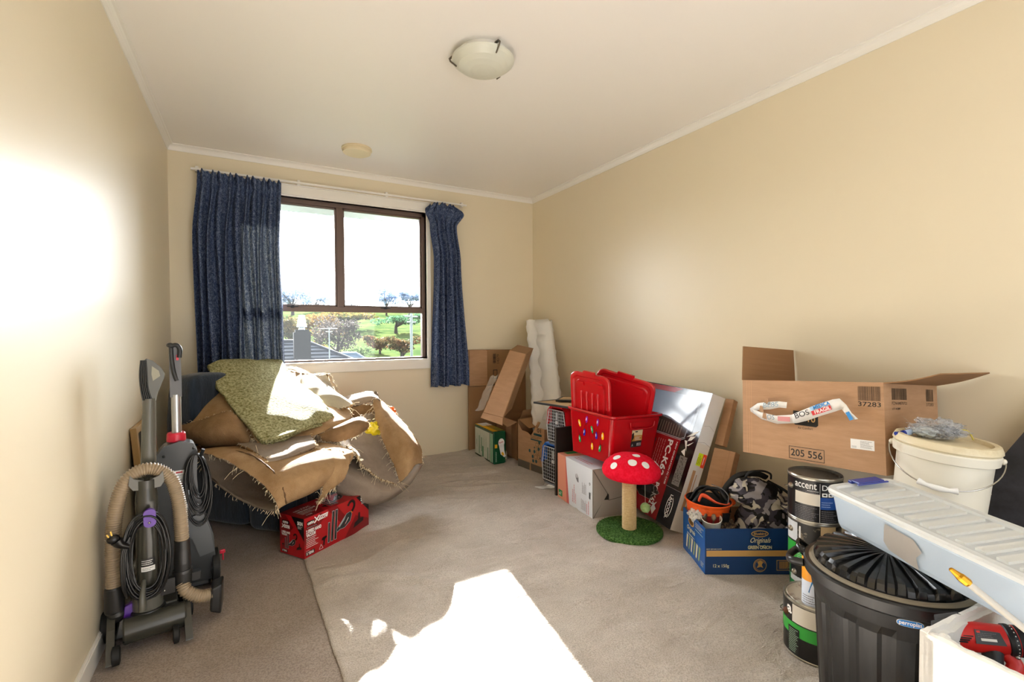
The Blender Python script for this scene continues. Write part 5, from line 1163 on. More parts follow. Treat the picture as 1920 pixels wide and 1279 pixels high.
mb.poly(F, pts, PAPER, 6); mb.poly(F, [(0.035 + (x_ - .035) * .96, 0.03 + (y_ - .03) * .88) for x_, y_ in pts], LB, 8); mb.text(F, 'perroplas', 0.006, 0.0265, 0.017, PAPER, 10, w=0.058, bold=0.02)
mb.line(F, [(0.082, 0.022), (0.090, 0.038), (0.098, 0.022), (0.082, 0.022)], 0.003, LB, 8)
mb.build('body', t)
mb = MB(); vs = []; n = 208; prof = [(0.182, 0.0, 0), (0.176, 0.004, 0), (0.170, 0.006, 0), (0.168, 0.010, .6), (0.165, 0.024, .8), (0.158, 0.032, 1), (0.13, 0.038, 1), (0.09, 0.044, 1), (0.05, 0.048, .8), (0.03, 0.050, 0.2), (0.0001, 0.050, 0)]
for r_, z_, g in prof:
    for i in range(n):
        a = 2 * math.pi * i / n; k = (i % 8); gr = (0.004 if k < 4 else -0.004) * g; a += (0.0, 0.0, 0.0, 0.0, -0.036, -0.02, 0.02, 0.036)[k] if False else 0.0
        vs.append(((r_ + gr) * math.cos(a), (r_ + gr) * math.sin(a), BZ + z_ + gr))
mb.add(vs[:3 * n], [(j * n + i, j * n + (i + 1) % n, (j + 1) * n + (i + 1) % n, (j + 1) * n + i) for j in range(2) for i in range(n)], DUST)
mb.add(vs[2 * n:], [(j * n + i, j * n + (i + 1) % n, (j + 1) * n + (i + 1) % n, (j + 1) * n + i) for j in range(len(prof) - 3) for i in range(n)], BINL, False); mb.build('lid', t, bevel=.0015)
for side in (-1, 1):
    mb = MB(); a = -math.pi / 2 + side * 1.62; c_, s_ = math.cos(a), math.sin(a); q = Vector((c_, s_, 0)); w_ = Vector((-s_, c_, 0)); o_ = q * (BR - .004) + Vector((0, 0, BZ - 0.022))
    mb.tube(spline([o_ + w_ * 0.055, o_ + w_ * 0.050 + q * 0.030 - Vector((0, 0, .004)), o_ + w_ * 0.02 + q * 0.045 - Vector((0, 0, .012)), o_ - w_ * 0.02 + q * 0.045 - Vector((0, 0, .012)), o_ - w_ * 0.050 + q * 0.030 - Vector((0, 0, .004)), o_ - w_ * 0.055], 6), 0.0115, BIN, 10, flat=0.65); mb.build('handle', t)
    mb = MB(); mb.tube([o_ + Vector((0, 0, .012)) + w_ * .03, o_ + Vector((0, 0, .030)) + q * .022 + w_ * .02, o_ + Vector((0, 0, .034)) + q * .028 - w_ * .02, o_ + Vector((0, 0, .012)) - w_ * .03], 0.008, BINL, 8, flat=.5); mb.build('lid_clip', t)

# ------------------------------------------------------------------ long translucent storage box
def clear_mat(name, col, f, rough=0.3):
    m = bpy.data.materials.new(name); m.use_nodes = True; nt = m.node_tree; N = nt.nodes; L = nt.links; b = N['Principled BSDF']
    b.inputs['Base Color'].default_value = C(col); b.inputs['Roughness'].default_value = rough
    t_ = N.new('ShaderNodeBsdfTransparent'); t_.inputs[0].default_value = (0.92, 0.95, 0.97, 1); tl = N.new('ShaderNodeBsdfTranslucent'); tl.inputs[0].default_value = C(col)
    a = N.new('ShaderNodeMixShader'); a.inputs[0].default_value = 0.4; L.new(b.outputs[0], a.inputs[1]); L.new(tl.outputs[0], a.inputs[2])
    x_ = N.new('ShaderNodeMixShader'); x_.inputs[0].default_value = f; L.new(t_.outputs[0], x_.inputs[1]); L.new(a.outputs[0], x_.inputs[2]); L.new(x_.outputs[0], N['Material Output'].inputs[0])
    return m
CLB = clear_mat('milky translucent plastic', '#dbe6f2', 0.42); CLL = clear_mat('dusty translucent lid plastic', '#eeece6', 0.6); CLR2 = clear_mat('milky rim plastic', '#e6e6e2', 0.80)
CLIP = mat('deep blue clip plastic', '#162a86', 0.3)
D = (0.78, 0.200, 0.104)
t = thing('long_storage_box', 'long narrow translucent storage box with blue clip, laid across the black bin', 'storage box', pose((1.431, 0.365, 0.586), -1.992, 0.084, 0.017, (0.8, .2, .120)), -1.992, 0.084, 0.017)
x, y, z = D[0] / 2, D[1] / 2, D[2]
mb = MB()
mb.X = Matrix.Identity(4)
rg = shell(mb, [(x * .955, y * .84, .02, 0.0), (x * .965, y * .88, .022, 0.012), (x * .98, y * .96, .025, z - 0.012), (x * 1.0, y * 1.02, .03, z - 0.010), (x * 1.0, y * 1.02, .03, z)], CLB)
mb.add(rg[0], [tuple(range(len(rg[0])))[::-1]], CLB); o = mb.build('tub', t); sm = o.modifiers.new('t', 'SOLIDIFY'); sm.thickness = 0.0022
mb = MB(); F = Frame((-x * .965, -y * .885, 0.004), (1, 0, 0), (0, -0.10, 1)); mb.poly(F, [(0.185, 0.012), (0.265, 0.000), (0.262, 0.030), (0.280, 0.052), (0.262, 0.075), (0.185, 0.082), (0.180, 0.07), (0.172, 0.03)], mat('torn grey sticker', '#8b8681', 0.35, bump=(20, .5, .003)), 4)

mb.build('torn_sticker', t)['label'] = 'torn grey sticker remnant'
mb = MB()
rg = shell(mb, [(x + .004, y * 1.05, .032, z - 0.004), (x + .006, y * 1.07, .034, z + 0.006), (x + .002, y * 1.04, .032, z + 0.012), (x - .014, y * .90, .022, z + 0.012), (x - .018, y * .86, .02, z + 0.006)], CLR2)
mb.build('lid_rim', t)
lid = MB(); lid.add([Vector(p) for p in rg[-1]], [tuple(range(len(rg[-1])))], CLL)
for k in range(17):
    cx_ = -x + 0.075 + k * 0.0415
    lid.prism(Frame((cx_ - .012, -y * .74, z + .006), (1, 0, 0), (0, 1, 0)), [(0, 0), (0.022, 0), (0.022, y * 1.48), (0, y * 1.48)], 0, 0.006, CLL)
lid.build('lid_panel', t)
mb = MB(); mb.box((-x + .004, 0.018, z + .012), (0.014, 0.088, 0.016), CLIP); mb.box((-x + .020, 0.018, z + .019), (0.030, 0.080, 0.006), CLIP); mb.box((-x + 0.038, 0.018, z + .018), (0.008, 0.095, 0.004), CLIP); mb.build('clip', t, bevel=.002)

# ------------------------------------------------------------------ white bucket on a black crate
t = thing('plastic_crate', 'black plastic crate mostly hidden behind the long clear box, under the bucket', 'crate', (2.035, 0.69, 0), -0.1)
mb = MB(); CRH = 0.385
for (a, b, c, d) in ((-.15, -.15, .15, -.14), (-.15, .14, .15, .15), (-.15, -.14, -.14, .14), (.14, -.14, .15, .14)): mb.bb(a, b, 0, c, d, CRH, BLACK)
mb.bb(-.14, -.14, 0, .14, .14, .012, BLACK); mb.bb(-.14, -.14, CRH - .012, .14, .14, CRH, BLACK); mb.bb(-.158, -.158, CRH - .03, .158, .158, CRH - .015, BLACK)
mb.build('crate_walls', t, bevel=.002)
BUCK = mat('grubby white plastic', '#dcd7c8', 0.4, var=(6, '#b9a98c', 0.6, 0.78), bump=(20, .1, .002)); BUCKL = mat('yellowed white plastic', '#d5c9aa', 0.42, var=(9, '#b8a67f', 0.55, 0.75))
t = thing('plastic_bucket', 'white lidded plastic bucket with wire handle, grubby, beside the big cardboard box', 'bucket', (2.035, 0.695, CRH), math.atan2(-0.695, -2.035) + math.pi / 2, 0.0, 0.085)
h = 0.355; r1, r0 = 0.130, 0.116
mb = MB(); mb.lathe([(0.0001, 0.002), (r0, 0.0), (r0 + .002, 0.006), (r1 - .006, h - .065), (r1 - .004, h - .062), (r1 + .006, h - .060), (r1 + .008, h - .034), (r1 + .006, h - .030), (r1 + .002, h - .028)], BUCK, 64, cap=False); mb.build('pail', t)
mb = MB(); mb.lathe([(r1 + .003, h - .030), (r1 + .010, h - .022), (r1 + .009, h - .016), (r1 + .003, h - .002), (r1 - .004, h), (r1 - .014, h - .002), (r1 - .018, h - .014), (0.0001, h - .014)], BUCKL, 64, cap=False); mb.build('lid', t)
mb = MB(); pts = []
for k in range(25):
    q = k / 24; a = math.pi + math.pi * q; rr_ = r1 + .016
    pts.append(Vector((rr_ * math.cos(a), rr_ * math.sin(a) * 1.06, h - .048 - 0.090 * math.sin(math.pi * q))))
mb.tube(pts, 0.0022, CHROME, 8)
for sx_ in (-1, 1): mb.ball((sx_ * (r1 + .010), 0, h - .046), (.008, .010, .010), BUCK, 10, 6)
hd = mb.build('wire_handle', t)
mb = MB(); seg = pts[9:15]
mb.tube(seg, lambda s: 0.0085 + 0.0025 * math.cos(s * 12.5), PAPER, 12); mb.build('grip', hd)
BAG = mat('clear plastic bag', '#c9ccd0', 0.08, alpha=0.38, bump=(34, 1.0, 0.02), spec=0.8); 
# things lying on the bucket lid
LZ = CRH + h - .012
bt = W(1757, 806, 1.62); t = thing('plastic_bag', 'clear plastic bag of small dark fixings lying on the bucket lid', 'bag', (bt.x, bt.y, LZ + .004), -0.9)
mb = MB(); blob(mb, (0, 0, 0.028), (0.070, 0.05, 0.034), BAG, amp=0.5, fr=4.2, seed=31, flat_bottom=0.0); mb.add([(-0.055, 0, 0.03), (-0.10, 0.015, 0.072), (-0.085, -0.02, 0.05), (-0.06, -0.03, 0.02)], [(0, 1, 2, 3)], BAG); mb.build('bag_film', t)
mb = MB(); blob(mb, (0.012, 0, 0.022), (0.046, 0.034, 0.019), mat('dark small fixings', '#2b2a29', 0.4, var=(70, '#8f8f8f', 0.5, 0.56), bump=(80, 1.0, .01)), amp=0.4, fr=4, seed=9, flat_bottom=0.002); o = mb.build('fixings', t); o['kind'] = 'stuff'
mb = MB(); blob(mb, (-0.035, -.012, 0.018), (0.035, 0.028, 0.017), mat('pale grey pieces', '#aeb6b8', 0.4), amp=0.3, seed=5, flat_bottom=0.002); mb.build('pale_lumps', t)
mb = MB(); mb.tube(spline([(0.055, -.02, 0.035), (0.075, -.02, 0.03), (0.085, -0.03, 0.004)], 5), 0.0022, mat('yellow cord', '#b5a640', 0.5), 6); mb.build('yellow_tie', t)
gp = W(1694, 808, 1.64); t = thing('marker_pen', 'blue and white plastic clamp handle lying on the bucket lid', 'tool', (gp.x, gp.y, LZ + .014), -0.4, 0, 0)
mb = MB(); mb.tube([(-0.03, 0, 0), (-0.005, 0, 0)], 0.007, CLIP, 10); mb.tube([(-0.005, 0, 0), (0.004, 0, 0.001)], 0.010, CLIP, 10); mb.build('handle', t); mb = MB(); mb.tube([(0.002, 0, 0.0), (0.032, 0.004, 0.004)], 0.010, mat('pale blue plastic', '#a9bddd', .35), 10); mb.build('grip', t)
t.name = 'clamp_handle'
# rag hanging behind the bucket rim
RAG = mat('cream cotton rag', '#d9d2ae', 0.9, bump=(60, .4, .003)); c0 = W(1838, 852, 1.62); c1 = W(1843, 927, 1.62)
mb = MB(); vs = []
for j in range(9):
    q = j / 8; p = c0.lerp(c1, q)
    for i in range(6): vs.append(p + Vector((0.82, -0.55, 0)) * (i / 5 - .4) * (.030 + .008 * q) + Vector((.03 * noise.noise(Vector((i * .7, q * 2, 3))), .02 * noise.noise(Vector((i * .9, q * 2, 8))), -.004 * (i % 2))))
mb.add(vs, [(j * 6 + i, j * 6 + i + 1, j * 6 + i + 7, j * 6 + i + 6) for j in range(8) for i in range(5)], RAG, True); o = mb.build('hanging_rag'); sm = o.modifiers.new('t', 'SOLIDIFY'); sm.thickness = .003; tag(o, 'cream cloth strip hanging beside the white bucket rim', 'rag')

# dark panel leaning on the right wall at the picture edge
DK = mat('charcoal suede board', '#262626', 0.7, var=(9, '#45434a', 0.4, 0.8), bump=(60, .3, .002))
t = thing('dark_panel', 'large charcoal board leaning at an angle on the right wall behind the bucket', 'board', (2.30, 0.40, 0.0), 0)
mb = MB(); a = Vector((2.452, 0.735, 0.0)); 
P0 = [Vector((2.40, 0.80, 0.0)), Vector((2.448, 0.66, 0.45)), Vector((2.452, 0.50, 0.80)), Vector((2.455, 0.22, 0.98)), Vector((2.42, -0.2, 0.55)), Vector((2.36, -0.25, 0.0))]
F = Frame(P0[0], P0[5] - P0[0], (0.05, 0, 1))
pts = [(0, 0), (0.07, 0.30), (0.17, 0.62), (0.29, 0.85), (0.50, 0.98), (0.80, 0.90), (1.0, 0.4), (1.0, 0)]
mb.X = Matrix.Translation((-2.30, -0.40, 0.0)); 
Fx = Frame((0.085, 0.40, 0.0), (0, -1, 0), (0.055, 0, 1)); mb.X = Matrix.Identity(4); mb.prism(Fx, pts, 0.0, 0.025, DK); mb.build('board', t, bevel=.004)

# ------------------------------------------------------------------ polystyrene box with the drill
POLY = mat('chipped expanded polystyrene', '#e3e1dc', 0.75, bump=(90, .5, .004), var=(4, '#cfcac0', 0.5, 0.8))
t = thing('support_carton', 'brown carton under the white polystyrene box in the right foreground', 'box', (1.45, 0.225, 0), -0.03)
solid(t, 0.44, 0.40, 0.168, CARD)
PB = Matrix.Rotation(-0.14, 4, 'Z')
t = thing('polystyrene_box', 'open white polystyrene box with chipped rim, in the right foreground', 'box', (1.447, 0.195, 0.170), -0.09)
px0, px1, py0, py1, PH = -0.235, 0.24, -0.30, 0.225, 0.300; th = 0.024
def chipped(mb, a, b, nrm, h):
    """one wall from a to b (outer line), thickness inward nrm, uneven chipped top"""
    a = Vector((a[0], a[1], 0)); b = Vector((b[0], b[1], 0)); nrm = Vector((nrm[0], nrm[1], 0)); n = 70; vs = []
    for k in range(n + 1):
        p = a.lerp(b, k / n); c = 0.004 * noise.noise(p * 30) + 0.0015 * noise.noise(p * 160); d = 0.004 * noise.noise(p * 24 + Vector((5, 5, 5)))
        vs += [p, p + Vector((0, 0, h - .004 + d * .6)), p + nrm * (.004 + abs(d)) + Vector((0, 0, h + c)), p + nrm * (th * .55) + Vector((0, 0, h + c * 1.3)), p + nrm * (th * .62) + Vector((0, 0, h - .010 + c)), p + nrm * th + Vector((0, 0, h - .012 + c)), p + nrm * th]
    mb.add(vs, [(7 * k + i, 7 * (k + 1) + i, 7 * (k + 1) + (i + 1) % 7, 7 * k + (i + 1) % 7) for k in range(n) for i in range(7)], POLY)
    mb.add(vs[:7], [tuple(range(7))], POLY); mb.add(vs[-7:], [tuple(range(7))[::-1]], POLY)
mb = MB(); chipped(mb, (px0, py0), (px0, py1), (1, 0), PH); chipped(mb, (px0, py1), (px1, py1), (0, -1), PH); chipped(mb, (px1, py1), (px1, py0), (-1, 0), PH); chipped(mb, (px1, py0), (px0, py0), (0, 1), PH)
mb.bb(px0, py0, 0, px1, py1, 0.03, POLY); 
for (a, b, c_) in ((px0 + .02, py1 - .035, .008), (px0 + .012, py1 - .21, .006), (px0 + .015, py1 - .19, .007)): mb.ball((a, b, PH - .002), (c_, c_ * 1.3, c_ * .8), POLY, 8, 6)
mb.build('box_walls', t)
# packing under the drill so that it lies near the rim
t2 = thing('cloth_bundle', 'grey cloth bundle inside the polystyrene box, under the drill', 'cloth', (1.47, 0.20, 0.201), -0.09)
mb = MB(); blob(mb, (0, 0, 0.075), (0.185, 0.19, 0.085), mat('grey packing cloth', '#6f6c68', 0.9), amp=.12, seed=4, flat_bottom=0.0); mb.build('cloth', t2)
# cordless drill
DR = mat('red tool plastic', '#d0201c', 0.38); DB = mat('black tool rubber', '#17181b', 0.5); DG = mat('charcoal tool plastic', '#33353a', 0.4)
A0 = W(1782, 1189, 1.03); A1 = W(1925, 1204, 0.98)
ux = (A1 - A0).normalized(); toc = (Vector((0, 0, EYE)) - (A0 + A1) / 2).normalized(); uz = (toc - ux * toc.dot(ux)).normalized(); uy = uz.cross(ux)
t = bpy.data.objects.new('cordless_drill', None); COL.objects.link(t); Dm = A0.lerp(A1, .5) - uz * .03
t.matrix_world = Matrix(((ux.x, uy.x, uz.x, Dm.x), (ux.y, uy.y, uz.y, Dm.y), (ux.z, uy.z, uz.z, Dm.z), (0, 0, 0, 1))); tag(t, 'red and black cordless drill lying in the white polystyrene box', 'drill')
QX = Matrix.Rotation(math.pi / 2, 3, 'Y')
mb = MB(); mb.lathe([(0.014, -0.078), (0.024, -0.072), (0.028, -0.055), (0.030, -0.02), (0.029, 0.015), (0.0285, 0.035)], DR, 32, Q=QX); mb.build('motor_housing', t)
mb = MB()
for k in range(4): mb.tube([(-0.066 + k * .004, -0.004 + k * 0.004 - .008, 0.026), (-0.035 + k * .004, -0.004 + k * .004 - .008, 0.029)], 0.0018, DB, 6)
for (a, b, c_, w_) in ((-0.088, 0.018, 0.013, .05), (-0.078, 0.031, 0.008, .045)): mb.prism(Frame((a, b - .008, c_), (1, .18, 0), (-.18, 1, 0)), [(0, 0.002), (0.004, 0), (w_, .002), (w_ + .006, .008), (w_, .014), (0.004, 0.012)], 0, 0.008, DG)
mb.build('rear_grips', t, bevel=.0015)
mb = MB(); F = Frame((-0.022, -0.013, 0.0298), (1, 0.02, 0), (-.02, 1, 0)); mb.prism(F, [(0, 0), (0.050, 0.0), (0.045, 0.024), (0.004, 0.027)], 0, 0.0015, DG); mb.rect(F, 0.010, 0.006, 0.036, 0.011, PAPER, 5); mb.scrib(F, 0.006, 0.012, 0.04, 0.022, 3, GREYINK, 5); mb.rect(F, 0.006, 0.021, 0.012, 0.025, DR, 5); mb.build('rating_plate', t)
mb = MB(); mb.lathe([(0.0285, 0.035), (0.031, 0.037), (0.0315, 0.044), (0.029, 0.052), (0.030, 0.053), (0.031, 0.072), (0.029, 0.080), (0.022, 0.083)], [DB, DB, DB, DR, DB, DR, DB], 32, Q=QX)
for k in range(24):
    a = 2 * math.pi * k / 24; mb.ball((0.0475, 0.0305 * math.cos(a), 0.0305 * math.sin(a)), 0.0013, PAPER, 6, 4)
mb.build('torque_collar', t)
mb = MB(); mb.lathe([(0.021, 0.083), (0.022, 0.10), (0.017, 0.118), (0.008, 0.122)], DB, 24, Q=QX); mb.build('chuck', t)
mb = MB(); mb.tube(spline([(0.01, -0.02, 0.0), (0.004, -0.05, 0.0), (-0.004, -0.09, 0.0), (-0.006, -0.115, 0)], 5), lambda s: 0.019 - .003 * math.sin(s * 3), DB, 16); mb.build('handle', t)
mb = MB(); mb.tube(spline([(0.034, -0.026, 0.0), (0.040, -0.045, 0.0), (0.030, -0.065, 0), (0.020, -0.10, 0)], 5), 0.009, DR, 10, flat=1.6); mb.ball((0.046, -0.030, .008), .005, CHROME, 8, 6); mb.build('trigger_guard', t)
# paint roller pole with brass tip
B0 = W(1781, 1066, 0.845); B1 = W(1912, 1172, 0.80); dirp = (B1 - B0).normalized(); ln = (B1 - B0).length
t = bpy.data.objects.new('spray_lance', None); COL.objects.link(t)
Mq = dirp.to_track_quat('Z', 'Y').to_matrix().to_4x4(); t.matrix_world = Matrix.Translation(B0) @ Mq; tag(t, 'grey lance with brass nozzle tip sticking out of the polystyrene box', 'lance')
BRS = mat('brass', '#b07f22', 0.3, metal=0.9); mb = MB(); mb.lathe([(0.0022, 0.0), (0.0035, 0.001), (0.0060, 0.014), (0.0068, 0.016), (0.0075, 0.018), (0.0078, 0.030), (0.0070, 0.033)], BRS, 8, smooth=False); mb.build('brass_nozzle', t)
mb = MB(); mb.lathe([(0.0058, 0.032), (0.0058, ln + .14)], mat('grey coated tube', '#a5a29b', 0.35), 20); mb.build('tube', t)
# small pink thing in the box corner
pk = W(1915, 1150, 1.02); mb = MB(); blob(mb, (0, 0, 0), (0.045, 0.035, 0.035), mat('pink soft plastic', '#d98a78', 0.4), amp=.35, seed=2); o = mb.build('pink_bag'); o.location = pk + Vector((0.01, -.03, -.01)); tag(o, 'small pink plastic bundle in the corner of the polystyrene box', 'bundle')
# ------------------------------------------------------------------ armchair
PLUSH = mat('charcoal blue ribbed plush', '#1b232d', 0.9, bump=(70, .7, .004), var=(14, '#2c3745', 0.35, 0.7), stretch=(2.5, 2.5, .35), spec=0.15, sheen=0.3)
def cushion(mb, c, r, m, e=0.30, n=36, k=22, Q=None, amp=0.02, seed=0):
    vs = []; Q = Q or Matrix.Identity(3)
    def pw(v_, e_): return math.copysign(abs(v_) ** e_, v_)
    for j in range(k + 1):
        ph = -math.pi / 2 + math.pi * j / k
        for i in range(n):
            a = 2 * math.pi * i / n; p = Vector((r[0] * pw(math.cos(ph), e) * pw(math.cos(a), e), r[1] * pw(math.cos(ph), e) * pw(math.sin(a), e), r[2] * pw(math.sin(ph), e)))
            p += p.normalized() * amp * noise.noise(p * 5 + Vector((seed, 0, 0))); vs.append(Q @ p + Vector(c))
    mb.add(vs, [(j * n + i, j * n + (i + 1) % n, (j + 1) * n + (i + 1) % n, (j + 1) * n + i) for j in range(k) for i in range(n)], m, True)
t = thing('armchair', 'charcoal blue plush armchair in the left corner, buried under cut carpet pieces', 'armchair', (0.208, 3.325, 0), 0.7217)
for nm, c, r, e in (('side_panel', (-0.335, 0.13, 0.185), (0.088, 0.265, 0.165), .25), ('arm_front', (-0.335, -0.265, 0.175), (0.092, 0.135, 0.155), .28), ('arm', (0.335, -0.0, 0.22), (0.088, 0.38, 0.20), .28), ('seat_cushion', (0, -0.08, 0.28), (0.26, 0.32, 0.12), .3), ('front_panel', (0, -0.315, 0.16), (0.25, 0.06, 0.15), .3), ('backrest', (0.0, 0.315, 0.47), (0.40, 0.085, 0.30), .35), ('back_pillow', (-0.35, 0.30, 0.60), (0.135, 0.11, 0.262), .28), ('back_pillow', (0.16, 0.26, 0.55), (0.20, 0.09, 0.19), .45)):
    mb = MB(); cushion(mb, c, r, PLUSH, e, seed=c[0]); mb.build(nm, t)
mb = MB(); mb.bb(-.36, -.33, 0.012, .36, .33, .05, BLACK); mb.build('base', t)

# ------------------------------------------------------------------ cut carpet and underlay pieces
BURL = mat('tan jute carpet backing', '#8e7150', 0.9, bump=(200, .9, .003), var=(9, '#a98c69', 0.35, 0.7), spec=0.1)
BURL2 = mat('darker jute carpet backing', '#795f43', 0.9, bump=(200, .9, .003), var=(9, '#907455', 0.35, 0.7), spec=0.1)
PILE = mat('grey beige carpet offcut pile', '#85786b', 0.95, bump=(320, .9, .003), var=(8, '#988b7e', 0.35, 0.7), spec=0.05)
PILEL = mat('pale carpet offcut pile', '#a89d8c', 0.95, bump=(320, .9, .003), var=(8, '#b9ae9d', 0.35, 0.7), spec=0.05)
UNDER = mat('olive green carpet underlay', '#6a683c', 0.95, bump=(110, 1.0, .008), var=(80, '#bdba92', 0.36, 0.66), spec=0.05, stretch=(1, 1, 1))
THREAD = mat('pale jute thread', '#dccdae', 0.9)
def crom(P, t):
    n = len(P); i = min(int(t), n - 2); f = t - i
    a, b, c, d = P[max(i - 1, 0)], P[i], P[i + 1], P[min(i + 2, n - 1)]
    return 0.5 * ((2 * b) + (c - a) * f + (2 * a - 5 * b + 4 * c - d) * f * f + (3 * b - a - 3 * c + d) * f ** 3)
def surf(rows, nu, nv, amp=0.004, fr=7.0, seed=0, rag=0.006, closed=False):
    G = [[W(*q) for q in r] for r in rows]; out = []
    for j in range(nv + 1):
        tj = (len(G) - 1) * j / nv; row = []
        m_ = max(len(r) for r in G)
        for i in range(nu + (0 if closed else 1)):
            if closed:
                col = []
                for r in G:
                    L_ = len(r); ti = L_ * i / nu; PP = [r[(k_) % L_] for k_ in (int(ti) - 1, int(ti), int(ti) + 1, int(ti) + 2)]; f = ti - int(ti)
                    a, b, c, d = PP; col.append(0.5 * ((2 * b) + (c - a) * f + (2 * a - 5 * b + 4 * c - d) * f * f + (3 * b - a - 3 * c + d) * f ** 3))
            else: col = [crom(r, (len(r) - 1) * i / nu) for r in G]
            p = crom(col, tj); q = p * fr + Vector((seed * 3.1, 0, 0))
            p = p + Vector((noise.noise(q), noise.noise(q + Vector((9, 0, 0))), noise.noise(q + Vector((0, 9, 0))))) * amp
            eu = min(i, nu - i) if not closed else 9; ev = min(j, nv - j)
            if rag and (eu == 0 or ev == 0): p = p + Vector((R.uniform(-1, 1), R.uniform(-1, 1), R.uniform(-1, 1))) * rag * .5
            row.append(p)
        out.append(row)
    return out
def carpet(name, label, rows, front, back, th=0.010, nu=44, nv=34, amp=0.006, seed=0, flip=False, rag=0.006, threads=90, closed=False, cat='carpet piece', group='cut carpet pieces heaped on the armchair', parent=None, lines=(), long=1.0, sides='TBLR'):
    G = surf(rows, nu, nv, amp, 7, seed, rag, closed); n = len(G[0]); vs = [p for r in G for p in r]
    c0 = sum(vs, Vector()) / len(vs); vs = [p - c0 for p in vs]
    fs = []
    for j in range(nv):
        for i in range(n if closed else n - 1):
            i2 = (i + 1) % n; f = (j * n + i, (j + 1) * n + i, (j + 1) * n + i2, j * n + i2); fs.append(f[::-1] if flip else f)
    me = bpy.data.meshes.new(name); me.from_pydata([tuple(v) for v in vs], [], fs); me.materials.append(front); me.materials.append(back)
    me.polygons.foreach_set('use_smooth', [True] * len(fs)); o = bpy.data.objects.new(name, me); COL.objects.link(o)
    s = o.modifiers.new('thickness', 'SOLIDIFY'); s.thickness = th; s.offset = -1; s.material_offset = 1; s.material_offset_rim = 1
    if parent is None:
        o.location = c0; tag(o, label, cat, group)
    else: o.parent = parent; o.location = c0 - parent.location
    if threads:
        mb = MB(); r = random.Random(seed + 50)
        def edge(k):
            sd = r.choice([x for x in sides])
            if sd == 'T': return G[0][r.randrange(n)], (G[0][0] - G[1][0])
            if sd == 'B': i = r.randrange(n); return G[-1][i], (G[-1][i] - G[-2][i])
            if sd == 'L': j = r.randrange(nv + 1); return G[j][0], (G[j][0] - G[j][1])
            j = r.randrange(nv + 1); return G[j][-1], (G[j][-1] - G[j][-2])
        for k in range(int(threads * 1.8)):
            p, d = edge(k); p = p - c0; d = d.normalized(); L_ = (r.uniform(.006, .018) if r.random() < .9 else r.uniform(.02, .06)) * long
            j_ = Vector((r.uniform(-1, 1), r.uniform(-1, 1), r.uniform(-1.2, .6))) * .7
            q = p + (d + j_) * L_ * .5; e = q + (d * .5 + j_ + Vector((0, 0, -.5))) * L_ * .5; mb.tube([p, q, e], 0.0009, THREAD, 3, cap=False)
        th_ = mb.build('frayed_threads', o); th_['kind'] = 'stuff'
    if lines:
        for ln_ in lines:
            mb = MB(); pts = spline([W(*q) - c0 for q in ln_], 12); pts = [p + Vector((R.uniform(-1, 1), R.uniform(-1, 1), R.uniform(-1, 1))) * .0015 for p in pts]
            mb.tube(pts, lambda s_: 0.0035 + 0.0012 * math.sin(s_ * 60), mat('dark frayed seam', '#5a422a', .9), 6); mb.build('frayed_seam', o)
    return o
# grey back layer, burlap mound at the left
carpet('carpet_piece', 'tan backed carpet piece folded over the left arm, highest of the left folds', [
    [(392, 716, 2.86), (425, 718, 2.84), (460, 735, 2.86), (500, 760, 2.9)], [(372, 745, 2.78), (405, 742, 2.76), (450, 762, 2.72), (490, 790, 2.72)], [(352, 775, 2.70), (388, 770, 2.66), (435, 785, 2.62), (478, 815, 2.60)], [(338, 800, 2.66), (375, 800, 2.60), (430, 808, 2.56), (480, 836, 2.56)], [(340, 812, 2.70), (380, 815, 2.66), (430, 822, 2.62), (480, 842, 2.62)]], BURL, PILE, seed=1)
carpet('carpet_piece', 'rolled tan carpet fold bulging at the far left of the heap', [
    [(357, 793, 2.617), (392, 782, 2.568), (430, 770, 2.548), (452, 788, 2.548), (468, 815, 2.528)], [(342, 798, 2.577), (380, 796, 2.509), (420, 792, 2.489), (448, 806, 2.489), (468, 825, 2.499)], [(335, 808, 2.568), (375, 815, 2.479), (415, 815, 2.460), (445, 822, 2.470), (466, 832, 2.489)], [(342, 822, 2.607), (380, 833, 2.509), (418, 835, 2.499), (445, 835, 2.499), (468, 838, 2.509)], [(350, 822, 2.666), (385, 838, 2.587), (418, 840, 2.568), (445, 840, 2.568), (468, 842, 2.568)]], BURL2, PILE, seed=2, th=.014)
carpet('carpet_piece', 'thin dark jute layers squeezed under the left folds', [
    [(372, 832, 2.70), (400, 832, 2.66), (440, 828, 2.64), (480, 836, 2.62), (520, 842, 2.62)], [(370, 842, 2.60), (400, 842, 2.54), (440, 838, 2.50), (480, 842, 2.49), (520, 850, 2.50)], [(372, 852, 2.60), (400, 850, 2.54), (440, 845, 2.50), (480, 848, 2.48), (520, 858, 2.50)]], BURL2, PILE, seed=3, th=.012, nv=14)
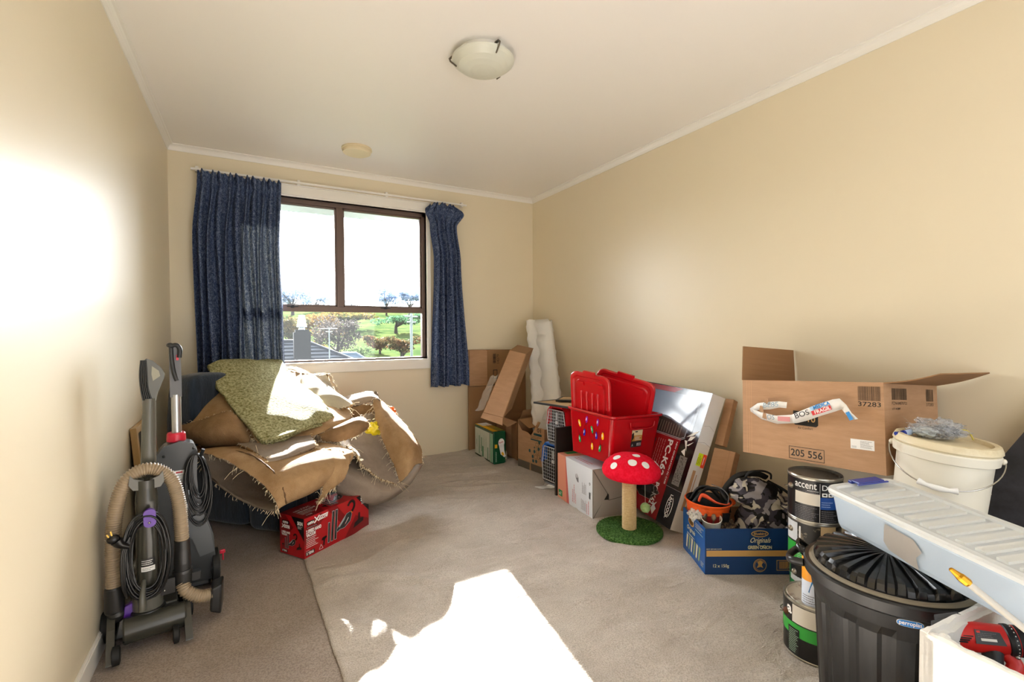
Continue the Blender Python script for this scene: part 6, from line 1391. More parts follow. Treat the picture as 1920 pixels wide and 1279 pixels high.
# big jute tube at the bottom
carpet('carpet_tube', 'large tan carpet rolled into an open tube sagging over the chair side, grey inside', [
    [(370, 849, 2.407), (420, 862, 2.273), (470, 891, 2.187), (508, 928, 2.139), (520, 957, 2.149), (482, 953, 2.225), (432, 927, 2.321), (386, 888, 2.407)],
    [(385, 842, 2.464), (440, 850, 2.321), (496, 875, 2.235), (534, 905, 2.177), (541, 943, 2.187), (500, 948, 2.263), (452, 930, 2.349), (402, 885, 2.445)],
    [(440, 838, 2.559), (505, 846, 2.416), (560, 862, 2.330), (592, 888, 2.292), (590, 918, 2.311), (552, 936, 2.368), (500, 925, 2.445), (450, 875, 2.540)],
    [(520, 838, 2.674), (575, 840, 2.540), (622, 850, 2.464), (640, 868, 2.435), (632, 893, 2.454), (598, 912, 2.502), (560, 905, 2.559), (525, 868, 2.655)],
    [(570, 832, 2.769), (615, 832, 2.674), (652, 842, 2.579), (662, 852, 2.540), (652, 872, 2.540), (628, 888, 2.579), (600, 880, 2.655), (575, 855, 2.731)]],
    BURL, PILE, closed=True, nu=64, nv=46, seed=4, th=.010, flip=True, sides='TB', threads=130, group=None, cat='carpet piece',
    lines=([(425, 843, 2.402), (470, 853, 2.302), (510, 882, 2.220), (530, 915, 2.163), (537, 945, 2.166)],))
carpet('carpet_piece', 'tan strip hanging from the tube end down onto the red box', [
    [(560, 845, 2.528), (590, 842, 2.509), (625, 842, 2.509), (656, 850, 2.528)], [(585, 862, 2.432), (605, 862, 2.413), (632, 864, 2.413), (655, 870, 2.451)], [(600, 890, 2.384), (615, 890, 2.374), (632, 890, 2.384), (648, 892, 2.432)], [(606, 915, 2.364), (616, 912, 2.364), (630, 908, 2.374), (640, 905, 2.413)], [(596, 943, 2.364), (606, 936, 2.364), (620, 922, 2.374), (634, 910, 2.393)]], BURL, PILE, seed=5, th=.009, sides='LB')
carpet('carpet_piece', 'grey carpet offcut folded over, lying on top of the tan tube', [
    [(447, 831, 2.483), (490, 822, 2.559), (535, 812, 2.655), (578, 808, 2.731)], [(468, 842, 2.387), (508, 834, 2.445), (548, 824, 2.521), (584, 818, 2.617)], [(490, 856, 2.311), (525, 846, 2.368), (560, 834, 2.445), (590, 826, 2.540)], [(504, 866, 2.278), (534, 856, 2.330), (568, 845, 2.416), (592, 836, 2.502)], [(510, 874, 2.282), (540, 862, 2.340), (570, 850, 2.426), (590, 840, 2.512)]], PILE, BURL2, seed=6, th=.014)
# burlap sheet under the green underlay
carpet('carpet_piece', 'wide tan carpet piece lying directly under the green underlay', [
    [(400, 706, 2.90), (450, 690, 3.1), (520, 690, 3.35), (580, 700, 3.4)], [(428, 740, 2.74), (490, 730, 2.9), (560, 735, 3.1), (640, 745, 3.2)], [(455, 785, 2.58), (520, 775, 2.72), (590, 772, 2.86), (655, 768, 3.0)], [(478, 822, 2.48), (530, 812, 2.58), (600, 798, 2.74), (658, 782, 2.9)], [(494, 840, 2.45), (545, 835, 2.52), (600, 812, 2.70), (655, 792, 2.86)]], BURL, PILE, seed=7, th=.010)
carpet('carpet_piece', 'looped tan fold poking out right of the underlay stack', [
    [(585, 815, 2.78), (620, 800, 2.84), (655, 785, 2.92), (680, 780, 2.98)], [(592, 812, 2.72), (630, 800, 2.76), (668, 786, 2.84), (690, 790, 2.90)], [(600, 820, 2.70), (635, 812, 2.73), (672, 800, 2.80), (692, 800, 2.88)], [(605, 826, 2.72), (638, 828, 2.75), (668, 818, 2.82), (686, 808, 2.90)]], BURL2, PILE, seed=8, th=.012, nv=20)
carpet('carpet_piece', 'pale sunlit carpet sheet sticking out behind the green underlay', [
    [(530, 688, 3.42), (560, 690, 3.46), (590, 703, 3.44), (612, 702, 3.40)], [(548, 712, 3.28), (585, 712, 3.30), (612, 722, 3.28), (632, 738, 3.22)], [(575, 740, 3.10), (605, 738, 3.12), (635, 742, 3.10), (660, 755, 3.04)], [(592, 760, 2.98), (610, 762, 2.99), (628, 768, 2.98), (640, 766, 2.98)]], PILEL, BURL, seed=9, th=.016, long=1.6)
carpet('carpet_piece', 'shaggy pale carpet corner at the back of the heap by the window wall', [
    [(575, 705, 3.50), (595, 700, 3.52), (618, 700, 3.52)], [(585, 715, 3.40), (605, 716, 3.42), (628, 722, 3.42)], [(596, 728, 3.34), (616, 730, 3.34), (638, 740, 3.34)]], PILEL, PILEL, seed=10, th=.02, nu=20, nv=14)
# green underlay
carpet('carpet_underlay', 'thick olive green underlay folded double on top of the heap', [
    [(388, 694, 2.92), (415, 683, 3.02), (460, 677, 3.2), (500, 673, 3.36), (529, 674, 3.46)], [(390, 684, 2.86), (420, 676, 2.96), (470, 676, 3.14), (510, 682, 3.30), (536, 688, 3.38)], [(408, 720, 2.74), (450, 712, 2.84), (500, 706, 3.02), (530, 705, 3.18), (545, 704, 3.28)],
    [(440, 768, 2.60), (485, 758, 2.68), (530, 748, 2.82), (565, 738, 2.98), (582, 732, 3.08)], [(474, 806, 2.47), (515, 800, 2.54), (560, 786, 2.66), (598, 770, 2.82), (614, 764, 2.92)], [(493, 825, 2.43), (530, 816, 2.48), (572, 800, 2.62), (605, 792, 2.76), (628, 784, 2.86)]], UNDER, UNDER, seed=11, th=.022, amp=.008, threads=0, group=None, cat='carpet underlay', nu=54, nv=44, rag=.005)
carpet('carpet_underlay', 'lower fold of olive underlay curling at the heap front edge', [
    [(480, 812, 2.52), (520, 806, 2.58), (565, 794, 2.70), (600, 788, 2.8)], [(492, 829, 2.44), (530, 822, 2.49), (570, 806, 2.62), (605, 798, 2.75)], [(500, 832, 2.44), (535, 826, 2.50), (560, 812, 2.62), (600, 800, 2.76)]], UNDER, UNDER, seed=12, th=.014, threads=0, group=None, cat='carpet underlay', nu=36, nv=14, rag=.006)
# large grey and tan roll slumping to the floor at the right
big = carpet('carpet_roll', 'large grey carpet slumping off the chair to the floor, tan back curled over', [
    [(560, 812, 2.95), (600, 800, 3.0), (645, 790, 3.06), (690, 775, 3.14), (712, 770, 3.2)], [(590, 835, 2.82), (625, 822, 2.86), (665, 815, 2.94), (700, 805, 3.02), (722, 810, 3.08)], [(625, 850, 2.74), (652, 838, 2.78), (685, 840, 2.84), (715, 845, 2.92), (732, 855, 2.97)], [(645, 850, 2.68), (665, 846, 2.70), (692, 868, 2.74), (722, 882, 2.80), (742, 888, 2.84)], [(650, 838, 2.66), (668, 850, 2.66), (684, 876, 2.67), (715, 898, 2.71), (748, 908, 2.77)]],
    PILE, BURL2, seed=13, th=.012, group=None, sides='BL', threads=260, long=1.3)
def patch(nm, rows, f, b, **k): return carpet(nm, '', rows, f, b, parent=big, **k)
patch('outer_fold', [
    [(585, 850, 2.84), (632, 852, 2.80), (685, 862, 2.82), (722, 880, 2.88), (752, 884, 2.95), (786, 850, 3.08)],
    [(640, 880, 2.62), (668, 892, 2.62), (700, 905, 2.66), (730, 912, 2.72), (760, 895, 2.82), (792, 858, 3.0)], [(632, 905, 2.60), (662, 918, 2.60), (700, 925, 2.63), (735, 925, 2.70), (768, 900, 2.80), (794, 868, 2.96)], [(635, 930, 2.64), (665, 940, 2.62), (700, 943, 2.65), (735, 932, 2.73), (768, 908, 2.84), (790, 878, 3.0)], [(650, 946, 2.74), (680, 950, 2.72), (705, 948, 2.74), (735, 936, 2.82), (765, 914, 2.94), (786, 884, 3.08)]], PILE, BURL2, seed=14, threads=0, nv=24, rag=0, th=.012)
patch('curled_flap', [
    [(697, 748, 3.16), (706, 746, 3.18), (714, 750, 3.2), (722, 756, 3.22)], [(702, 778, 3.06), (716, 772, 3.06), (730, 770, 3.1), (744, 778, 3.14)], [(712, 812, 2.96), (732, 800, 2.94), (752, 798, 2.98), (770, 808, 3.06)], [(728, 848, 2.87), (750, 834, 2.84), (772, 828, 2.88), (788, 838, 2.98)], [(742, 880, 2.80), (762, 864, 2.78), (780, 852, 2.84), (791, 856, 2.95)], [(749, 906, 2.76), (765, 890, 2.77), (780, 872, 2.84), (792, 868, 2.94)]], BURL, PILE, seed=15, threads=160, sides='LR', th=.010, flip=False)
patch('top_fold', [
    [(640, 745, 3.36), (665, 738, 3.36), (690, 734, 3.34), (703, 736, 3.30)], [(645, 755, 3.26), (670, 748, 3.24), (695, 742, 3.20), (712, 748, 3.18)], [(655, 764, 3.24), (675, 758, 3.22), (698, 752, 3.18), (712, 758, 3.17)]], PILE, PILE, seed=16, threads=0, nv=16, th=.014)
patch('under_fold', [
    [(645, 762, 3.26), (670, 760, 3.24), (700, 760, 3.20)], [(650, 782, 3.18), (672, 782, 3.16), (702, 782, 3.12)], [(655, 800, 3.08), (680, 802, 3.06), (706, 806, 3.02)]], BURL2, PILE, seed=17, threads=20, nv=16, th=.010)
# bits of coloured plastic in the heap
p = W(700, 806, 3.0); mb = MB(); blob(mb, (0, 0, 0), (.045, .03, .045), mat('yellow plastic sheet', '#d8c21a', .4, bump=(20, 1, .01)), amp=.5, seed=3); o = mb.build('yellow_bag'); o.location = p; tag(o, 'crumpled yellow plastic bag peeping from inside the carpet roll', 'bag')
p = W(733, 775, 3.22); mb = MB(); blob(mb, (0, 0, 0), (.035, .025, .04), mat('orange plastic sheet', '#e0641c', .4), amp=.4, seed=5); o = mb.build('orange_bag'); o.location = p; tag(o, 'small orange plastic bag behind the curled carpet edge', 'bag')

# ------------------------------------------------------------------ red vacuum cleaner carton
D = (0.428, 0.176, 0.196); OZR = mat('red carton print', '#a80d18', 0.32); OZD = mat('deep red carton print', '#7d0a12', 0.32); OZK = mat('black carton print', '#0c0b0c', 0.35); OZG = mat('dark grey carton print', '#2c3033', 0.35); OZS = mat('silver carton print', '#9aa3a5', 0.35)
t = thing('vacuum_carton', 'red cardboard carton lettered ozto X PXC, before the carpet heap on the floor', 'box', (0.349, 2.662, 0.0), 0.588)
def tools(mb, F, ox, oy, s, lay=3):
    def P(l): return [(ox + a * s, oy + b * s) for a, b in l]
    def bar(x0, y0, x1, y1, w):
        mb.line(F, P([(x0, y0), (x1, y1)]), (w + .005) * s, OZS, lay); mb.line(F, P([(x0, y0 + .003), (x1, y1 - .003)]), w * s, OZK, lay + 1)
    mb.poly(F, P([(0.0, 0.03), (.006, .042), (.03, .045), (.034, .036), (.022, .028), (.018, .0), (.010, .0), (.012, .026)]), OZK, lay + 1)
    bar(.045, .0, .050, .105, .008); bar(.066, .0, .078, .155, .010); bar(.088, .0, .100, .155, .010)
    b_ = [(.095, .048), (.112, .062), (.165, .108), (.192, .112), (.202, .095), (.190, .062), (.150, .040), (.118, .042), (.10, .034)]
    mb.poly(F, P(b_), OZG, lay + 1); mb.line(F, P(b_ + b_[:1]), .0025 * s, OZS, lay + 2); mb.poly(F, P([(.112, .060), (.165, .108), (.150, .082), (.115, .052)]), OZS, lay + 2)
    mb.line(F, P([(.155, .058), (.178, .085)]), .004 * s, PAPER, lay + 3); mb.line(F, P([(.150, .052), (.168, .07)]), .003 * s, RED, lay + 3)
    h_ = spline([(q[0], q[1], 0) for q in P([(.188, .10), (.212, .118), (.222, .145), (.208, .165), (.186, .160), (.176, .146)])], 5); mb.line(F, [(q.x, q.y) for q in h_], .015 * s, OZK, lay + 2)
    mb.line(F, P([(.196, .112), (.206, .10)]), .006 * s, ORG, lay + 3)
    mb.poly(F, P([(.212, .012), (.285, .030), (.288, .048), (.262, .052), (.262, .085), (.250, .085), (.248, .050), (.222, .038)]), OZK, lay + 1)
def pr(mb, f):
    F = f['F']; a, b, c = D
    mb.rect(F, 0, 0, a, c, OZR, 1)
    for pts in ([(0, .06), (.12, .16), (.10, .196), (.0, .15)], [(.14, .196), (.24, .08), (.26, .12), (.2, .196)], [(.25, 0), (.33, .10), (.428, .05), (.428, 0)]): mb.poly(F, pts, OZD, 2)
    mb.poly(F, [(.335, c), (.428, .095), (.428, c)], OZK, 3); mb.text(F, 'SKIN', .368, c - .032, .028, PAPER, 4, w=.052, bold=.04); mb.scrib(F, .372, c - .052, .42, c - .036, 3, PAPER, 4)
    K = Frame(F.p(.020, .162), F.u, F.v); mb.rect(F, .014, .156, .058, .176, OZK, 3); mb.text(F, 'ozto', .018, .160, .022, PAPER, 5, w=.038, bold=.03)
    mb.line(F, [(.058, .156), (.090, .186)], .007, PAPER, 4); mb.line(F, [(.060, .186), (.086, .158)], .005, PAPER, 4); mb.poly(F, [(.082, .160), (.138, .162), (.144, .184), (.094, .182)], PAPER, 4); mb.text(F, 'PXC', .094, .164, .019, OZD, 5, w=.040, bold=.02, shear=.2)
    mb.rect(F, .014, .142, .078, .148, OZK, 3); mb.scrib(F, .016, .143, .076, .147, 1, PAPER, 4)
    mb.text(F, '2 SPEED HAND', .010, .120, .022, PAPER, 4, w=.090, bold=.05); mb.text(F, 'VACUUM', .010, .101, .022, PAPER, 4, w=.055, bold=.05); mb.scrib(F, .010, .045, .082, .097, 6, PAPER, 4, 5)
    mb.rect(F, .006, .010, .058, .030, OZK, 3); mb.text(F, '5 YEAR', .010, .014, .018, PAPER, 4, w=.044, bold=.05); mb.scrib(F, .008, .032, .03, .036, 1, PAPER, 4)
    mb.line(F, [(.085, .012), (.097, .034), (.109, .012), (.085, .012)], .0018, PAPER, 4); tools(mb, F, .10, .022, 1.0)
    L_ = f['L']; mb.rect(L_, 0, 0, b, c, OZR, 1); mb.poly(L_, [(0, .05), (.1, .14), (.04, .196), (0, .196)], OZD, 2); mb.poly(L_, [(.085, c), (.176, .085), (.176, c)], OZK, 3); mb.text(L_, 'SKIN', .130, c - .035, .024, PAPER, 4, w=.038, bold=.04); mb.scrib(L_, .132, c - .055, .168, c - .04, 3, PAPER, 4)
    mb.rect(L_, .018, .150, .072, .168, OZK, 3); mb.text(L_, 'ozto', .024, .154, .02, PAPER, 5, w=.04, bold=.03); mb.line(L_, [(.016, .128), (.038, .148)], .005, PAPER, 4); mb.line(L_, [(.018, .148), (.036, .130)], .004, PAPER, 4); mb.rect(L_, .036, .130, .074, .146, PAPER, 4); mb.text(L_, 'PXC', .042, .132, .014, OZD, 5, w=.028)
    mb.text(L_, '2 SPEED HAND', .014, .104, .014, PAPER, 4, w=.062, bold=.05); mb.text(L_, 'VACUUM', .014, .092, .014, PAPER, 4, w=.04, bold=.05); tools(mb, L_, .015, .028, .50); mb.rect(L_, .014, .008, .056, .022, OZK, 3); mb.text(L_, '5 YEAR', .018, .011, .012, PAPER, 4, w=.034, bold=.05)
    T = f['T']; mb.rect(T, 0, 0, a, b, OZR, 1); mb.poly(T, [(0.12, 0), (.16, .1), (.10, b), (0, b), (0, 0)], OZD, 2); mb.poly(T, [(.27, b), (.428, .10), (.428, b)], OZK, 2)
    mb.text(T, 'ozto X PXC', .03, .11, .025, PAPER, 4, w=.10, bold=.03); mb.text(T, '2 SPEED HAND VACUUM', .03, .085, .018, PAPER, 4, w=.11, bold=.04); mb.scrib(T, .03, .045, .12, .08, 4, PAPER, 4); mb.rect(T, .03, .018, .075, .034, OZK, 3); mb.text(T, '5 YEAR', .034, .021, .014, PAPER, 4, w=.036, bold=.04)
    tools(mb, T, .15, .02, .85); mb.ring(T, .36, .03, .41, .06, .003, PAPER, 4); mb.rect(T, .365, .035, .405, .055, OZK, 4)
solid(t, *D, OZR, prints=pr, bevel=.002)

# ------------------------------------------------------------------ upright vacuum cleaner (in front)
G1 = mat('grey vacuum plastic', '#35352f', 0.26); G2 = mat('light grey vacuum plastic', '#53534c', 0.28); G3 = mat('dark vacuum plastic', '#1c1c1c', 0.35); PUR = mat('purple plastic', '#4e1d8f', 0.3); HOSE = mat('beige ribbed hose', '#93826a', 0.35, spec=.6); CORD = mat('black flex', '#0b0b0c', 0.3)
VX = Vector((-0.330, 2.125, 0)); vrz = 0.155
t = thing('vacuum_cleaner', 'upright grey and purple vacuum cleaner with beige hose, nearest along the left wall', 'vacuum cleaner', VX, vrz)
def hose(mb, path, r, m, n=14, pitch=0.0080):
    P = spline(path, 16); L_ = [0]
    for a, b in zip(P, P[1:]): L_.append(L_[-1] + (b - a).length)
    tot = L_[-1]; k = int(tot / pitch); pts = []; rs = []
    def at(s):
        for i in range(len(L_) - 1):
            if s <= L_[i + 1]: return P[i].lerp(P[i + 1], (s - L_[i]) / max(1e-9, L_[i + 1] - L_[i]))
        return P[-1]
    for i in range(k * 4 + 1): pts.append(at(tot * i / (k * 4))); rs.append(r * (1.0 if i % 4 in (0, 1) else 0.84))
    mb.tube(pts, lambda s: rs[min(int(round(s * (len(rs) - 1))), len(rs) - 1)], m, n)
# floor head
mb = MB(); QX = Matrix.Rotation(math.pi / 2, 3, 'Y')
mb.lathe([(0.040, -0.075), (0.044, -0.07), (0.044, 0.10), (0.040, 0.105)], G1, 28, (0.0, -0.045, 0.066), QX)
F = Frame((-0.115, 0.0, 0), (0, 1, 0), (0, 0, 1))
for x0 in (-0.118, 0.098):
    Fs = Frame((x0, 0, 0), (0, 1, 0), (0, 0, 1)); mb.prism(Fs, [(-.145, .012), (-.085, .008), (.12, .02), (.15, .05), (.10, .115), (.0, .125), (-.06, .09), (-.11, .05)], 0, 0.022, G1)
mb.hexa([(-.10, -.02, .03), (.10, -.02, .03), (.10, .16, .03), (-.10, .16, .03), (-.085, 0.0, .105), (.085, 0.0, .105), (.085, .13, .12), (-.085, .13, .12)], G1)
mb.hexa([(-.13, .10, .01), (.13, .10, .01), (.13, .18, .01), (-.13, .18, .01), (-.12, .10, .09), (.12, .10, .09), (.12, .17, .06), (-.12, .17, .06)], G3)
head = mb.build('floor_head', t, bevel=.005)
for (x0, y0, z0, r_, w_) in ((-0.092, -0.12, 0.030, 0.030, 0.024), (0.072, -0.105, 0.030, 0.030, 0.020), (-0.125, 0.05, 0.055, 0.052, 0.030), (0.12, 0.06, 0.052, 0.048, 0.026)):
    mb = MB(); mb.lathe([(r_ * .7, -w_ / 2), (r_, -w_ / 2 + .003), (r_, w_ / 2 - .003), (r_ * .7, w_ / 2)], SOFTBLK, 26, (x0, y0, z0), QX); mb.build('wheel', head)
mb = MB(); mb.hexa([(-.078, -.02, .10), (-.045, -.02, .10), (-.045, .01, .11), (-.078, .01, .11), (-.070, -.015, .138), (-.048, -.015, .145), (-.048, .01, .145), (-.070, .01, .135)], PUR); o = mb.build('pedal', head, bevel=.003); o['label'] = 'purple pedal'
# neck and body tube
mb = MB(); mb.lathe([(0.052, 0.085), (0.054, 0.10), (0.050, 0.112), (0.046, 0.115), (0.044, 0.175), (0.040, 0.180), (0.040, 0.185)], [G3, G3, G3, G2, G2, G2], 36, (-0.005, -0.005, 0)); mb.box((-.02, -.05, .155), (.03, .01, .02), G2); mb.build('neck', t)
mb = MB(); mb.lathe([(0.038, 0.17), (0.036, 0.20), (0.034, 0.34), (0.033, 0.44), (0.034, 0.50), (0.030, 0.545), (0.030, 0.575)], G1, 32, (-0.002, 0.0, 0)); 
F = Cyl(0.0352, 0.0, -math.pi / 2 - .7); Fo = F
class Off(Cyl):
    def p(s, x, y, h=0.0): q = Cyl.p(s, x, y, h); return q + Vector((-.002, 0, 0))
F = Off(0.0352, 0, -math.pi / 2 - .7); wrap(mb, F, .004, .270, .045, .298, G3, 1, 6); wrap(mb, F, .004, .252, .045, .269, PAPER, 1, 6); mb.scrib(F, .006, .274, .04, .294, 3, PAPER, 3, 4); mb.scrib(F, .008, .255, .042, .266, 2, INK, 3)
mb.build('duct', t)
mb = MB()
for k in range(15):
    a = math.pi + math.pi * k / 14
pts = [(-.048, .0, .600), (-.052, -.0, .565), (-.040, 0, .545), (0, 0, .540), (.040, 0, .545), (.050, 0, .565), (.046, 0, .600)]
Fs = Frame((0, 0.015, 0), (1, 0, 0), (0, 0, 1)); mb.prism(Fs, [(a[0], a[2]) for a in pts] + [(.035, .585), (.0, .572), (-.037, .585)], 0.0, 0.034, G2)
mb.ball((0.006, -0.022, 0.555), .004, G3, 8, 6); mb.build('hose_cradle', t, bevel=.002)
mb = MB(); Fs = Frame((-0.013, -0.036, 0.420), (1, 0, 0), (0, 0, 1)); mb.prism(Fs, [(.018 + .018 * math.cos(a), (.048 if math.sin(a) > 0 else .016) + .016 * math.sin(a)) for a in [2 * math.pi * k / 24 for k in range(24)]], 0.02, 0.036, PUR); mb.ball((0.004, -.073, .437), .0045, CHROME, 10, 6); o = mb.build('cord_hook', t, bevel=.002); o['label'] = 'purple cord hook'
mb = MB(); mb.tube([(-.015, -.03, .215), (-.018, -.06, .200), (-.020, -.068, .175), (-.020, -.066, .135)], lambda s: .014 + .006 * s, G2, 14, flat=.6); mb.build('cord_hook', t)
# cord coil
mb = MB(); r = random.Random(12)
for k in range(12):
    pts = []; rx = .044 + .0022 * k + r.uniform(-.002, .002); rz_ = .118 + r.uniform(-.006, .008) + .003 * k; cx_ = -.004 + r.uniform(-.004, .004); yy = -.055 - .004 * (k % 4)
    for q in range(33):
        a = 2 * math.pi * q / 32; pts.append((cx_ + rx * math.copysign(abs(math.sin(a)) ** .8, math.sin(a)), yy - .006 * math.sin(a * 2 + k), .318 + rz_ * math.cos(a)))
    mb.tube(pts[:-1], .0036, CORD, 6, closed=True)
for k in range(3): mb.tube(spline([(-.050 + k * .004, -.068, .40), (-.072 + k * .005, -.075, .35), (-.074 + k * .004, -.075, .25), (-.062, -.07, .19)], 8), .0036, CORD, 6)
coil = mb.build('power_cord', t)
mb = MB(); mb.tube(spline([(-.055, -.075, .37), (-.075, -.08, .385), (-.085, -.08, .40)], 5), lambda s: .008 + .010 * s, CORD, 12); mb.ball((-.093, -.08, .408), (.019, .016, .016), CORD, 14, 8)
mb.box((-.106, -.085, .422), (.004, .002, .016), mat('brass pin', '#b89a4c', .3, metal=.9), Matrix.Rotation(-.5, 3, 'Y')); mb.box((-.098, -.085, .430), (.004, .002, .016), mat('brass pin', '#b89a4c', .3, metal=.9), Matrix.Rotation(-.2, 3, 'Y')); mb.build('plug', coil)
# hose over the top
mb = MB(); hose(mb, [(-.098, .0, .20), (-.098, .0, .32), (-.092, .0, .45), (-.070, .005, .555), (-.035, .01, .600), (.020, .01, .606), (.070, .005, .560), (.092, 0, .475), (.098, 0, .38), (.100, 0, .315)], .0235, HOSE); mb.build('hose', t)
mb = MB(); mb.lathe([(.026, 0.0), (.028, .006), (.027, .085), (.025, .09)], G3, 24, (-.098, 0, .125)); mb.ball((-.092, -.002, .115), (.027, .027, .030), G3, 16, 10); mb.build('hose_cuff', t)
mb = MB(); mb.lathe([(.027, 0), (.0275, .05), (.025, .10), (.0255, .135)], G3, 24, (.100, 0, .19)); mb.lathe([(.031, 0), (.032, .01), (.032, .04), (.031, .05)], G3, 24, (.100, 0, .165)); mb.box((.135, 0, .18), (.04, .03, .03), G3)
mb.box((.045, -.02, .175), (.06, .02, .055), G3); mb.ball((.043, -.033, .19), .004, CHROME, 8, 6); mb.ball((.043, -.033, .165), .004, CHROME, 8, 6); mb.build('hose_cuff', t)
mb = MB(); hose(mb, [(.098, -.01, .165), (.110, -.025, .135), (.150, -.03, .105), (.198, -.02, .095)], .024, HOSE); mb.build('short_hose', t)
mb = MB(); mb.hexa([(.178, -.05, .04), (.215, -.05, .02), (.235, .05, .02), (.19, .05, .04), (.185, -.045, .125), (.222, -.045, .135), (.238, .045, .13), (.195, .045, .12)], G3); mb.build('hose_port', t, bevel=.008)
# wand and handle
mb = MB(); a0 = Vector((-.002, .075, .30)); a1 = Vector((.012, .06, .86)); mb.tube([a0, (a0 + a1) / 2, a1], lambda s: .029 - .009 * s, G2, 16, flat=.8); mb.build('wand', t)
mb = MB(); Fs = Frame((.012, .072, .85), (1, 0, 0), (0, 0, 1)); mb.prism(Fs, [(-.018, 0), (.020, 0), (.026, .03), (.046, .085), (.048, .10), (.036, .125), (.012, .150), (-.006, .158), (-.018, .148), (-.022, .10)], -.0, .020, G2); hn = mb.build('handle', t, bevel=.005)
mb = MB(); mb.prism(Fs, [(.012, .075), (.034, .092), (.030, .112), (.010, .130), (.008, .10)], .0195, .0215, mat('pale grip recess', '#8d8a78', .4)); mb.build('finger_opening', hn)
mb = MB()
for k in range(5): mb.tube(spline([(-.006 + .006 * k, .050, .855), (-.012 + .005 * k, .050, .90), (-.014 + .005 * k, .048, .95), (-.010 + .0035 * k, .050, 1.003)], 5), .0026, G3, 6)
mb.build('ribbed_grip', hn)

# ------------------------------------------------------------------ carpet washer (behind)
DG2 = mat('slate grey washer plastic', '#35383a', 0.35); DG3 = mat('dark washer plastic', '#212325', 0.38); REDV = mat('red washer trim', '#c7203a', 0.3); ALU = mat('brushed aluminium tube', '#b9bbbd', 0.28, metal=0.9)
t = thing('carpet_washer', 'tall grey carpet washer with red collar and coiled cord, behind the purple vacuum', 'carpet washer', (-0.262, 2.420, 0), 0.12)
Fs = Frame((0, -.03, 0), (1, 0, 0), (0, 0, 1))
mb = MB(); mb.prism(Fs, [(-.075, .40), (-.085, .52), (-.082, .60), (-.055, .640), (.000, .655), (.045, .640), (.060, .60), (.055, .50), (.060, .42), (.085, .33), (.110, .24), (.118, .12), (.10, .05), (-.08, .05), (-.085, .2)], -.055, .03, DG2); mb.build('body', t, bevel=.010)
mb = MB(); mb.prism(Fs, [(.015, .33), (.075, .345), (.100, .26), (.112, .17), (.060, .16), (.035, .24), (.005, .27)], .03, .042, mat('mid grey washer plastic', '#4d5154', .35)); mb.build('side_cover', t, bevel=.004)
mb = MB()
for (a, b) in ((.045, .62), (-.055, .60), (.07, .335), (.088, .315), (.098, .19)): mb.ball((a, -.064, b), .005, DG3, 10, 6)
mb.build('screw_hole', t)
mb = MB(); mb.rect(Fs, -.045, .475, .020, .535, PAPER, 62); mb.rect(Fs, -.032, .524, .006, .530, RED, 63); mb.scrib(Fs, -.04, .48, .015, .518, 6, GREYINK, 63); mb.build('warning_label', t)
mb = MB(); mb.prism(Fs, [(-.02, .30), (.012, .30), (.026, .42), (.028, .455), (-.02, .455)], .0305, .06, mat('smoky grey tank', '#8f9aa6', .15, alpha=.7)); mb.build('tank', t, bevel=.005)
mb = MB(); mb.lathe([(.033, 0), (.034, .006), (.033, .03), (.030, .036)], REDV, 28, (-.012, -.01, .650)); o = mb.build('collar', t, bevel=.001); o['label'] = 'red collar'
mb = MB(); mb.lathe([(.0175, .68), (.0175, .845)], ALU, 24, (-.010, -.01, 0)); mb.build('pole', t)
mb = MB(); mb.prism(Frame((-.010, -.01, 0), (1, 0, 0), (0, 0, 1)), [(-.020, .835), (.020, .835), (.020, .93), (.018, 1.03), (.006, 1.058), (-.016, 1.058), (-.022, 1.04), (-.021, .95)], -.018, .014, mat('grey handle plastic', '#58585a', .3)); hn = mb.build('handle', t, bevel=.006)
mb = MB(); mb.tube(spline([(-.026, -.03, 1.048), (-.006, -.034, 1.052), (.006, -.034, 1.035), (.004, -.034, 1.0)], 6), .009, DG3, 10); mb.tube(spline([(-.024, -.03, 1.04), (-.022, -.034, .99), (-.016, -.036, .94), (-.006, -.034, .905)], 6), .008, DG3, 10); mb.ball((-.026, -.03, 1.052), (.014, .011, .010), DG3, 12, 8); mb.build('grip', hn)
mb = MB(); mb.box((-.003, -.03, 1.0), (.008, .004, .022), REDV); mb.build('trigger', hn)
mb = MB(); r = random.Random(3)
for k in range(10):
    pts = []; rx = .020 + .0032 * k + r.uniform(-.002, .002); rz_ = .085 + .007 * k + r.uniform(-.008, .008); cz = .600 - rz_
    for q in range(29):
        a = 2 * math.pi * q / 28; pts.append((.052 + .010 * (1 - math.cos(a)) * .5 + rx * math.sin(a), -.085 - .003 * (k % 4), cz + rz_ * math.cos(a)))
    mb.tube(pts[:-1], .0034, CORD, 6, closed=True)
mb.build('power_cord', t)
mb = MB(); mb.tube([(.065, -.06, .59), (.07, -.10, .595), (.078, -.105, .62)], .007, DG3, 8); mb.build('cord_hook', t)
for (x0, nm) in ((.118, 1), (-.11, 2)):
    mb = MB(); mb.lathe([(.055, -.014), (.078, -.012), (.080, .010), (.050, .014)], SOFTBLK, 36, (x0, -.02, .080), QX); mb.lathe([(.03, -.02), (.048, -.016), (.05, .015), (.02, .018)], DG2, 24, (x0, -.02, .080), QX); mb.build('wheel', t)
mb = MB(); mb.hexa([(-.11, -.02, .01), (.10, -.02, .01), (.12, .22, .01), (-.13, .22, .01), (-.10, 0, .12), (.09, 0, .12), (.11, .20, .09), (-.12, .20, .09)], DG3); mb.build('floor_head', t, bevel=.008)
mb = MB(); mb.box((.148, .03, .12), (.022, .012, .016), REDV); mb.box((.150, .03, .10), (.006, .01, .04), REDV); mb.build('release_lever', t, bevel=.003)
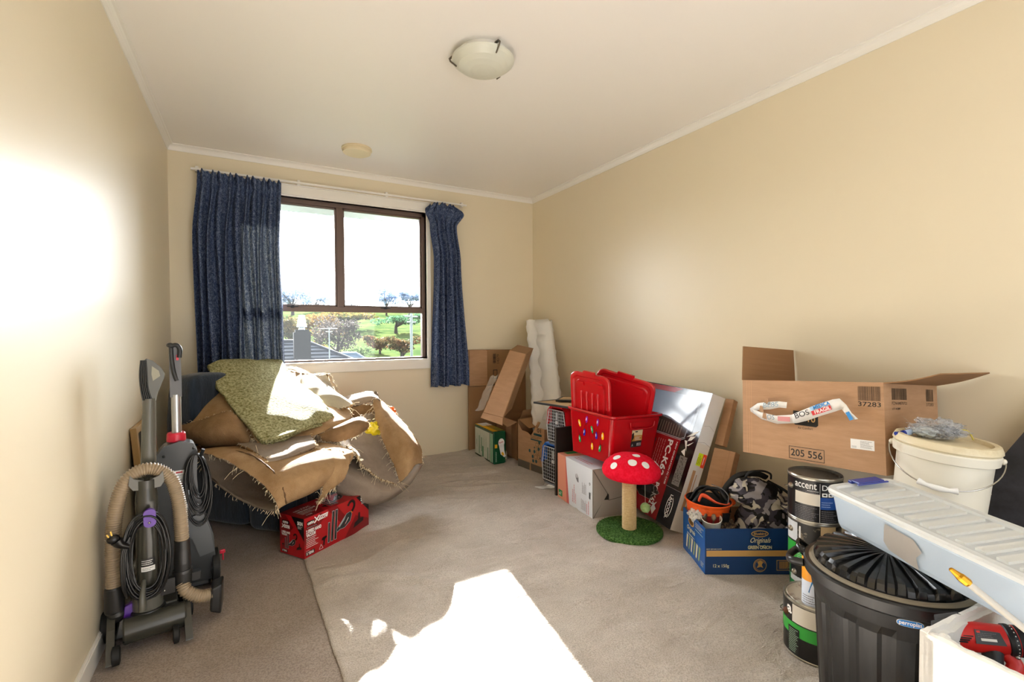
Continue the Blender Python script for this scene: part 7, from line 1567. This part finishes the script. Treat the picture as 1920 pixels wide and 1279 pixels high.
mb = MB(); mb.ball((.02, -.075, .095), (.020, .014, .014), REDV, 12, 8); mb.build('valve_knob', t)
# framed picture between the machines and the wall
t = thing('picture_frame', 'dark picture in a wooden frame leaning on the left wall behind the two machines', 'picture frame', (-0.405, 2.86, 0), 0.0, 0, -0.075)
mb = MB(); mb.bb(-.012, -.22, 0, .012, -.19, .68, mat('pale wood frame', '#9c7c4c', .5)); mb.bb(-.012, .19, 0, .012, .22, .68, mat('pale wood frame', '#9c7c4c', .5)); mb.bb(-.012, -.19, 0, .012, .19, .03, mat('pale wood frame', '#9c7c4c', .5)); mb.bb(-.012, -.19, .65, .012, .19, .68, mat('pale wood frame', '#9c7c4c', .5)); mb.build('frame', t, bevel=.002)
mb = MB(); mb.bb(-.004, -.19, .03, .004, .19, .65, mat('dark picture print', '#1d1a18', .4, var=(5, '#4a3a2c', .5, .7))); mb.build('picture', t)
# ------------------------------------------------------------------ outside the window
GRS = mat('green hillside grass', '#28361f', 1.0, var=(0.25, '#434c2b', 0.4, 0.65), spec=0.0)
TILE = mat('grey blue roof tiles', '#1f252e', 0.8, var=(3, '#2f3742', 0.4, 0.7), spec=.1)
BRK = mat('dark chimney render', '#1d1e22', 0.9)
mb = MB(); vs = []; n = 60
def hill_z(x, y):
    d = math.hypot(x, y); return -3.2 + max(0, (d - 34)) * 0.086 + 0.8 * noise.noise(Vector((x * .03, y * .03, 2)))
for j in range(n + 1):
    for i in range(n + 1):
        x_ = -90 + 150 * i / n; y_ = 6 + 164 * j / n; vs.append((x_, y_, hill_z(x_, y_)))
mb.add(vs, [(j * (n + 1) + i, j * (n + 1) + i + 1, (j + 1) * (n + 1) + i + 1, (j + 1) * (n + 1) + i) for j in range(n) for i in range(n)], GRS, True)
o = mb.build('ground'); o['kind'] = 'structure'; o['label'] = 'green hillside outside'
def gz(x, y): return hill_z(x, y)
# eave above the window
mb = MB(); mb.bb(-0.8, 4.16, 2.31, 2.6, 4.62, 2.33, WHITE); mb.bb(-0.8, 4.60, 2.17, 2.6, 4.64, 2.33, mat('grey blue fascia', '#7d8d99', .5)); o = mb.build('trim_4'); struct(o, 'eave and fascia board above the window')
# neighbour's roof with chimney
def house(name, label, ridge, hw, run, zr, ze, chim=None, m=TILE):
    t = thing(name, label, 'house', (ridge[0], ridge[1], -3.0))
    mb = MB(); x0, x1, y_, = ridge[0] - hw, ridge[0] + hw, ridge[1]; o_ = Vector((ridge[0], ridge[1], -3.0))
    A = [Vector(p) - o_ for p in ((x0, y_, zr), (x1, y_, zr), (x1 + run, y_ - run, ze), (x0 - run, y_ - run, ze), (x1 + run, y_ + run, ze), (x0 - run, y_ + run, ze))]
    K = 11
    for (a, b, c, d) in ((A[0], A[1], A[2], A[3]), (A[1], A[0], A[5], A[4])):
        for k in range(K):
            p0 = a.lerp(d, k / K); p1 = b.lerp(c, k / K); q1 = b.lerp(c, (k + 1) / K); q0 = a.lerp(d, (k + 1) / K); up_ = Vector((0, 0, .05))
            mb.add([p0, p1, q1 + up_, q0 + up_, q1 - up_ * .5, q0 - up_ * .5], [(0, 1, 2, 3), (3, 2, 4, 5)], m)
    mb.add([A[1], A[4], A[2]], [(0, 1, 2)], m); mb.add([A[0], A[3], A[5]], [(0, 1, 2)], m); mb.tube([A[0], A[1]], .10, m, 8); mb.tube([A[1], A[2]], .09, m, 8); mb.build('roof', t)
    mb = MB(); mb.bb(x0 - run * .8 - o_.x, -run * .8, 0, x1 + run * .8 - o_.x, run * .8, ze + 3.0, mat('pale house wall', '#b9b5a8', .8)); mb.build('walls', t)
    if chim:
        c = Vector(chim) - o_; mb = MB(); mb.box((c.x, c.y, c.z - .45), (.62, .42, 1.1), BRK); mb.box((c.x, c.y, c.z + .13), (.50, .34, .16), BRK); ch = mb.build('chimney', t)
        mb = MB(); mb.lathe([(.13, .20), (.10, .30), (.19, .32), (.11, .78), (.02, .80)], mat('galvanised cowl', '#b6bfc8', .3, metal=.5), 14, (c.x, c.y, c.z)); mb.build('cowl', ch)
rp = W(540, 641, 20.0)
house('house', 'grey tiled house roof with a square chimney and metal cowl outside the window', (rp.x - 2.6, rp.y), 3.3, 3.2, rp.z, rp.z - 1.5, chim=W(566, 628, 19.0))
rp = W(640, 664, 26.0); house('house', 'small low blue grey roof further right of the chimney house', (rp.x, rp.y), 0.8, 1.1, rp.z, rp.z - .8, m=mat('blue grey roof sheet', '#4a6076', .5))
rp = W(712, 653, 60.0); t = thing('shed', 'long white roofed building at the foot of the hill', 'building', (rp.x, rp.y, gz(rp.x, rp.y) - .5), -.1)
zz = rp.z - (gz(rp.x, rp.y) - .5); mb = MB(); mb.bb(-2.6, -1.5, 0, 2.6, 1.5, zz - .4, mat('blue grey wall', '#7f9aac', .7)); mb.build('walls', t); mb = MB(); mb.hexa([(-2.8, -1.8, zz - .4), (2.8, -1.8, zz - .4), (2.8, 1.8, zz - .4), (-2.8, 1.8, zz - .4), (-2.8, -.1, zz + .2), (2.8, -.1, zz + .2), (2.8, .1, zz + .2), (-2.8, .1, zz + .2)], mat('white roof sheet', '#e6ebee', .4)); mb.build('roof', t)
def tree(u, v0, v1, d, hw, col, col2, label, seed, dens=900, leaf=.22, group='trees outside', trunkc='#3b3430', name='tree'):
    """crown between photo heights v0 (top) and v1 (bottom) at distance d; half width hw metres"""
    p0 = W(u, v0, d); p1 = W(u, v1, d); g = gz(p0.x, p0.y); base = Vector((p0.x, p0.y, min(g, p1.z) - .3)); t = thing(name, label, 'tree', base, 0, group=group)
    r = random.Random(seed); zc = (p0.z + p1.z) / 2 - base.z; hz = (p0.z - p1.z) / 2
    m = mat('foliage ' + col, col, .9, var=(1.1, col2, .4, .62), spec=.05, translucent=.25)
    mb = MB(); clumps = [(r.uniform(-.7, .7) * hw, r.uniform(-.6, .6) * hw, zc + r.uniform(-.55, .62) * hz, r.uniform(.3, .55)) for _ in range(12)]
    for k in range(dens):
        c = r.choice(clumps); dv = Vector((r.gauss(0, 1), r.gauss(0, 1), r.gauss(0, 1))).normalized() * (r.random() ** .4); p = Vector((c[0] + dv.x * hw * c[3], c[1] + dv.y * hw * c[3], c[2] + dv.z * hz * c[3] * .9))
        a = Vector((r.gauss(0, 1), r.gauss(0, 1), r.gauss(0, 1))).normalized() * leaf * r.uniform(.5, 1.2); b = a.cross(Vector((r.gauss(0, 1), r.gauss(0, 1), r.gauss(0, 1)))).normalized() * leaf * .5
        mb.add([p - a, p + b, p + a, p - b], [(0, 1, 2, 3)], m)
    o = mb.build('foliage', t); o['kind'] = 'stuff'
    mb = MB(); tm = mat('bark ' + trunkc, trunkc, .9); mb.tube([(0, 0, 0), (0, 0, zc * .6), (.1 * hw, 0, zc)], lambda s: .06 * hw * (1.4 - s), tm, 8)
    for c in clumps[:7]: mb.tube([(0, 0, zc * .5), (c[0] * .5, c[1] * .5, (zc * .5 + c[2]) / 2 + .1), (c[0], c[1], c[2])], lambda s: .03 * hw * (1.3 - s), tm, 5)
    mb.build('trunk', t)
tree(548, 534, 576, 120, 5.5, '#7587a0', '#a0b0c6', 'tall bluish hazy tree on the skyline left of the mullion', 1, 1500, .45)  # skyline trees: distance haze is put into the pale foliage colours
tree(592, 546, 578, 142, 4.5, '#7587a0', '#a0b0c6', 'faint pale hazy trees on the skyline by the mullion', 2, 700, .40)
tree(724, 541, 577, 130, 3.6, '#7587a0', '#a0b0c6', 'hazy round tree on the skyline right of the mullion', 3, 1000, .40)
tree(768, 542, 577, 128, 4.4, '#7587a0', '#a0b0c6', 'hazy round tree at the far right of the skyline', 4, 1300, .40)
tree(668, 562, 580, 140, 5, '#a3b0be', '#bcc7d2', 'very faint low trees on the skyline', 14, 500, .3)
tree(632, 592, 662, 42, 2.3, '#33302e', '#48423d', 'large dark bare branched tree in the middle of the view', 5, 2600, .13)
tree(600, 584, 640, 50, 2.6, '#5d482a', '#725b32', 'orange brown autumn tree behind the bare tree', 6, 1500, .20)
tree(545, 586, 640, 46, 1.7, '#4a523d', '#725c32', 'green and orange tree at the left edge of the view', 7, 1500, .18)
tree(578, 640, 655, 33, 1.2, '#5d4b28', '#404827', 'yellow brown shrub beside the chimney', 8, 500, .14)
tree(712, 625, 660, 52, 1.9, '#5d3d28', '#48482e', 'rust coloured round bush right of the bare tree', 9, 1400, .16)
tree(752, 628, 665, 43, 1.8, '#553d2a', '#39412b', 'rust and green bush beside the utility pole', 10, 1400, .16)
tree(674, 648, 675, 34, 0.95, '#3f5233', '#56683f', 'small green shrub in front of the white roofed building', 11, 900, .10)
tree(652, 655, 676, 30, 0.7, '#3a483b', '#525d4a', 'grey green shrub beside the low roof', 12, 600, .09)
tree(650, 585, 600, 80, 6, '#48522e', '#68522a', 'band of mixed bushes across the hillside', 13, 1500, .35)
tree(742, 586, 612, 76, 4, '#33523d', '#486848', 'blue green bushes high on the slope at the right', 15, 1200, .30)
def post(u, v0, d, label, name, arms):
    p = W(u, v0, d); g = gz(p.x, p.y); t = thing(name, label, name.replace('_', ' '), (p.x, p.y, g), .5); h_ = p.z - g
    mb = MB(); mb.tube([(0, 0, 0), (0, 0, h_)], .012 * d / 10 if name == 'tv_aerial' else .11, mat('weathered grey pole', '#8c979c' if name == 'tv_aerial' else '#5a6470', .6), 8); mb.build('pole', t)
    for (z_, w_, r_) in arms: mb = MB(); mb.tube([(-w_, 0, h_ - z_), (w_, 0, h_ - z_)], r_, mat('weathered grey pole', '#8c979c', .6), 6); mb.build('crossarm', t)
post(617, 614, 17.5, 'thin television aerial with a crossbar rising over the tiled roof', 'tv_aerial', [(.05, .36, .012), (.16, .14, .009)])
post(771, 588, 38, 'tall grey utility pole at the right of the view', 'utility_pole', [(.25, .7, .06), (.7, .5, .05)])
